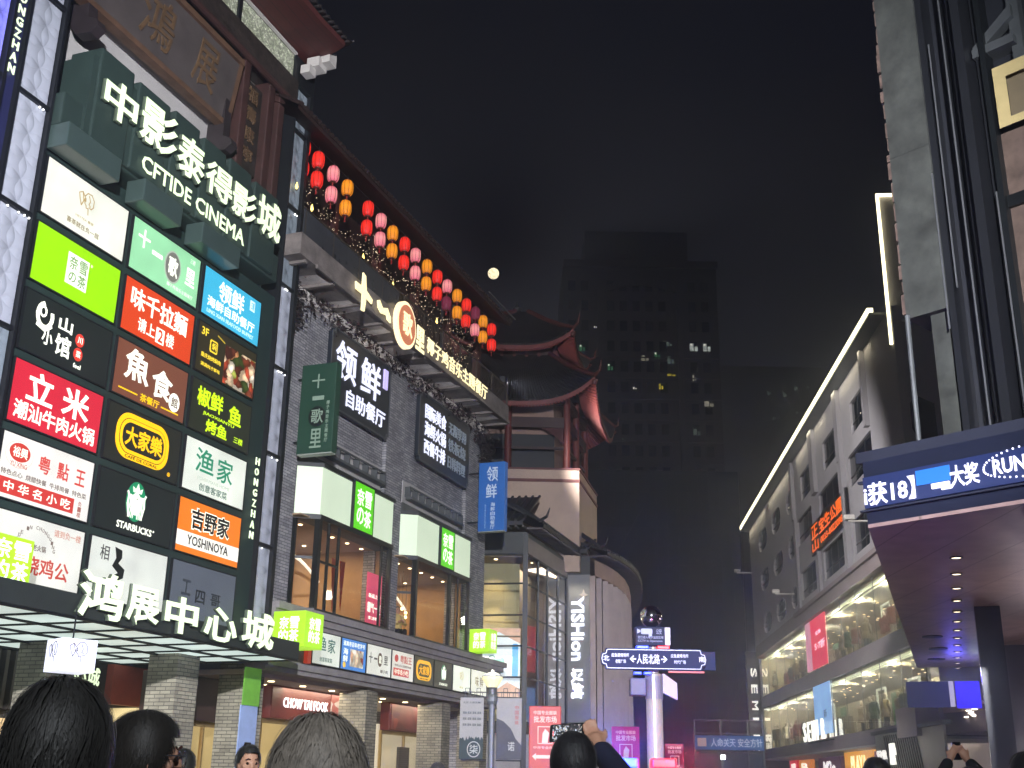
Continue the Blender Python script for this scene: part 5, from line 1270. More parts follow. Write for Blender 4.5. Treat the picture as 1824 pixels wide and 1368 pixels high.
for x0, x1, z0, z1 in ((61.95, 63.6, 18.6, 24.1), (69.6, 71.5, 18.6, 24.1), (77.6, 79.0, 18.6, 24.1), (56.0, 56.35, 18.6, 24.1)):
    ws.part('pier', MB().box(x0 + .75, x1, FY, FY + .25, z0, 22.6), PR); ws.part('roof_stub', MB().box(x0 + .3, x1 + .3, FY - 1.2, FY - .2, 22.65, z1 - .5), PR)
for x0, x1, d_, z0, z1 in ((78.2, 78.95, .18, 12.5, 18.6), (70.9, 71.2, .2, 12.5, 15.5), (62.4, 62.9, .3, 12.4, 18.6)): ws.part('pier', MB().box(x0, x1, FY, FY + d_, z0, z1), PR)
GLD = mat('dark_window_glass', '10151b', .08, 0, .3, .4)
for z0, z1, (bg, sm, b0, b1, s0, s1) in rows:
    for lst, q0, q1 in ((bg, b0, b1), (sm, s0, s1)):
        for a, c in lst:
            w = ws.part('window', MB().box(a - .05, c + .05, FY - .2, FY - .12, q0 - .05, q1 + .05), GLD)
            f = MB()
            n = 3 if c - a > 3 else 2
            for k in range(1, n): f.box(a + (c - a) * k / n - .03, a + (c - a) * k / n + .03, FY - .12, FY - .09, q0, q1)
            f.box(a, c, FY - .12, FY - .09, q0 + .55, q0 + .6)
            ws.part('window_frame', f, mat('window_frame_grey', '33373b', .5, .2, .1), under=w)
m = MB()
for x, z in ((82.3, 20.2), (88.5, 20.15), (59.2, 19.95)): m.ball((x - .6, FY - .2, z), .09, 8, 6)
ws.part('window_lamp', m, lamp_mat('small_white_lamp', 'fff4d8', 8.0))
m = MB(); m.box(X0, 98.8, FY, FY + .35, 11.42, 12.35); m.box(X0, 79, FY + .35, FY + .5, 12.1, 12.35)
ws.part('ledge', m, mat('ledge_render', '857a7a', .8, 0, .08, .5))
# roof-line light strip, and the taller block with its own strip
LS = lamp_mat('warm_light_strip', 'fff2c4', 3.2)
t = Thing('light_strip', 'long warm light strip along the roof edge of the store building', 'light', FR, (76, FY + .1, 22.9))
m = MB()
for a, c in ((51.9, 64.9), (65.05, 76.2), (76.35, 93.0), (93.2, 98.2), (98.6, 101.8)): m.box(a, c, FY + .5, FY + .78, 22.78, 23.08)
t.part('tube', m, LS); t.part('channel', MB().box(51.7, 102, FY, FY + .74, 22.66, 22.77), M_grey)
wb2 = Thing('end_wall', 'tall pale end wall beyond the canopy outlined by a vertical light strip', 'wall', FR, (51.1, -17, 0), kind='thing')
wb2.part('wall', MB().box(51.0, 51.3, -22, FY - .02, 11.5, 28.6), WR)
wb2.part('window', MB().prism([(FY - .2, 17.6), (FY - 1.2, 15.2), (FY - 1.6, 16.0), (FY - 1.6, 18.0), (FY - .8, 18.4)], 50.97, 51.0, 'x'), GLD)
t = Thing('light_strip', 'vertical warm light strip turning a corner at the top of the taller block', 'light', FR, (51.1, FY + .1, 21))
m = MB(); m.box(50.85, 50.97, FY + .0, FY + .13, 20.85, 28.6); m.box(50.85, 50.97, FY - 2.5, FY, 28.48, 28.6)
t.part('tube', m, LS)
for x in (60, 72, 85, 97): lamp('strip_light', 'AREA', FR.P(x, FY + .35, 22.6), 60, (1, .88, .6), 10, size_y=.15, target=FR.P(x, FY - .3, 12))
# shop floors
store_wall = mat('store_back_wall', 'c0b490', .8, 0, .1, .8)
floors = [(8.3, 11.42), (4.25, 7.42)]
m = MB()
m.box(X0 - .6, 98.9, FY - .5, FY + .12, 7.42, 8.3); m.box(X0 - .6, 98.9, FY - .5, FY + .12, 3.55, 4.25)
m.box(98.7, 99.0, FY - 6, FY + .1, 3.55, 11.45)
m.box(X0 - .6, X0 + 2.6, FY - 6, FY + .8, 3.55, 4.75); m.prism([(X0 - 7, FY - 1.5), (X0 + .6, FY + .12), (X0 + .6, FY - 4), (X0 - 7, FY - 5)], 3.6, 4.75, 'z')
ws.part('floor_slab', m, mat('slab_render', '7d7578', .8, 0, .08, .5))
for fi, (z0, z1) in enumerate(floors):
    ws.part('store_interior', MB().box(X0 - .6, 98.7, FY - 5.1, FY - 5, z0, z1).box(X0 - .6, 98.7, FY - 5, FY - .4, z0 - .02, z0).box(X0 - .7, X0 - .6, FY - 5, FY - .3, z0, z1).box(98.5, 98.7, FY - 5, FY - .05, z0, z1), store_wall)
    ws.part('store_ceiling', MB().box(X0 - .6, 98.7, FY - 5, FY - .05, z1 - .08, z1 - .01), mat('store_ceiling', 'bdb498', .8, 0, .1, .8))
    ws.part('ceiling_strip', MB().box(X0 - .4, 98.4, FY - .35, FY - .22, z1 - .2, z1 - .1).box(X0 - .4, 98.4, FY - .75, FY - .68, z1 - .14, z1 - .085), lamp_mat('store_light_strip', 'f2f6d2', 1.9))
    m = MB()
    rs = random.Random(fi)
    for i in range(60): m.lathe([(.07, 0), (.07, -.03)], (X0 + .8 * i, FY - 1.3 - 2.5 * rs.random(), z1 - .085), 6)
    ws.part('downlight', m, M_down, kind='stuff')
    ws.part('glass_front', MB().quad((X0 - .6, FY + .02, z0), (98.7, FY + .02, z0), (98.7, FY + .02, z1), (X0 - .6, FY + .02, z1)), glass_mat('store_glass', (.93, .94, .86), .02, .7))
    for i in range(13): x = X0 + 4 * i; ws.part('glass_joint', MB().box(x - .015, x + .015, FY, FY + .04, z0, z1), mat('grey_joint', '4a4c48', .4, .2, .1))
    for x in (54, 60, 66, 72, 78, 84, 90, 96): lamp('store_light', 'POINT', FR.P(x, FY - .95, z1 - .45), 520, (1, .94, .76), .25)
    # fittings: white portals, green panels
    for i, x in enumerate(((78.5, 62.0, 55.5), (77.8, 64.5, 58.0))[fi]):
        t = Thing('display_portal', ['white display portal frame in the upper shop floor, farthest along', 'white display portal frame in the upper shop floor, beside the pink banner', 'white display portal frame in the upper shop floor, nearest the canopy', 'white display portal frame in the lower shop floor, beside the blue film', 'white display portal frame in the lower shop floor, in the middle', 'white display portal frame in the lower shop floor, nearest the canopy'][fi * 3 + i], 'display', FR, (x, FY - 1.2, z0), 'white portal frames in the shop floors')
        m = MB(); h = 2.2
        m.box(x - .05, x + .05, FY - 1.2, FY - 1.1, z0, z0 + h); m.box(x - 1.9, x - 1.8, FY - 1.2, FY - 1.1, z0, z0 + h); m.box(x - 1.8, x - .05, FY - 1.2, FY - 1.1, z0 + h - .1, z0 + h)
        t.part('frame', m, lamp_mat('white_portal_glow', 'f4f8e8', 1.0)); t.part('green_panel', MB().box(x - 1.75, x - .1, FY - 1.9, FY - 1.85, z0, z0 + h - .2), mat('leaf_green_panel', '3f7a3a', .6, 0, .3, 1.5))
# clothes rails and mannequins
def rack():
    t = Thing('clothes_rack', 'rail of clothes hanging in a lit shop floor', 'clothes rack', FR, (0, 0, 0), 'clothes rails in the shop floors')
    m = MB(); m.tube([(-.9, 0, 0), (-.9, 0, 1.5), (.9, 0, 1.5), (.9, 0, 0)], .02, 6); t.part('rail', m, mat('chrome_rail', 'c0c0b8', .2, .9, 0))
    for k in range(3):
        c = MB(); rs = random.Random(k)
        for i in range(5):
            x = -.85 + .36 * i + .12 * k; w = .03; L = .75 + .35 * rs.random()
            c.add([(x - w, -.2, 1.42), (x + w, -.2, 1.42), (x + w, .2, 1.42), (x - w, .2, 1.42), (x - w, -.26, 1.45 - L), (x + w, -.26, 1.45 - L), (x + w, .26, 1.45 - L), (x - w, .26, 1.45 - L)], [(0, 1, 2, 3), (4, 7, 6, 5), (0, 4, 5, 1), (1, 5, 6, 2), (2, 6, 7, 3), (3, 7, 4, 0)])
        t.part('clothes', c, mat(*[('khaki_cloth', '8a7a54'), ('black_cloth', '2a2826'), ('cream_cloth', 'd8ceb4')][k], .9, 0, .2, 3))
    return t.o
def mannequin(coat, pants, nm):
    t = Thing('mannequin', 'dressed shop mannequin standing in a lit shop floor', 'mannequin', FR, (0, 0, 0), 'mannequins in the shop floors')
    m = MB(); m.lathe([(.02, 1.42), (.05, 1.45), (.05, 1.52), (.085, 1.58), (.1, 1.66), (.085, 1.74), (.03, 1.79)], (0, 0, 0), 12)
    for s in (-1, 1): m.ball((s * .27, .06, .82), (.035, .04, .09), 8, 6)
    m.lathe([(.2, 0), (.2, .015)], (0, 0, 0), 14); t.part('body', m, mat('mannequin_skin', 'c0b090', .4, 0, .05))
    c = MB(); c.lathe([(.06, 1.47), (.17, 1.43), (.22, 1.34), (.2, 1.15), (.18, 1.0), (.24, .78), (.25, .62)], (0, 0, 0), 14)
    for s in (-1, 1): c.tube([(s * .19, 0, 1.4), (s * .27, -.02, 1.12), (s * .27, .05, .88)], [.075, .06, .05], 8)
    t.part('coat', c, coat)
    l = MB()
    for s in (-1, 1): l.tube([(s * .09, 0, .85), (s * .1, .02, .45), (s * .1, 0, .05)], [.1, .075, .06], 8)
    t.part('trousers', l, pants); return t.o
kh, bk, cr = MATS.get('khaki_cloth') or mat('khaki_cloth', '8a7a54', .9, 0, .2, 3), mat('black_cloth', '2a2826', .9, 0, .2, 3), mat('cream_cloth', 'd8ceb4', .9, 0, .2, 3)
gn = mat('olive_cloth', '4a5a30', .9, 0, .2, 3)
rk = rack(); mans = [mannequin(kh, bk, 0), mannequin(gn, kh, 1), mannequin(cr, kh, 2), mannequin(mat('rust_cloth', '9a5a3a', .9, 0, .2, 3), cr, 3)]
used = set(); rs = random.Random(21)
def put(o, x, y, z, rz):
    loc = FR.P(x, y, z)
    if o.name not in used: used.add(o.name); o.location = loc; o.rotation_euler = (0, 0, FR.rz + rz)
    else: dup(o, loc, rz=FR.rz + rz)
for fi, (z0, z1) in enumerate(floors):
    for i in range(30):
        x = 51.6 + i * 1.5 + rs.random()
        if 70 < x < 76: continue
        put(mans[rs.randrange(4)], x, FY - .35 - .9 * rs.random(), z0, math.pi * (1.0 + .3 * rs.random()))
    for i in range(12): put(rk, 54 + i * 3.6 + rs.random(), FY - 1.5 - 1.2 * rs.random(), z0, .6 * rs.random() - .3)
# banners in the glass
t = Thing('window_poster', 'big pink and red advertising film in the upper shop floor glass', 'poster', FR, (74, FY + .1, 8.4))
t.part('film', MB().box(70.8, 75.5, FY + .06, FY + .09, 8.42, 11.5), lamp_mat('rose_red_film', 'ee3f5c', .8, .4, .35)); t.part('pale_edge', MB().box(75.5, 77.4, FY + .06, FY + .09, 8.42, 11.5), lamp_mat('pale_pink_film', 'e8a0b4', .6, .3, .5))
m = MB(); rt(m, '5·7折', 71.1, 74.4, 9.45, 9.95, FY + .095, .05); rt(m, '全场', 72.2, 74.0, 10.35, 10.6, FY + .095, .03); t.part('lettering', m, lamp_mat('pale_pink_letter', 'ffc8d8', 1.1))
t = Thing('window_poster', 'pale blue lit film in the lower shop floor glass above the white letters', 'poster', FR, (73, FY + .1, 4.4))
t.part('film', MB().box(70.7, 76.0, FY + .06, FY + .09, 4.5, 7.4), lamp_mat('pale_blue_film', '86b4e8', .8, .35, .4)); m = MB(); rt(m, '新', 72.0, 73.0, 5.4, 5.9, FY + .095, .02); t.part('mark', m, mat('steel_blue_ink', '5a80a8', .6, 0, 0))
t = Thing('letter_sign', 'tall narrow white latin letters standing at the foot of the lower shop floor', 'sign', FR, (74, -13.5, 4.1))
m = MB()
for i, ch in enumerate('SEMIR'): x = 77.6 - 1.5 * i; rt(m, ch, x - (.85 if ch != 'I' else .3), x, 4.15, 5.3, -13.5, .01, .1)
t.part('lettering', m, lamp_mat('warm_white_big_letter', 'fbf8ea', 1.2)); t.part('rail', MB().box(70.2, 77.8, -13.88, -13.5, 4.08, 4.14), M_dark)
vs = Thing('vertical_sign', 'tall dark sign with turned white letters at the end of the store building', 'sign', FR, (100.2, -13.5, 3.6))
vs.part('panel', MB().bbox(100, 100.5, -14.06, -12.96, 3.6, 12.1, .03), mat('dark_bronze_panel', '3d3836', .5, .3, .15, .5))
m = MB()
for i, ch in enumerate('SEMIR'): text(m, ch, (99.97, -13.28, 10.75 - 1.32 * i), (0, 0, -1), (0, -1, 0), .72 if ch != 'I' else .22, .5, .04, .05)
for i, ch in enumerate('森馬'): text(m, ch, (99.97, -13.2, 4.95 - .75 * i), (0, -1, 0), (0, 0, 1), .58, .58, .02, .05)
vs.part('lettering', m, lamp_mat('soft_white_letter', 'f0ece4', 1.1)); vs.part('bracket', MB().box(100.2, 100.4, -14.4, -14.05, 11.2, 11.4).box(100.2, 100.4, -14.4, -14.05, 4.2, 4.4), M_dark)
# orange letter display on the facade
t = Thing('dot_matrix_sign', 'dark dot matrix sign with glowing orange characters among the square windows', 'sign', FR, (67, FY + .2, 15.1))
t.part('panel', MB().bbox(62.2, 72.8, FY + .05, FY + .2, 15.05, 16.9, .02), mat('matrix_panel', '161416', .4, 0, .1))
m = MB()
rt(m, '正', 70.3, 72.3, 15.95, 16.75, FY + .21, .02, .01); rt(m, '山', 70.3, 72.3, 15.15, 15.85, FY + .21, .02, .01); rt(m, '宝生公園', 63.2, 69.8, 15.85, 16.7, FY + .21, .03, .01); rt(m, '0033-8022098', 63.2, 69.6, 15.25, 15.65, FY + .21, .03, .01)
t.part('lettering', m, lamp_mat('orange_led', 'ff6a1e', 1.2))
# security cameras on arms
for i, (x, z, l) in enumerate(((101.2, 18.9, 'camera on a thin arm at the far top corner of the store building'), (81.0, 14.0, 'pink lit camera on an arm between the small windows of the store building'), (57.0, 13.9, 'pale camera on an arm below the canopy height windows of the store building'))):
    t = Thing('security_camera', l, 'camera', FR, (x, FY, z))
    t.part('arm', MB().tube([(x, FY, z), (x, FY + 1.3, z)], .05, 6), M_white); t.part('head', MB().bbox(x - .15, x + .15, FY + 1.0, FY + 1.5, z + .05, z + .3, .04), M_white)
# ground floor shop signs
gs = [(87.5, 91.0, 2.2, 3.3, 'd0243c', 'crimson shop sign with white writing below the store slab', '男装', 'fff0e8'), (82.4, 86.9, 2.2, 3.25, 'd8843c', 'orange shop sign with a small white letter below the store slab', 'B', 'fff4e0'), (72.6, 79.5, 1.9, 3.25, '4a2c3c', 'dark plum shop sign with white letters below the store slab', 'M2o', 'f4ecec'),
      (64.2, 71.4, 2.0, 3.4, 'f0a81c', 'bright amber shop sign with cream letters below the store slab', 'PLAYA', 'fff2b8'), (58.6, 63.9, 2.4, 3.3, '7a3a48', 'dull maroon shop sign, last before the grey screen', 'SPAR', 'c8a0a0')]
for x0, x1, z0, z1, c, lab, s_, tc_ in gs:
    t = Thing('shop_sign', lab, 'sign', FR, (x0, FY - .6, z0), 'shop signs below the store slab')
    t.part('face', MB().bbox(x0, x1, FY - .9, FY - .6, z0, z1, .03), lamp_mat('face_' + c, c, .7, .2, .8)); m = MB(); rt(m, s_, x0 + (x1 - x0) * .2, x1 - (x1 - x0) * .25, z0 + .3, z1 - .22, FY - .59, .05, .03); t.part('lettering', m, lamp_mat('letter_' + tc_, tc_, 1.1))
m = MB(); m.box(50, 99, FY - 6, FY - 5.9, 0, 3.5); ws.part('ground_floor_wall', m, lamp_mat('lit_ground_floor', 'd8d0c0', .35, .4, .2))
m = MB(); m.box(50, 99, FY - 5.9, FY + .1, 3.45, 3.54); ws.part('ground_floor_soffit', m, M_pale)
for x in (58, 74, 90): lamp('shop_and_fill_light', 'AREA', FR.P(x, FY - 2, 3.4), 70, (1, .93, .8), 8, size_y=2, target=FR.P(x, FY - 2, 0)).rotation_euler = (0, 0, FR.rz)
gr = Thing('metal_screen', 'grey ground floor screen with slanted bars and small white letters', 'screen', FR, (53, -13.3, 0))
gr.part('panel', MB().box(47.0, 58.2, -13.5, -13.4, 0, 3.85), mat('pale_grey_screen', '9a9a90', .6, .1, .1, .5))
m = MB()
for i in range(16): x = 56.3 - i * .36; m.tube([(x, -13.36, 3.75), (x - 1.3, -13.36, 1.2)], .035, 4)
gr.part('slanted_bars', m, mat('slanted_bars', '4a4a44', .5, .3, .1)); m = MB(); rt(m, 'SEMIR', 56.0, 58.0, 2.75, 3.15, -13.38, .05, .03); gr.part('lettering', m, lamp_mat('soft_white_letter', 'f0ece4'))
gr.part('lamp_panel', MB().box(54.4, 55.3, -13.39, -13.3, 2.5, 3.4), lamp_mat('white_lamp_panel', 'f4f2e8', 1.2))
lamp('shop_and_fill_light', 'POINT', FR.P(53, -11.8, 3.0), 60, (1, .95, .85), .2)  # added fill lamp in front of the grey screen, there to brighten it
gr.part('top_band', MB().box(46.5, 58.4, -13.6, -13.25, 3.85, 4.0), mat('dark_band', '2a2a2c', .5, 0, .1))

# ================================================================== the canopy building at the right
FE = Frame(R(138.0775))
eb = Thing('canopy_building', 'dark finned building whose deep canopy carries a scrolling light sign', 'building', FW, (10, 18, 0))
dE = Vector((math.sin(FE.yaw), math.cos(FE.yaw), 0)); dL = Vector((math.sin(FL.yaw), math.cos(FL.yaw), 0)); nL = Vector((math.cos(FL.yaw), -math.sin(FL.yaw), 0))
K = Vector((5.93, 18.88, 0)); SZ = 5.6
Kf = K + dL * 25; Kn = K + dE * 9
outer = [K, Kf, Kf + nL * 9, Kn + nL * 8 + dL * 2, Kn]
def p2(v): return (v.x, v.y)
cn = eb.part('canopy', MB().prism([p2(v) for v in outer], SZ, SZ + .06, 'z'), stripe_mat('soffit_boards', '8c7670', '54463f', 'X', 1.15, .03, .45, .15))
def strip(a, b, depth, z0, z1):
    d_ = (b - a).normalized(); n_ = Vector((-d_.y, d_.x, 0)) * depth
    return [p2(a), p2(b), p2(b + n_), p2(a + n_)]
m = MB(); m.prism(strip(K, Kn, .25, 0, 0), SZ + .06, SZ + 1.12, 'z'); m.prism(strip(K, Kf, -.25, 0, 0), SZ + .06, SZ + 1.12, 'z')
eb.part('fascia', m, mat('steel_blue_fascia', '23283a', .35, .4, .1, 1), under=cn)
m = MB(); a = K - dE * .12; m.prism([p2(a - nL * .0), p2(Kn), p2(Kn + Vector((.5, .45, 0)) * 3), p2(a + Vector((.5, .45, 0)) * 3)], SZ + 1.12, SZ + 1.3, 'z'); m.prism(strip(K - dE * .08, Kn, -.08, 0, 0), SZ + .74, SZ + .78, 'z'); m.prism(strip(K - dE * .08, Kn, -.08, 0, 0), SZ + .26, SZ + .29, 'z')
m.prism([p2(K), p2(Kf), p2(Kf + nL * 2), p2(K + nL * 2)], SZ + 1.12, SZ + 1.2, 'z')
eb.part('canopy_top', m, mat('grey_canopy_top', '2b2f3c', .5, .3, .1, 1), under=cn)
m = MB(); drim = MB()
for i in range(13):
    c = K + dL * (3.1 + 1.85 * i) + nL * 1.36
    m.lathe([(.085, 0), (.085, -.012)], (c.x, c.y, SZ), 14); drim.lathe([(.12, .0), (.125, -.02), (.1, -.022), (.09, -.005)], (c.x, c.y, SZ), 14)
eb.part('downlight', m, lamp_mat('warm_canopy_lamp', 'ffe9c8', 3.0), under=cn); eb.part('downlight_rim', drim, M_grey, under=cn)
m = MB()
for i in range(3): c = K + dL * (15.5 + 3.2 * i) + nL * (.7 + (i % 2) * .1); m.lathe([(.28, 0), (.28, -.03), (.1, -.035)], (c.x, c.y, SZ), 16)
eb.part('dark_speaker', m, M_dark, under=cn)
tk = Thing('scrolling_sign', 'scrolling white letter sign with a blue block along the canopy edge', 'sign', FE, (-9, 16.95, 5.8))
tk.part('screen', MB().box(-10.04, -4, 16.9, 16.97, 5.9, 6.42), mat('navy_screen', '202a4c', .3, .1, .1, 1, emit='34458c', es=.13))
m = MB(); lt(m, 'i获18】', -10.02, -9.1, 5.92, 6.3, 16.88, .035, .02); lt(m, '大奖', -8.5, -8.02, 5.98, 6.33, 16.88, .045, .02); lt(m, 'RUNN', -7.8, -7.1, 6.06, 6.3, 16.88, .05, .02); m.box(-8.82, -8.52, 16.86, 16.9, 6.02, 6.1); m.box(-8.66, -8.5, 16.865, 16.9, 5.98, 6.03)
for i in range(26):
    a = math.pi * (i / 25); m.ball((-7.1 - .85 * math.cos(a), 16.88, 6.18 + .26 * math.sin(a)), .018, 6, 4); m.ball((-7.1 - .85 * math.cos(a), 16.88, 6.16 - .2 * math.sin(a)), .018, 6, 4)
tk.part('lettering', m, lamp_mat('violet_white_led', 'e6e6ff', 1.4)); tk.part('blue_block', MB().box(-9.08, -8.5, 16.885, 16.9, 6.12, 6.36), lamp_mat('sky_blue_led', '2e78d8', .6))
lamp('sign_glow', 'AREA', FE.P(-8.6, 16.3, 6.15), 3, (.62, .66, 1), 2.4, size_y=.3, target=FE.P(-8.6, 17.5, 6.9))
def fe(mb):
    mb.v = [tuple(FE.P(*v)) for v in mb.v]; return mb
# upper storeys: pale pier, fins, glazing
UY = 17.8
m = MB(); m.box(-9.2, 4, UY + .5, UY + 8, 6.75, 26)
eb.part('upper_wall', fe(m), mat('dark_blue_grey_cladding', '2f3137', .4, .3, .15, .7))
m = MB(); m.box(-9.5, -8.72, UY + .1, UY + 1.2, 9.4, 26); m.box(-9.12, -8.8, UY + .25, UY + 1.2, 6.8, 9.4)
eb.part('stone_pier', fe(m), mat('streaked_grey_pier', '3c3f3b', .85, 0, .35, 1.6, .3, 6, dirt=.25))
m = MB()
for x, w, dpt, z in ((-8.66, .12, .35, 6.8), (-8.36, .05, .2, 6.8), (-8.08, .09, .35, 6.8), (-7.86, .16, .6, 6.8), (-7.7, .07, .25, 6.8), (-9.0, .06, .18, 6.8), (-8.85, .05, .1, 6.8)): m.box(x - w / 2, x + w / 2, UY + .5 - dpt, UY + .5, z, 26)
eb.part('vertical_fin', fe(m), mat('dark_fin', '26282c', .35, .4, .1, .8))
m = MB()
for x, z0, z1 in ((-8.5, 9.7, 14.6), (-8.22, 6.8, 16), (-8.72, 9, 12), (-7.62, 6.9, 11.2)): m.box(x - .012, x + .012, UY + .08, UY + .1, z0, z1)
eb.part('steel_edge', fe(m), mat('bright_steel_edge', 'a8acb0', .3, .8, .1))
m = MB()
for z in (12.6, 16.4): m.box(-9.505, -8.715, UY + .094, UY + .1, z, z + .03)
eb.part('pier_joint', fe(m), mat('pier_joint_grey', '2e302d', .9, 0, .2))
m = MB(); rj = random.Random(6); z = 9.5
while z < 24: h = .1 + .35 * rj.random(); m.box(-9.5 - .02 - .05 * rj.random(), -9.5, UY + .1, UY + .3, z, z + h); z += h + .1 * rj.random()
eb.part('rough_edge', fe(m), mat('rough_brown_edge', '5a4a42', .9, 0, .5, 6))
eb.part('drain_pipe', fe(MB().tube([(-9.42, UY - .05, 6.75), (-9.4, UY - .05, 9.4)], .045, 8)), M_grey)
# lit bay at the far right of the facade
m = MB(); m.box(-7.55, -3, UY + .28, UY + .5, 6.8, 10.9); eb.part('spandrel', fe(m), mat('brown_stone_spandrel', '5c4e46', .5, 0, .4, 2.5))
m = MB(); m.box(-7.55, -3, UY + .2, UY + .34, 10.9, 11.12); m.box(-7.6, -7.5, UY + .1, UY + .4, 6.8, 16); eb.part('bay_rail', fe(m), M_frame)
eb.part('upper_spandrel', fe(MB().box(-7.55, -3, UY + .3, UY + .5, 11.12, 12.35)), mat('brown_stone_spandrel', '6b5a50'))
bx = eb.part('display_case', fe(MB().add([(-7.42, UY + .1, 12.35), (-6.2, UY + .1, 12.35), (-6.2, UY + .1, 13.55), (-7.42, UY + .1, 13.55), (-7.2, UY + .1, 12.5), (-6.2, UY + .1, 12.5), (-6.2, UY + .1, 13.3), (-7.2, UY + .1, 13.3)], [(0, 1, 5, 4), (0, 4, 7, 3), (3, 7, 6, 2)])), mat('buff_frame', 'b0a070', .6, 0, .1, emit='b0a070', es=.12))
eb.part('case_back', fe(MB().box(-7.25, -6.2, UY + .25, UY + .3, 12.45, 13.4)), mat('taupe_back', '6a5f4a', .7, 0, .1), under=bx)
m = MB(); m.box(-7.75, -3, UY + .9, UY + 1, 12, 18); eb.part('lit_bay_wall', fe(m), lamp_mat('teal_lit_wall', '8fb5a8', .35, .5, 2.0))
m = MB(); m.prism([(-7.75, 14.0), (-7.0, 14.5), (-7.0, 14.75), (-7.75, 14.2)], UY + .2, UY + .4); m.box(-7.75, -7.0, UY + .15, UY + .5, 13.95, 14.12); m.box(-7.1, -6.9, UY + .3, UY + .6, 13.5, 16); eb.part('bay_frame', fe(m), M_grey)
# columns and lit windows under the canopy
for nm, t_, s0, s1, dep in (('a', 29.5, -.74, -1.3, .75), ('b', 21.6, -1.62, -2.4, .8)):
    c = [FL.P(t_, s0), FL.P(t_ + dep, s0), FL.P(t_ + dep, s1), FL.P(t_, s1)]
    eb.part('column', MB().prism([p2(v) for v in c], 0, SZ, 'z'), mat('dark_polished_column', '23262e', .2, .2, .15, .8))
c = [FL.P(38, -1.25), FL.P(46, -1.25), FL.P(46, -3), FL.P(38, -3)]; eb.part('arcade_wall', MB().prism([p2(v) for v in c], 0, SZ, 'z'), mat('dark_arcade_wall', '2a2c34', .4, 0, .1))
m = MB()
for a, b_, z0, z1 in ((39.2, 40.3, 4.3, 5.45), (40.8, 43.5, 3.6, 5.2), (44.0, 46.0, 3.4, 4.7)):
    p_, q_ = FL.P(a, -1.22), FL.P(b_, -1.22); m.quad((p_.x, p_.y, z0), (q_.x, q_.y, z0), (q_.x, q_.y, z1), (p_.x, p_.y, z1))
eb.part('lit_display', m, lamp_mat('cold_white_display', 'dff2ff', 1.3))
def facing(name, label, cat, t_, s0, s1, z0, z1, mm, gp=None):
    c = [FL.P(t_, s0), FL.P(t_, s1), FL.P(t_ + .12, s1), FL.P(t_ + .12, s0)]; o = FL.P(t_, (s0 + s1) / 2)
    return Thing(name, label, cat, FW, (o.x, o.y, z0), gp, mb=MB().prism([p2(v) for v in c], z0, z1, 'z'), m=mm)
facing('hanging_screen', 'dark blue grey panel hanging across the far end of the canopy', 'panel', 43.9, 1.4, -.02, 4.18, 5.05, mat('slate_panel', '2c3154', .5, 0, .1, 1, emit='2c3154', es=.3))
facing('hanging_screen', 'glowing ultramarine panel at the far end of the canopy', 'panel', 43.9, -.2, -1.0, 4.15, 5.05, lamp_mat('ultramarine_panel', '3418f0', .75, .3, 1.5))
facing('notice_sign', 'narrow white notice between the slate and ultramarine panels', 'sign', 43.8, -.0, -.16, 4.2, 5.05, lamp_mat('white_notice', 'c8c0cc', .5))
q = FL.P(41.5, -.3, 4.6); lamp('blue_light', 'POINT', (q.x, q.y, 5.0), 55, (.12, .1, 1), .25)
lamp('shop_and_fill_light', 'POINT', FL.P(26, -2.6, 2.6), 130, (1, .8, .78), .3); lamp('shop_and_fill_light', 'POINT', FL.P(34, -2.6, 2.6), 110, (.95, .82, .9), .3)  # added fill lamps low under the canopy, brightening its soffit
q = FL.P(39.5, .4, 5.0); lamp('cold_light', 'POINT', FL.P(41.5, -.9, 5.0), 5, (.75, .85, 1), .2)
m = MB(); rs = random.Random(1)
for i in range(22): c = FL.P(46 + i * .5, -.5 - .4 * rs.random(), 4.35 - .02 * i); m.lathe([(.1, 0), (.1, -.03)], (c.x, c.y, c.z), 8)
t = Thing('passage_lights', 'rows of white lamps in the passage beyond the canopy', 'lights', FW, tuple(FL.P(50, -.6, 4)), mb=m, m=lamp_mat('passage_lamp', 'fff2e0', 5.0))
pw = Thing('passage_wall', 'lit passage wall with reddish ceiling beyond the canopy', 'wall', FW, tuple(FL.P(49, -1, 0)))
c = [FL.P(57, .3), FL.P(57, -3), FL.P(57.2, -3), FL.P(57.2, .3)]; pw.part('end_wall', MB().prism([p2(v) for v in c], 0, 4.6, 'z'), lamp_mat('passage_end_wall', 'b8a8a0', .3, .4, 1))
c = [FL.P(45.8, .3), FL.P(57, .3), FL.P(57, -3), FL.P(45.8, -3)]; pw.part('ceiling', MB().prism([p2(v) for v in c], 4.4, 4.5, 'z'), mat('reddish_ceiling', '8a5a54', .5, 0, .1))
# ================================================================== street furniture
def rod(mb, p, q, r, n=10): return mb.tube([p, q], r, n)
LX, LY = -.31, 25.0
sl = Thing('street_lamp', 'grey street lamp with a lit cone shade and two hanging cloth banners', 'street lamp', FW, (LX, LY, 0))
m = MB(); m.lathe([(.13, 0), (.12, .3), (.075, .45), (.065, 2.9), (.07, 3.2)], (LX, LY, 0), 16); m.lathe([(.09, 3.06), (.12, 3.12), (.12, 3.2), (.09, 3.26)], (LX, LY, 0), 16); m.lathe([(.06, 3.2), (.07, 3.36), (.1, 3.4)], (LX, LY, 0), 16)
sl.part('pole', m, mat('lamp_post_grey', '6d7274', .45, .4, .1, 3))
sl.part('lamp_shade', MB().lathe([(.1, 3.4), (.21, 3.56), (.215, 3.6), (.2, 3.62)], (LX, LY, 0), 24), lamp_mat('cream_lamp_shade', 'f2e8b0', .95, .15, 4))
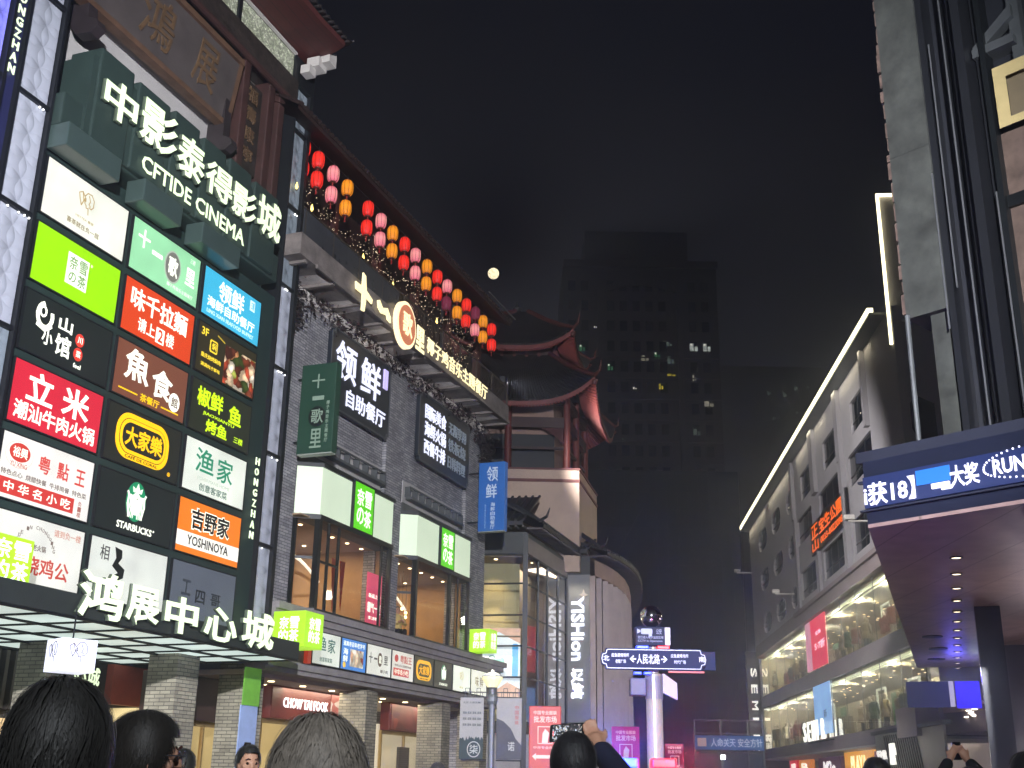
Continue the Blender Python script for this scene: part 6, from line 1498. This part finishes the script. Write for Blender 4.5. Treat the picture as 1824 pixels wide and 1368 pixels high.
m = MB(); m.lathe([(.225, 3.615), (.2, 3.65), (.08, 3.7)], (LX, LY, 0), 24); m.ball((LX, LY, 3.72), .04, 10, 8); sl.part('cap', m, mat('pale_cap', 'b8bcc0', .4, .3, .05))
m = MB()
for s in (-1, 1):
    x0, x1 = LX + s * .1, LX + s * .62
    for z in (3.2, 3.3): rod(m, (x0, LY, z), (x1, LY, z), .012, 6)
    for k in range(4):
        xa = x0 + s * .12 * (k + .5); m.ring([(xa - .04, 3.2), (xa + .04, 3.2), (xa + .04, 3.38 if k % 2 else 3.3), (xa - .04, 3.38 if k % 2 else 3.3)], .012, LY - .01, LY + .01)
    rod(m, (x0, LY, 1.95), (x1, LY, 1.95), .015, 6)
sl.part('scroll_bracket', m, mat('dark_scroll_iron', '3a3c3e', .5, .4, .1))
lamp('street_lamp_light', 'POINT', (LX, LY - .02, 3.95), 35, (1, .9, .68), .15)
for i, (x0, x1, lab) in enumerate(((LX - .66, LX - .17, 'pale lamp post banner with rows of writing above a dark green foot'), (LX + .1, LX + .62, 'pale cloth lamp post banner with a dark curved mass and one faint character'))):
    t = Thing('street_banner', lab, 'banner', FW, ((x0 + x1) / 2, LY, 1.96))
    t.part('cloth', MB().box(x0, x1, LY - .012, LY + .012, 1.97, 3.19), mat('pale_banner_cloth', '8c8c86', .8, 0, .1, 3))
    d = MB(); y0, y1 = LY - .016, LY - .0125
    dk = mat('dark_green_print', '1d2f2e', .7, 0, .2, 6) if i == 0 else mat('dark_grey_print', '3c3e42', .7, 0, .2, 4)
    if i == 0:
        rb = random.Random(3); top = [(x0 + (x1 - x0) * k / 24, 2.33 + .1 * rb.random()) for k in range(25)]
        for (a, za), (b, zb) in zip(top[:-1], top[1:]): d.prism([(a, 1.97), (b, 1.97), (b, zb), (a, za)], y0, y1)
        w = MB().ring([(x0 + .3 + .13 * math.cos(R(a)), 2.16 + .15 * math.sin(R(a))) for a in range(0, 360, 20)], .02, LY - .019, LY - .0165); lt(w, '柒', x0 + .21, x0 + .39, 2.07, 2.25, LY - .0165, .02, .003)
        for r_ in range(3):
            for c_ in range(4): lt(w if False else d, '服装', x0 + .06 + .1 * c_, x0 + .14 + .1 * c_, 2.86 - .12 * r_, 2.91 - .12 * r_, LY - .0125, .02, .003)
        lt(d, '北京 人民北路', x0 + .06, x0 + .42, 3.07, 3.11, LY - .0125, .01, .003)
        t.part('print_mark', w, mat('pale_print_mark', 'a8aca4', .7, 0, .05))
    else:
        d.prism([(x0, 1.97), (x1, 1.97), (x1, 2.25), (x0 + .4, 2.38), (x0 + .3, 2.58), (x0 + .15, 2.72), (x0, 2.78)], y0, y1)
        w = lt(MB(), '诺', x0 + .24, x0 + .38, 2.14, 2.32, LY - .0165, .01, .003); t.part('print_mark', w, mat('pale_print_mark', 'a8aca4'))
        w = MB()
        for k, c_ in enumerate('中国服装'): lt(w, c_, x0 + .38, x0 + .46, 2.96 - .1 * k, 3.04 - .1 * k, LY - .0125, .02, .003)
        t.part('red_print', w, mat('red_print', '9a4a44', .7, 0, .05))
    t.part('print', d, dk)
# sign pole
PX, PY = 2.68, 21.8
sp = Thing('sign_pole', 'thick pale pole carrying a mirror globe, a camera box and the blue road sign', 'pole', FW, (PX, PY, 0))
sp.part('pole', MB().lathe([(.2, 0), (.17, .1), (.15, .2), (.15, 3.44), (.1, 3.46), (.09, 3.95)], (PX, PY, 0), 24), mat('cream_pole_paint', '9a948a', .35, .1, .08, 2))
sp.part('globe', MB().ball((PX - .02, PY, 4.49), .205, 32, 20), mat('mirror_globe', 'd8d4cc', .06, 1.0, .05, 3), smooth=True)
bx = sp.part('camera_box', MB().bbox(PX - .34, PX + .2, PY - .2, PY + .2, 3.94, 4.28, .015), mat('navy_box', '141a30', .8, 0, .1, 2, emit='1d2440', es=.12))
sp.part('white_side', MB().box(PX + .2, PX + .3, PY - .19, PY + .19, 3.95, 4.27), mat('pale_box_side', 'a8a4ac', .5, 0, .1), under=bx)
m = MB(); y = PY - .21
m.prism(rrect(PX - .24, PX - .03, 4.14, 4.24, .02, 2), y - .004, y); m.prism([(PX - .31, 4.15), (PX - .25, 4.18), (PX - .25, 4.21), (PX - .31, 4.24)], y - .004, y); m.box(PX - .1, PX - .04, y - .006, y - .003, 4.1, 4.15)
lt(m, '您已进入电子监控区域', PX - .3, PX + .17, 4.06, 4.11, y, .02, .003); lt(m, 'CCTV in Operation', PX - .3, PX + .15, 3.99, 4.04, y, .02, .003); lt(m, '公安', PX + .04, PX + .14, 4.14, 4.24, y, .02, .003)
sp.part('box_lettering', m, mat('pale_box_print', '9aa0b4', .8, 0, 0, emit='9aa0b4', es=.2), under=bx)
sp.part('blue_beacon', MB().bbox(PX - .32, PX - .1, PY - .18, PY + .1, 3.88, 3.94, .012), lamp_mat('blue_beacon', '2848ff', 2.2)); sp.part('red_beacon', MB().bbox(PX + .06, PX + .28, PY - .18, PY + .1, 3.88, 3.94, .012), lamp_mat('red_beacon', 'ff2030', 1.6))
RB = Thing('road_sign', 'long notched navy road sign with white characters and arrows', 'road sign', FW, (PX, PY - .2, 3.5))
def road_sign(x0, x1, z0, z1, y):
    e = .07; zc = (z0 + z1) / 2
    def outline(g): 
        a, b, c, d = x0 + g, x1 - g, z0 + g, z1 - g
        return [(a + e * 1.4, c), (b - e * 1.4, c), (b - e * 1.1, c + e), (b - e * .3, c + e * 1.2), (b, zc), (b - e * .3, d - e * 1.2), (b - e * 1.1, d - e), (b - e * 1.4, d), (a + e * 1.4, d), (a + e * 1.1, d - e), (a + e * .3, d - e * 1.2), (a, zc), (a + e * .3, c + e * 1.2), (a + e * 1.1, c + e)]
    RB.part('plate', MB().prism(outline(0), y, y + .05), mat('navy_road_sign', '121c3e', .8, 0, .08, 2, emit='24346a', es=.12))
    w = MB().ring(outline(.025), .012, y - .004, y)
    for s_, a, b, c, d in (('北', .05, .16, .15, .25), ('人民北路', .66, 1.08, .1, .28), ('南', 1.79, 1.9, .15, .25), ('应急避难场所', .2, .52, .22, .29), ('老街广场', .27, .46, .11, .18), ('应急避难场所', 1.28, 1.6, .22, .29), ('时代广场', 1.34, 1.55, .11, .18)):
        lt(w, s_, x0 + a, x0 + b, z0 + c, z0 + d, y, .03, .004)
    for a, s in ((.6, -1), (1.15, 1)):
        w.stroke([(x0 + a - s * .04, zc), (x0 + a + s * .05, zc)], .022, y - .004, y); w.stroke([(x0 + a, zc + .05), (x0 + a + s * .055, zc), (x0 + a, zc - .05)], .022, y - .004, y)
    RB.part('lettering', w, lamp_mat('glowing_white_print', 'dfe6ff', .5))  # lettering glows in place of light thrown back by the sign
road_sign(1.69, 3.63, 3.5, 3.88, PY - .24)
RB.part('rear_plate', MB().bbox(3.3, 3.82, PY - .06, PY - .01, 3.52, 3.86, .02), mat('navy_road_sign', '1f2f5c')); RB.part('clamp', MB().box(PX - .1, PX + .1, PY - .19, PY - .1, 3.55, 3.83), M_grey)
RB.part('blue_beacon', MB().bbox(PX - .38, PX - .24, PY - .22, PY - .1, 3.42, 3.47, .012).bbox(PX - .2, PX - .06, PY - .22, PY - .1, 3.42, 3.47, .012), lamp_mat('blue_beacon', '2848ff')); RB.part('red_beacon', MB().box(PX + .25, PX + .9, PY - .2, PY - .14, 3.46, 3.49), lamp_mat('dim_red_beacon', 'c02840', .7))
t = Thing('control_box', 'pair of grey boxes and a pale slanted board strapped to the sign pole', 'box', FW, (PX, PY, 3.05))
t.part('box', MB().bbox(PX - .45, PX - .16, PY - .2, PY + .1, 3.05, 3.36, .02), mat('dusky_box', '3a3a58', .5, .1, .1)); t.part('strap', MB().lathe([(.165, 3.0), (.165, 3.4)], (PX, PY, 0), 20), mat('steel_strap', '8a8690', .35, .5, .1))
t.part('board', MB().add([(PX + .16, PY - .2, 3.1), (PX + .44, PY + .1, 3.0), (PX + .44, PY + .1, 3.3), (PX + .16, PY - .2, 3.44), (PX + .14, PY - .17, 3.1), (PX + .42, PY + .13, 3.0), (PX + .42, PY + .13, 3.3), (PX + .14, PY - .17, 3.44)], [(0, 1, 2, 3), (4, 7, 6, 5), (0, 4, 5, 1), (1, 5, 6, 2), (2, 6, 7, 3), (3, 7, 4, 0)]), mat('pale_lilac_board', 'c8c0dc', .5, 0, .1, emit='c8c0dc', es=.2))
# wholesale market boards
def board_sign(x0, x1, z1, y, c, lab, es, rows=True):
    t = Thing('market_board', lab, 'sign', FW, ((x0 + x1) / 2, y, 0), 'market advert boards on posts'); w, mid = x1 - x0, (x0 + x1) / 2
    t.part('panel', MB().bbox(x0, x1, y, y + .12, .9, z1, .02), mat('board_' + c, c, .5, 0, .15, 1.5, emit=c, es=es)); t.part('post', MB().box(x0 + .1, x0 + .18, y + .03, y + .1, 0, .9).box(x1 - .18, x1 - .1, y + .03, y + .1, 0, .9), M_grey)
    m = MB()
    lt(m, '中国专业服装', mid - w * .36, mid + w * .36, z1 - w * .26, z1 - w * .14, y - .001, .03, .004); lt(m, '批发市场', mid - w * .36, mid + w * .36, z1 - w * .5, z1 - w * .3, y - .001, .04, .004)
    lt(m, '中市专业市场', mid - w * .36, mid + w * .36, z1 - w * 1.28, z1 - w * 1.2, y - .001, .02, .004)
    m.prism([(mid - w * .4, z1 - w * 1.5), (mid - w * .28, z1 - w * 1.4), (mid - w * .28, z1 - w * 1.46), (mid + w * .36, z1 - w * 1.46), (mid + w * .36, z1 - w * 1.56), (mid - w * .28, z1 - w * 1.56), (mid - w * .28, z1 - w * 1.62)], y - .006, y - .002)
    m.ring([(mid - w * .22, z1 - w * 1.12), (mid + w * .22, z1 - w * 1.12), (mid + w * .22, z1 - w * .62), (mid - w * .22, z1 - w * .62)], .02, y - .006, y - .002); m.prism([(mid - w * .1, z1 - w * 1.1), (mid + w * .08, z1 - w * 1.1), (mid + w * .12, z1 - w * .8), (mid, z1 - w * .68), (mid - w * .08, z1 - w * .82)], y - .006, y - .002)
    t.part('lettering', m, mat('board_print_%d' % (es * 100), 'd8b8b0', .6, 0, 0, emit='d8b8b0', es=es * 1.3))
board_sign(.56, 1.36, 3.34, 30, 'a8322c', 'red market board with white writing and an arrow, behind the raised phone', .4)
board_sign(2.6, 3.28, 2.87, 29.8, 'c03878', 'magenta lit market board just behind the sign pole', .5)
board_sign(3.98, 4.45, 2.5, 30.4, '8a1c3c', 'dark crimson market board beside the red beacon', .4)
# police van: only its beacon bar rises into the picture
VX, VY = 2.15, 18.2
v = Thing('police_van', 'police van with a lit blue and red beacon bar on its roof', 'van', FW, (VX, VY + 2, 0))
bodyp = [(VY - .1, .35), (VY + 4.6, .35), (VY + 4.6, .95), (VY + 3.9, 1.1), (VY + 3.3, 1.68), (VY - .1, 1.7)]
bm_ = MB().prism(bodyp, VX - .85, VX + .85, 'x'); v.part('body', bm_, mat('white_van_paint', 'c8cace', .25, .1, .05)); v.part('rear_window', MB().box(VX - .65, VX + .65, VY - .12, VY - .105, 1.1, 1.55), GLD)
for sx in (-1, 1):
    for yy in (.8, 3.6):
        w = MB().tube([(VX + sx * .66, VY + yy, .33), (VX + sx * .88, VY + yy, .33)], .33, 18); o = v.part('wheel', w, mat('tyre_rubber', '18181a', .8, 0, .1)); v.part('rim', MB().tube([(VX + sx * .87, VY + yy, .33), (VX + sx * .9, VY + yy, .33)], .18, 12), M_grey, under=o)
bb = v.part('beacon_bar', MB().bbox(VX - .55, VX + .55, VY + .55, VY + .85, 1.7, 1.76, .02), M_dark)
v.part('blue_beacon', MB().bbox(VX - .5, VX - .12, VY + .55, VY + .85, 1.765, 1.92, .03), lamp_mat('blue_police_beacon', '2040ff', 6.0), under=bb); v.part('red_beacon', MB().bbox(VX + .1, VX + .48, VY + .55, VY + .85, 1.765, 1.92, .03), lamp_mat('red_police_beacon', 'ff0e16', 5.0), under=bb)
lamp('beacon_blue_light', 'POINT', (VX - .6, VY - .1, 1.95), 480, (.1, .16, 1), .12); lamp('beacon_red_light', 'POINT', (VX + .55, VY - .1, 1.95), 110, (1, .08, .14), .12)
# flood lights on added, unseen masts behind the viewer, brightening the fronts and crowd
for i, (x, y, h, tgt, e, c, an) in enumerate(((1.5, -9, 9.0, FL.P(22, 16, 13), 17000, (.86, .93, .95), 75), (1.5, -9, 9.0, FL.P(36, 16, 10), 70000, (.96, .93, 1.0), 48), (-6.0, -8, 9.0, FE.P(-7.5, 17, 9), 500, (.8, .86, 1.0), 55), (1.5, -9, 9.0, (2, 54, 8.5), 6000, (1, .9, .86), 14), (1.5, -9, 9.0, (-.2, 2.5, 1.2), 4500, (.9, .95, 1.0), 36))):
    lamp('added_flood_light', 'SPOT', (x, y, h), e, c, .25, target=tgt, angle=R(an), blend=.5)
tl = FL.P(41.0, 15.6, 0)  # added flood lamp on the terrace, brightening the store wall opposite
for h_, e_ in ((16.75, 27000),):
    lamp('added_flood_light', 'SPOT', (tl.x + .25, tl.y, h_), e_, (1, .95, .94), .15, target=FR.P(66, -14, 14), angle=R(52), blend=.6)
t = Thing('flood_lamp', 'small added flood lamp on the corner of the terrace railing aimed across the street', 'lamp', FW, (tl.x, tl.y, 16.5))
t.part('head', MB().bbox(tl.x - .1, tl.x + .12, tl.y - .15, tl.y + .15, 16.62, 16.88, .02), M_dark); t.part('stem', MB().tube([(tl.x, tl.y, 15.7), (tl.x, tl.y, 16.64)], .025, 6), M_dark)
for x, y in ((1.5, -9), (-6, -8)):
    fm_ = Thing('added_flood_mast', 'tall added flood light mast %s' % ('nearer the canopy' if x > 0 else 'nearer the mall'), 'lamp', FW, (x, y - .4, 0))
    fm_.part('pole', MB().lathe([(.14, 0), (.08, 9.2)], (x, y - .4, 0), 14), M_grey); fm_.part('lamp_head', MB().bbox(x - .6, x + .6, y - .5, y - .3, 8.7, 9.3, .03), M_dark)
# ================================================================== people
def remesh(mb, voxel, name, m, base, smooth_it=6):
    me = bpy.data.meshes.new(name); me.from_pydata([tuple(v) for v in mb.v], [], mb.f); me.update()
    o = bpy.data.objects.new(name, me); COL.objects.link(o)
    a = o.modifiers.new('r', 'REMESH'); a.mode = 'VOXEL'; a.voxel_size = voxel
    b = o.modifiers.new('s', 'SMOOTH'); b.iterations = smooth_it; b.factor = .5
    dg = bpy.context.evaluated_depsgraph_get(); dg.update()
    n = bpy.data.meshes.new_from_object(o.evaluated_get(dg)); bpy.data.objects.remove(o)
    n.name = name; n.transform(Matrix.Translation(-Vector(base))); n.materials.clear(); n.materials.append(m)
    for p in n.polygons: p.use_smooth = True
    return n
def chain(mb, pts, rs, n=12):
    mb.tube(pts, rs, n)
    for p, r in zip(pts, rs): mb.ball(p, r, n, 8)
SKIN = mat('skin', 'b98a72', .55, 0, .06, 12)
def person(label, x, y, top, face, skin=SKIN, coat=None, trousers=None, hair='short', hcol='1c1a17', pose='stand', near=False, n=1500, glasses=False, group=None, earring=False, lean=0.0, F=None):
    """face: heading in degrees to the right of straight ahead"""
    base = (x, y, top - 1.72); z0 = base[2]
    t = Thing('person', label, 'person', FW, base, group)
    a = R(face); f = Vector((math.sin(a), math.cos(a), 0)); r = Vector((f.y, -f.x, 0)); u = Vector((0, 0, 1)); B = Vector(base)
    P = lambda s, d, h: B + r * s + f * d + u * h
    sit = pose == 'sit'
    H = 1.72; hc = H - .125
    b = MB(); c = MB(); tr = MB()
    # torso, pelvis, neck
    chain(b, [P(0, 0, .92), P(0, .01, 1.12), P(0, .0, 1.3), P(0, -.01, 1.38)], [.13, .12, .13, .11])
    chain(b, [P(-.15, -.01, 1.37), P(.15, -.01, 1.37)], [.07, .07]); chain(b, [P(0, -.015, 1.38), P(0, .01, 1.5)], [.062, .055])
    chain(c, [P(0, 0, .84), P(0, .01, 1.1), P(0, .0, 1.3), P(0, -.01, 1.37)], [.175, .16, .165, .13], 14)
    chain(c, [P(-.165, -.01, 1.36), P(.165, -.01, 1.36)], [.085, .085]); c.ball(P(0, -.015, 1.43), (.075, .075, .05))
    # head
    hd = lambda s, d, h: P(s, d, hc + h)
    def eb(mb, s, d, h, rs, rd, rh, k=18, v=12):
        o = MB().ball((0, 0, 0), 1, k, v); mb.add([hd(s + q[0] * rs, d + q[1] * rd, h + q[2] * rh) for q in o.v], o.f)
    eb(b, 0, -.008, .02, .075, .095, .1); eb(b, 0, .03, -.045, .06, .065, .075); eb(b, 0, .055, -.088, .036, .036, .028)
    eb(b, 0, .098, -.02, .013, .02, .03); eb(b, 0, .108, -.032, .016, .014, .012); eb(b, 0, .092, -.062, .026, .012, .008); eb(b, 0, .088, .012, .055, .016, .012)
    for s in (-1, 1): eb(b, s * .076, -.005, -.012, .012, .026, .036, 10, 8); eb(b, s * .05, .062, -.02, .02, .02, .02)
    # legs
    for s in (-1, 1):
        if sit: j = [P(s * .09, 0, .9), P(s * .11, .4, .88), P(s * .11, .42, .45), P(s * .11, .5, .42)]
        else: j = [P(s * .09, 0, .9), P(s * .1, .015, .5), P(s * .1, -.02, .09), P(s * .1, .1, .04)]
        chain(b, j, [.085, .055, .04, .035]); chain(tr, j[:3], [.105, .08, .065])
    # arms
    arms = {-1: None, 1: None}
    for s in (-1, 1):
        sh = P(s * .19, -.01, 1.36)
        if pose == 'arms_up': el, wr, ha = P(s * .26, .12, 1.56), P(s * .08, .22, 1.78), P(s * .03, .22, 1.87)
        elif pose == 'phone' and s == 1: el, wr, ha = P(.22, .1, 1.53), P(.12, .33, 1.675), P(.1, .37, 1.72)
        elif sit: el, wr, ha = P(s * .24, .12, 1.12), P(s * .1, .32, 1.16), P(s * .05, .38, 1.2)
        else: el, wr, ha = P(s * .25, .0, 1.08), P(s * .25, .08, .84), P(s * .25, .1, .76)
        arms[s] = (wr, ha); chain(b, [sh, el, wr], [.055, .042, .03]); chain(c, [sh, el, wr + (el - wr) * .12], [.08, .065, .052])
        d = (ha - wr).normalized(); sd = (r * s - d * (r * s).dot(d)).normalized(); nrm = d.cross(sd)
        chain(b, [wr, wr + d * .05], [.03, .034], 10); chain(b, [wr + d * .055 - sd * .02, wr + d * .055 + sd * .025], [.022, .02], 8)
        for k, L in enumerate((.075, .085, .08, .062)):
            o_ = wr + d * .075 + sd * (.03 - .02 * k); cu = -nrm if s > 0 else nrm
            chain(b, [o_, o_ + d * L * .5 + cu * .006, o_ + d * L * .85 + cu * .026], [.0095, .0088, .0078], 8)
        chain(b, [wr + d * .03 + sd * .03, wr + d * .06 + sd * .055, wr + d * .095 + sd * .062], [.012, .0105, .009], 8)
    vx = .009 if near else .014
    t.o.data = None
    bo = bpy.data.objects.new('body', remesh(b, vx, 'body', skin, base)); COL.objects.link(bo); bo.parent = t.o
    for nm, mb_, m_ in (('jacket', c, coat), ('trousers', tr, trousers or mat('dark_trousers', '1c1e24', .9, 0, .2, 5))):
        o = bpy.data.objects.new(nm, remesh(mb_, .016, nm, m_, base, 8)); COL.objects.link(o); o.parent = t.o
    # face details
    e = MB()
    for s in (-1, 1):
        o = MB().ball((0, 0, 0), .0125, 10, 8); e.add([hd(s * .031 + q[0], .083 + q[1], .0 + q[2]) for q in o.v], o.f)
    t.part('eyes', e, mat('eye_dark', '2c211c', .25, 0, 0))
    e = MB()
    for s in (-1, 1): e.tube([hd(s * .016, .1, .026), hd(s * .032, .1, .031), hd(s * .05, .088, .024)], [.003, .005, .003], 6)
    e.tube([hd(-.022, .1, -.062), hd(0, .106, -.06), hd(.022, .1, -.062)], [.002, .004, .002], 6); t.part('brows_and_lips', e, mat('brow_brown', '4a2a24', .7, 0, .1))
    if glasses:
        e = MB()
        for s in (-1, 1):
            e.tube([hd(s * .034 + .026 * math.cos(R(k)), .112, -.002 + .021 * math.sin(R(k))) for k in range(0, 360, 24)], .0022, 6, closed=True); e.tube([hd(s * .06, .11, .006), hd(s * .08, .05, .006), hd(s * .084, -.015, .004)], .002, 6)
        e.tube([hd(-.008, .114, .002), hd(.008, .114, .002)], .002, 6); t.part('glasses', e, mat('silver_wire', 'c0c0c8', .2, .9, 0))
    if earring:
        t.part('earring', MB().tube([hd(.085 + .0, -.005 + .026 * math.cos(R(k)), -.055 + .03 * math.sin(R(k))) for k in range(0, 360, 20)], .002, 6, closed=True), mat('silver_wire', 'c0c0c8', .2, .9, 0))
    # hair: a cap with combed strands lying over it
    rn = random.Random(int(abs(x * 100)) + 3); S_ = MB(); cap = MB()
    hr = Vector((.085, .106, .112)); N1, N2 = 26, 16
    low = {'short': 2.05, 'bob': 2.5, 'long': 2.6}[hair]
    def lim(az):                                    # how far down the hair reaches: high over the face, low behind
        fr = math.cos(az)
        return (1.0 if fr > .62 else (1.25 + (low - 1.25) * min(1, (.62 - fr) / .55)))
    def sp_(az, th, k): return hd(math.sin(az) * math.sin(th) * hr.x * k, -.008 + math.cos(az) * math.sin(th) * hr.y * k, .018 + math.cos(th) * hr.z * k)
    idx = {}
    for i in range(N1):
        for j in range(N2 + 1):
            az = 2 * math.pi * i / N1; th = max(.02, lim(az) * j / N2); idx[i, j] = len(cap.v); cap.v.append(tuple(sp_(az, th, 1.0 - (.06 if j == N2 else 0))))
    for i in range(N1):
        for j in range(N2): k = (i + 1) % N1; cap.f.append((idx[i, j], idx[i, j + 1], idx[k, j + 1], idx[k, j]))
    HM = hair_mat(hcol); ho = t.part('hair', cap, HM, smooth=True)
    for i in range(n):
        az = rn.random() * 2 * math.pi; L = lim(az); th0 = (.02 + .98 * rn.random() ** .8) * L * .9; ln = (.5 + .45 * rn.random()) * (1.0 if hair == 'short' else 1.6)
        th1 = min(th0 + ln, L + (.12 if hair == 'short' else .25) * rn.random()); w = (.0016 if near else .003) * (.7 + .8 * rn.random()); dr = rn.gauss(0, .14); k0 = 1.0 + .07 * rn.random() ** 1.5; k1 = k0 + .02 + (.12 if rn.random() < .15 else .04) * rn.random(); ph = rn.random() * 6
        pts = []
        for q in range(6):
            g = q / 5; pts.append(sp_(az + dr * g + .05 * math.sin(g * 5 + ph), th0 + (th1 - th0) * g, k0 + (k1 - k0) * math.sin(g * 2.2)))
        vs = []
        for q, p in enumerate(pts):
            d = (pts[min(q + 1, 5)] - pts[max(q - 1, 0)]).normalized(); o = p - hd(0, 0, .02); sd = d.cross(o).normalized() * w * (1 - .75 * q / 5); vs += [p - sd, p + sd]
        S_.add(vs, [(2 * q, 2 * q + 1, 2 * q + 3, 2 * q + 2) for q in range(5)])
    t.part('strands', S_, HM, under=ho, kind='stuff')
    return t, arms, P
def hair_mat(hcol):
    nm = 'hair_' + hcol
    if nm in MATS: return MATS[nm]
    m = mat(nm, hcol, .6, 0, .35, 60); m.node_tree.nodes['Principled BSDF'].inputs['Sheen Weight'].default_value = .15
    return m
navy = mat('navy_jacket', '1b2230', .85, 0, .2, 6); black = mat('black_jacket', '141518', .85, 0, .2, 6); beige = mat('beige_coat', '8a7c68', .85, 0, .15, 6); grey = mat('grey_jacket', '4a4c50', .85, 0, .2, 6)
person('person with short thick black hair and a thin silver earring, closest to the mall side', -.775, 2.1, 1.70, -14, coat=black, near=True, n=5200, hcol='1f1e1c', earring=True)
person('person with dark hair and wire glasses turned in profile', -1.07, 3.6, 1.725, 62, coat=grey, near=True, n=6500, hair='bob', hcol='231f1b', glasses=True)
person('person with parted greying hair seen from behind in front of the brick columns', -.345, 2.26, 1.655, 4, coat=beige, near=True, n=5200, hair='short', hcol='80786e')
person('person with black hair low between two nearer heads', -2.2, 8.3, 1.72, 20, coat=black, n=900)
person('person with short black hair and a visible face in front of a brick column', -1.9, 9.0, 1.77, 150, coat=navy, n=900)
t, arms, P = person('person raising a phone sideways above a shaggy dark head', .27, 4.9, 1.735, 2, coat=mat('blue_black_jacket', '20243c', .8, 0, .2, 6), near=True, n=5200, hair='bob', hcol='1b1a1f', pose='phone')
person('person with dark hair far off below the lamp post banners', -.77, 13.8, 1.735, 10, coat=black, n=700)
person('person with glossy black hair under the shop signs of the store building', 2.52, 8.3, 1.735, -6, coat=navy, n=1200)
t2, arms2, P2_ = person('person lifting a phone with both arms under the canopy', 3.95, 10.4, 1.72, 0, coat=black, n=900, pose='arms_up')
person('person with dark hair at the edge of the crowd beside the dark column', 2.95, 6.9, 1.745, -20, coat=grey, n=1000)
person('diner in a pale top sitting at the second bay window', *FL.P(34.75, 16.75)[:2], 6.93, 150, coat=mat('pale_yellow_top', 'c8b070', .8, 0, .1, 6), n=500, pose='sit')
def phone(label, c, rx, up, fwd, w=.152, h=.074, screen=None):
    c, rx, up, fwd = Vector(c), Vector(rx).normalized(), Vector(up).normalized(), Vector(fwd).normalized()
    t = Thing('phone', label, 'phone', FW, tuple(c))
    def slab(a0, a1, b0, b1, d0, d1):
        o = MB().prism(rrect(a0, a1, b0, b1, .008 if d1 > d0 else .004, 4), d0, d1); m = MB(); m.add([c + rx * v[0] + up * v[2] + fwd * v[1] for v in o.v], o.f); return m
    t.part('case', slab(-w / 2, w / 2, -h / 2, h / 2, -.004, .004), mat('black_phone_case', '0c0c0e', .3, 0, .05))
    t.part('screen', slab(-w / 2 + .012, w / 2 - .012, -h / 2 + .004, h / 2 - .004, -.0055, -.0045), screen)
    return t
scr = spot_mat('phone_screen_picture', ['0c0e14', '10131c', '2a2630', 'e8e0d0', '14161e', '8a7a80', '0a0c10', 'c8d0e0', '181a22'], 46, .8)
ph = phone('phone held sideways showing a bright picture of the lit street', (.265, 5.3, 1.755), (1, .08, .07), (.07, 0, 1), (-.05, 1, 0), screen=scr)
ph.part('record_mark', MB().add([(.203, 5.286, 1.76), (.206, 5.286, 1.76), (.206, 5.286, 1.74), (.203, 5.286, 1.74)], [(0, 1, 2, 3)]), lamp_mat('red_record_mark', 'ff3020', 1.2))
phone('dark phone held up by both hands under the canopy', (3.95, 10.63, 1.86), (1, 0, 0), (0, 0, 1), (0, 1, 0), .075, .152, mat('dark_screen', '101218', .1, 0, .1))
# ================================================================== thin volume added to imitate the lens glow round the lights
hz = bpy.data.materials.new('lens_glow_volume'); hz.use_nodes = True; nt = hz.node_tree; nt.nodes.clear()
o = nt.nodes.new('ShaderNodeOutputMaterial'); v = nt.nodes.new('ShaderNodeVolumePrincipled'); v.inputs['Density'].default_value = .003; v.inputs['Color'].default_value = (.72, .8, 1, 1); v.inputs['Anisotropy'].default_value = .86
nt.links.new(v.outputs[0], o.inputs['Volume'])
structure('lens_glow_haze', FW, MB().box(-70, 90, -30, 192, -1, 82), hz, 'stuff')
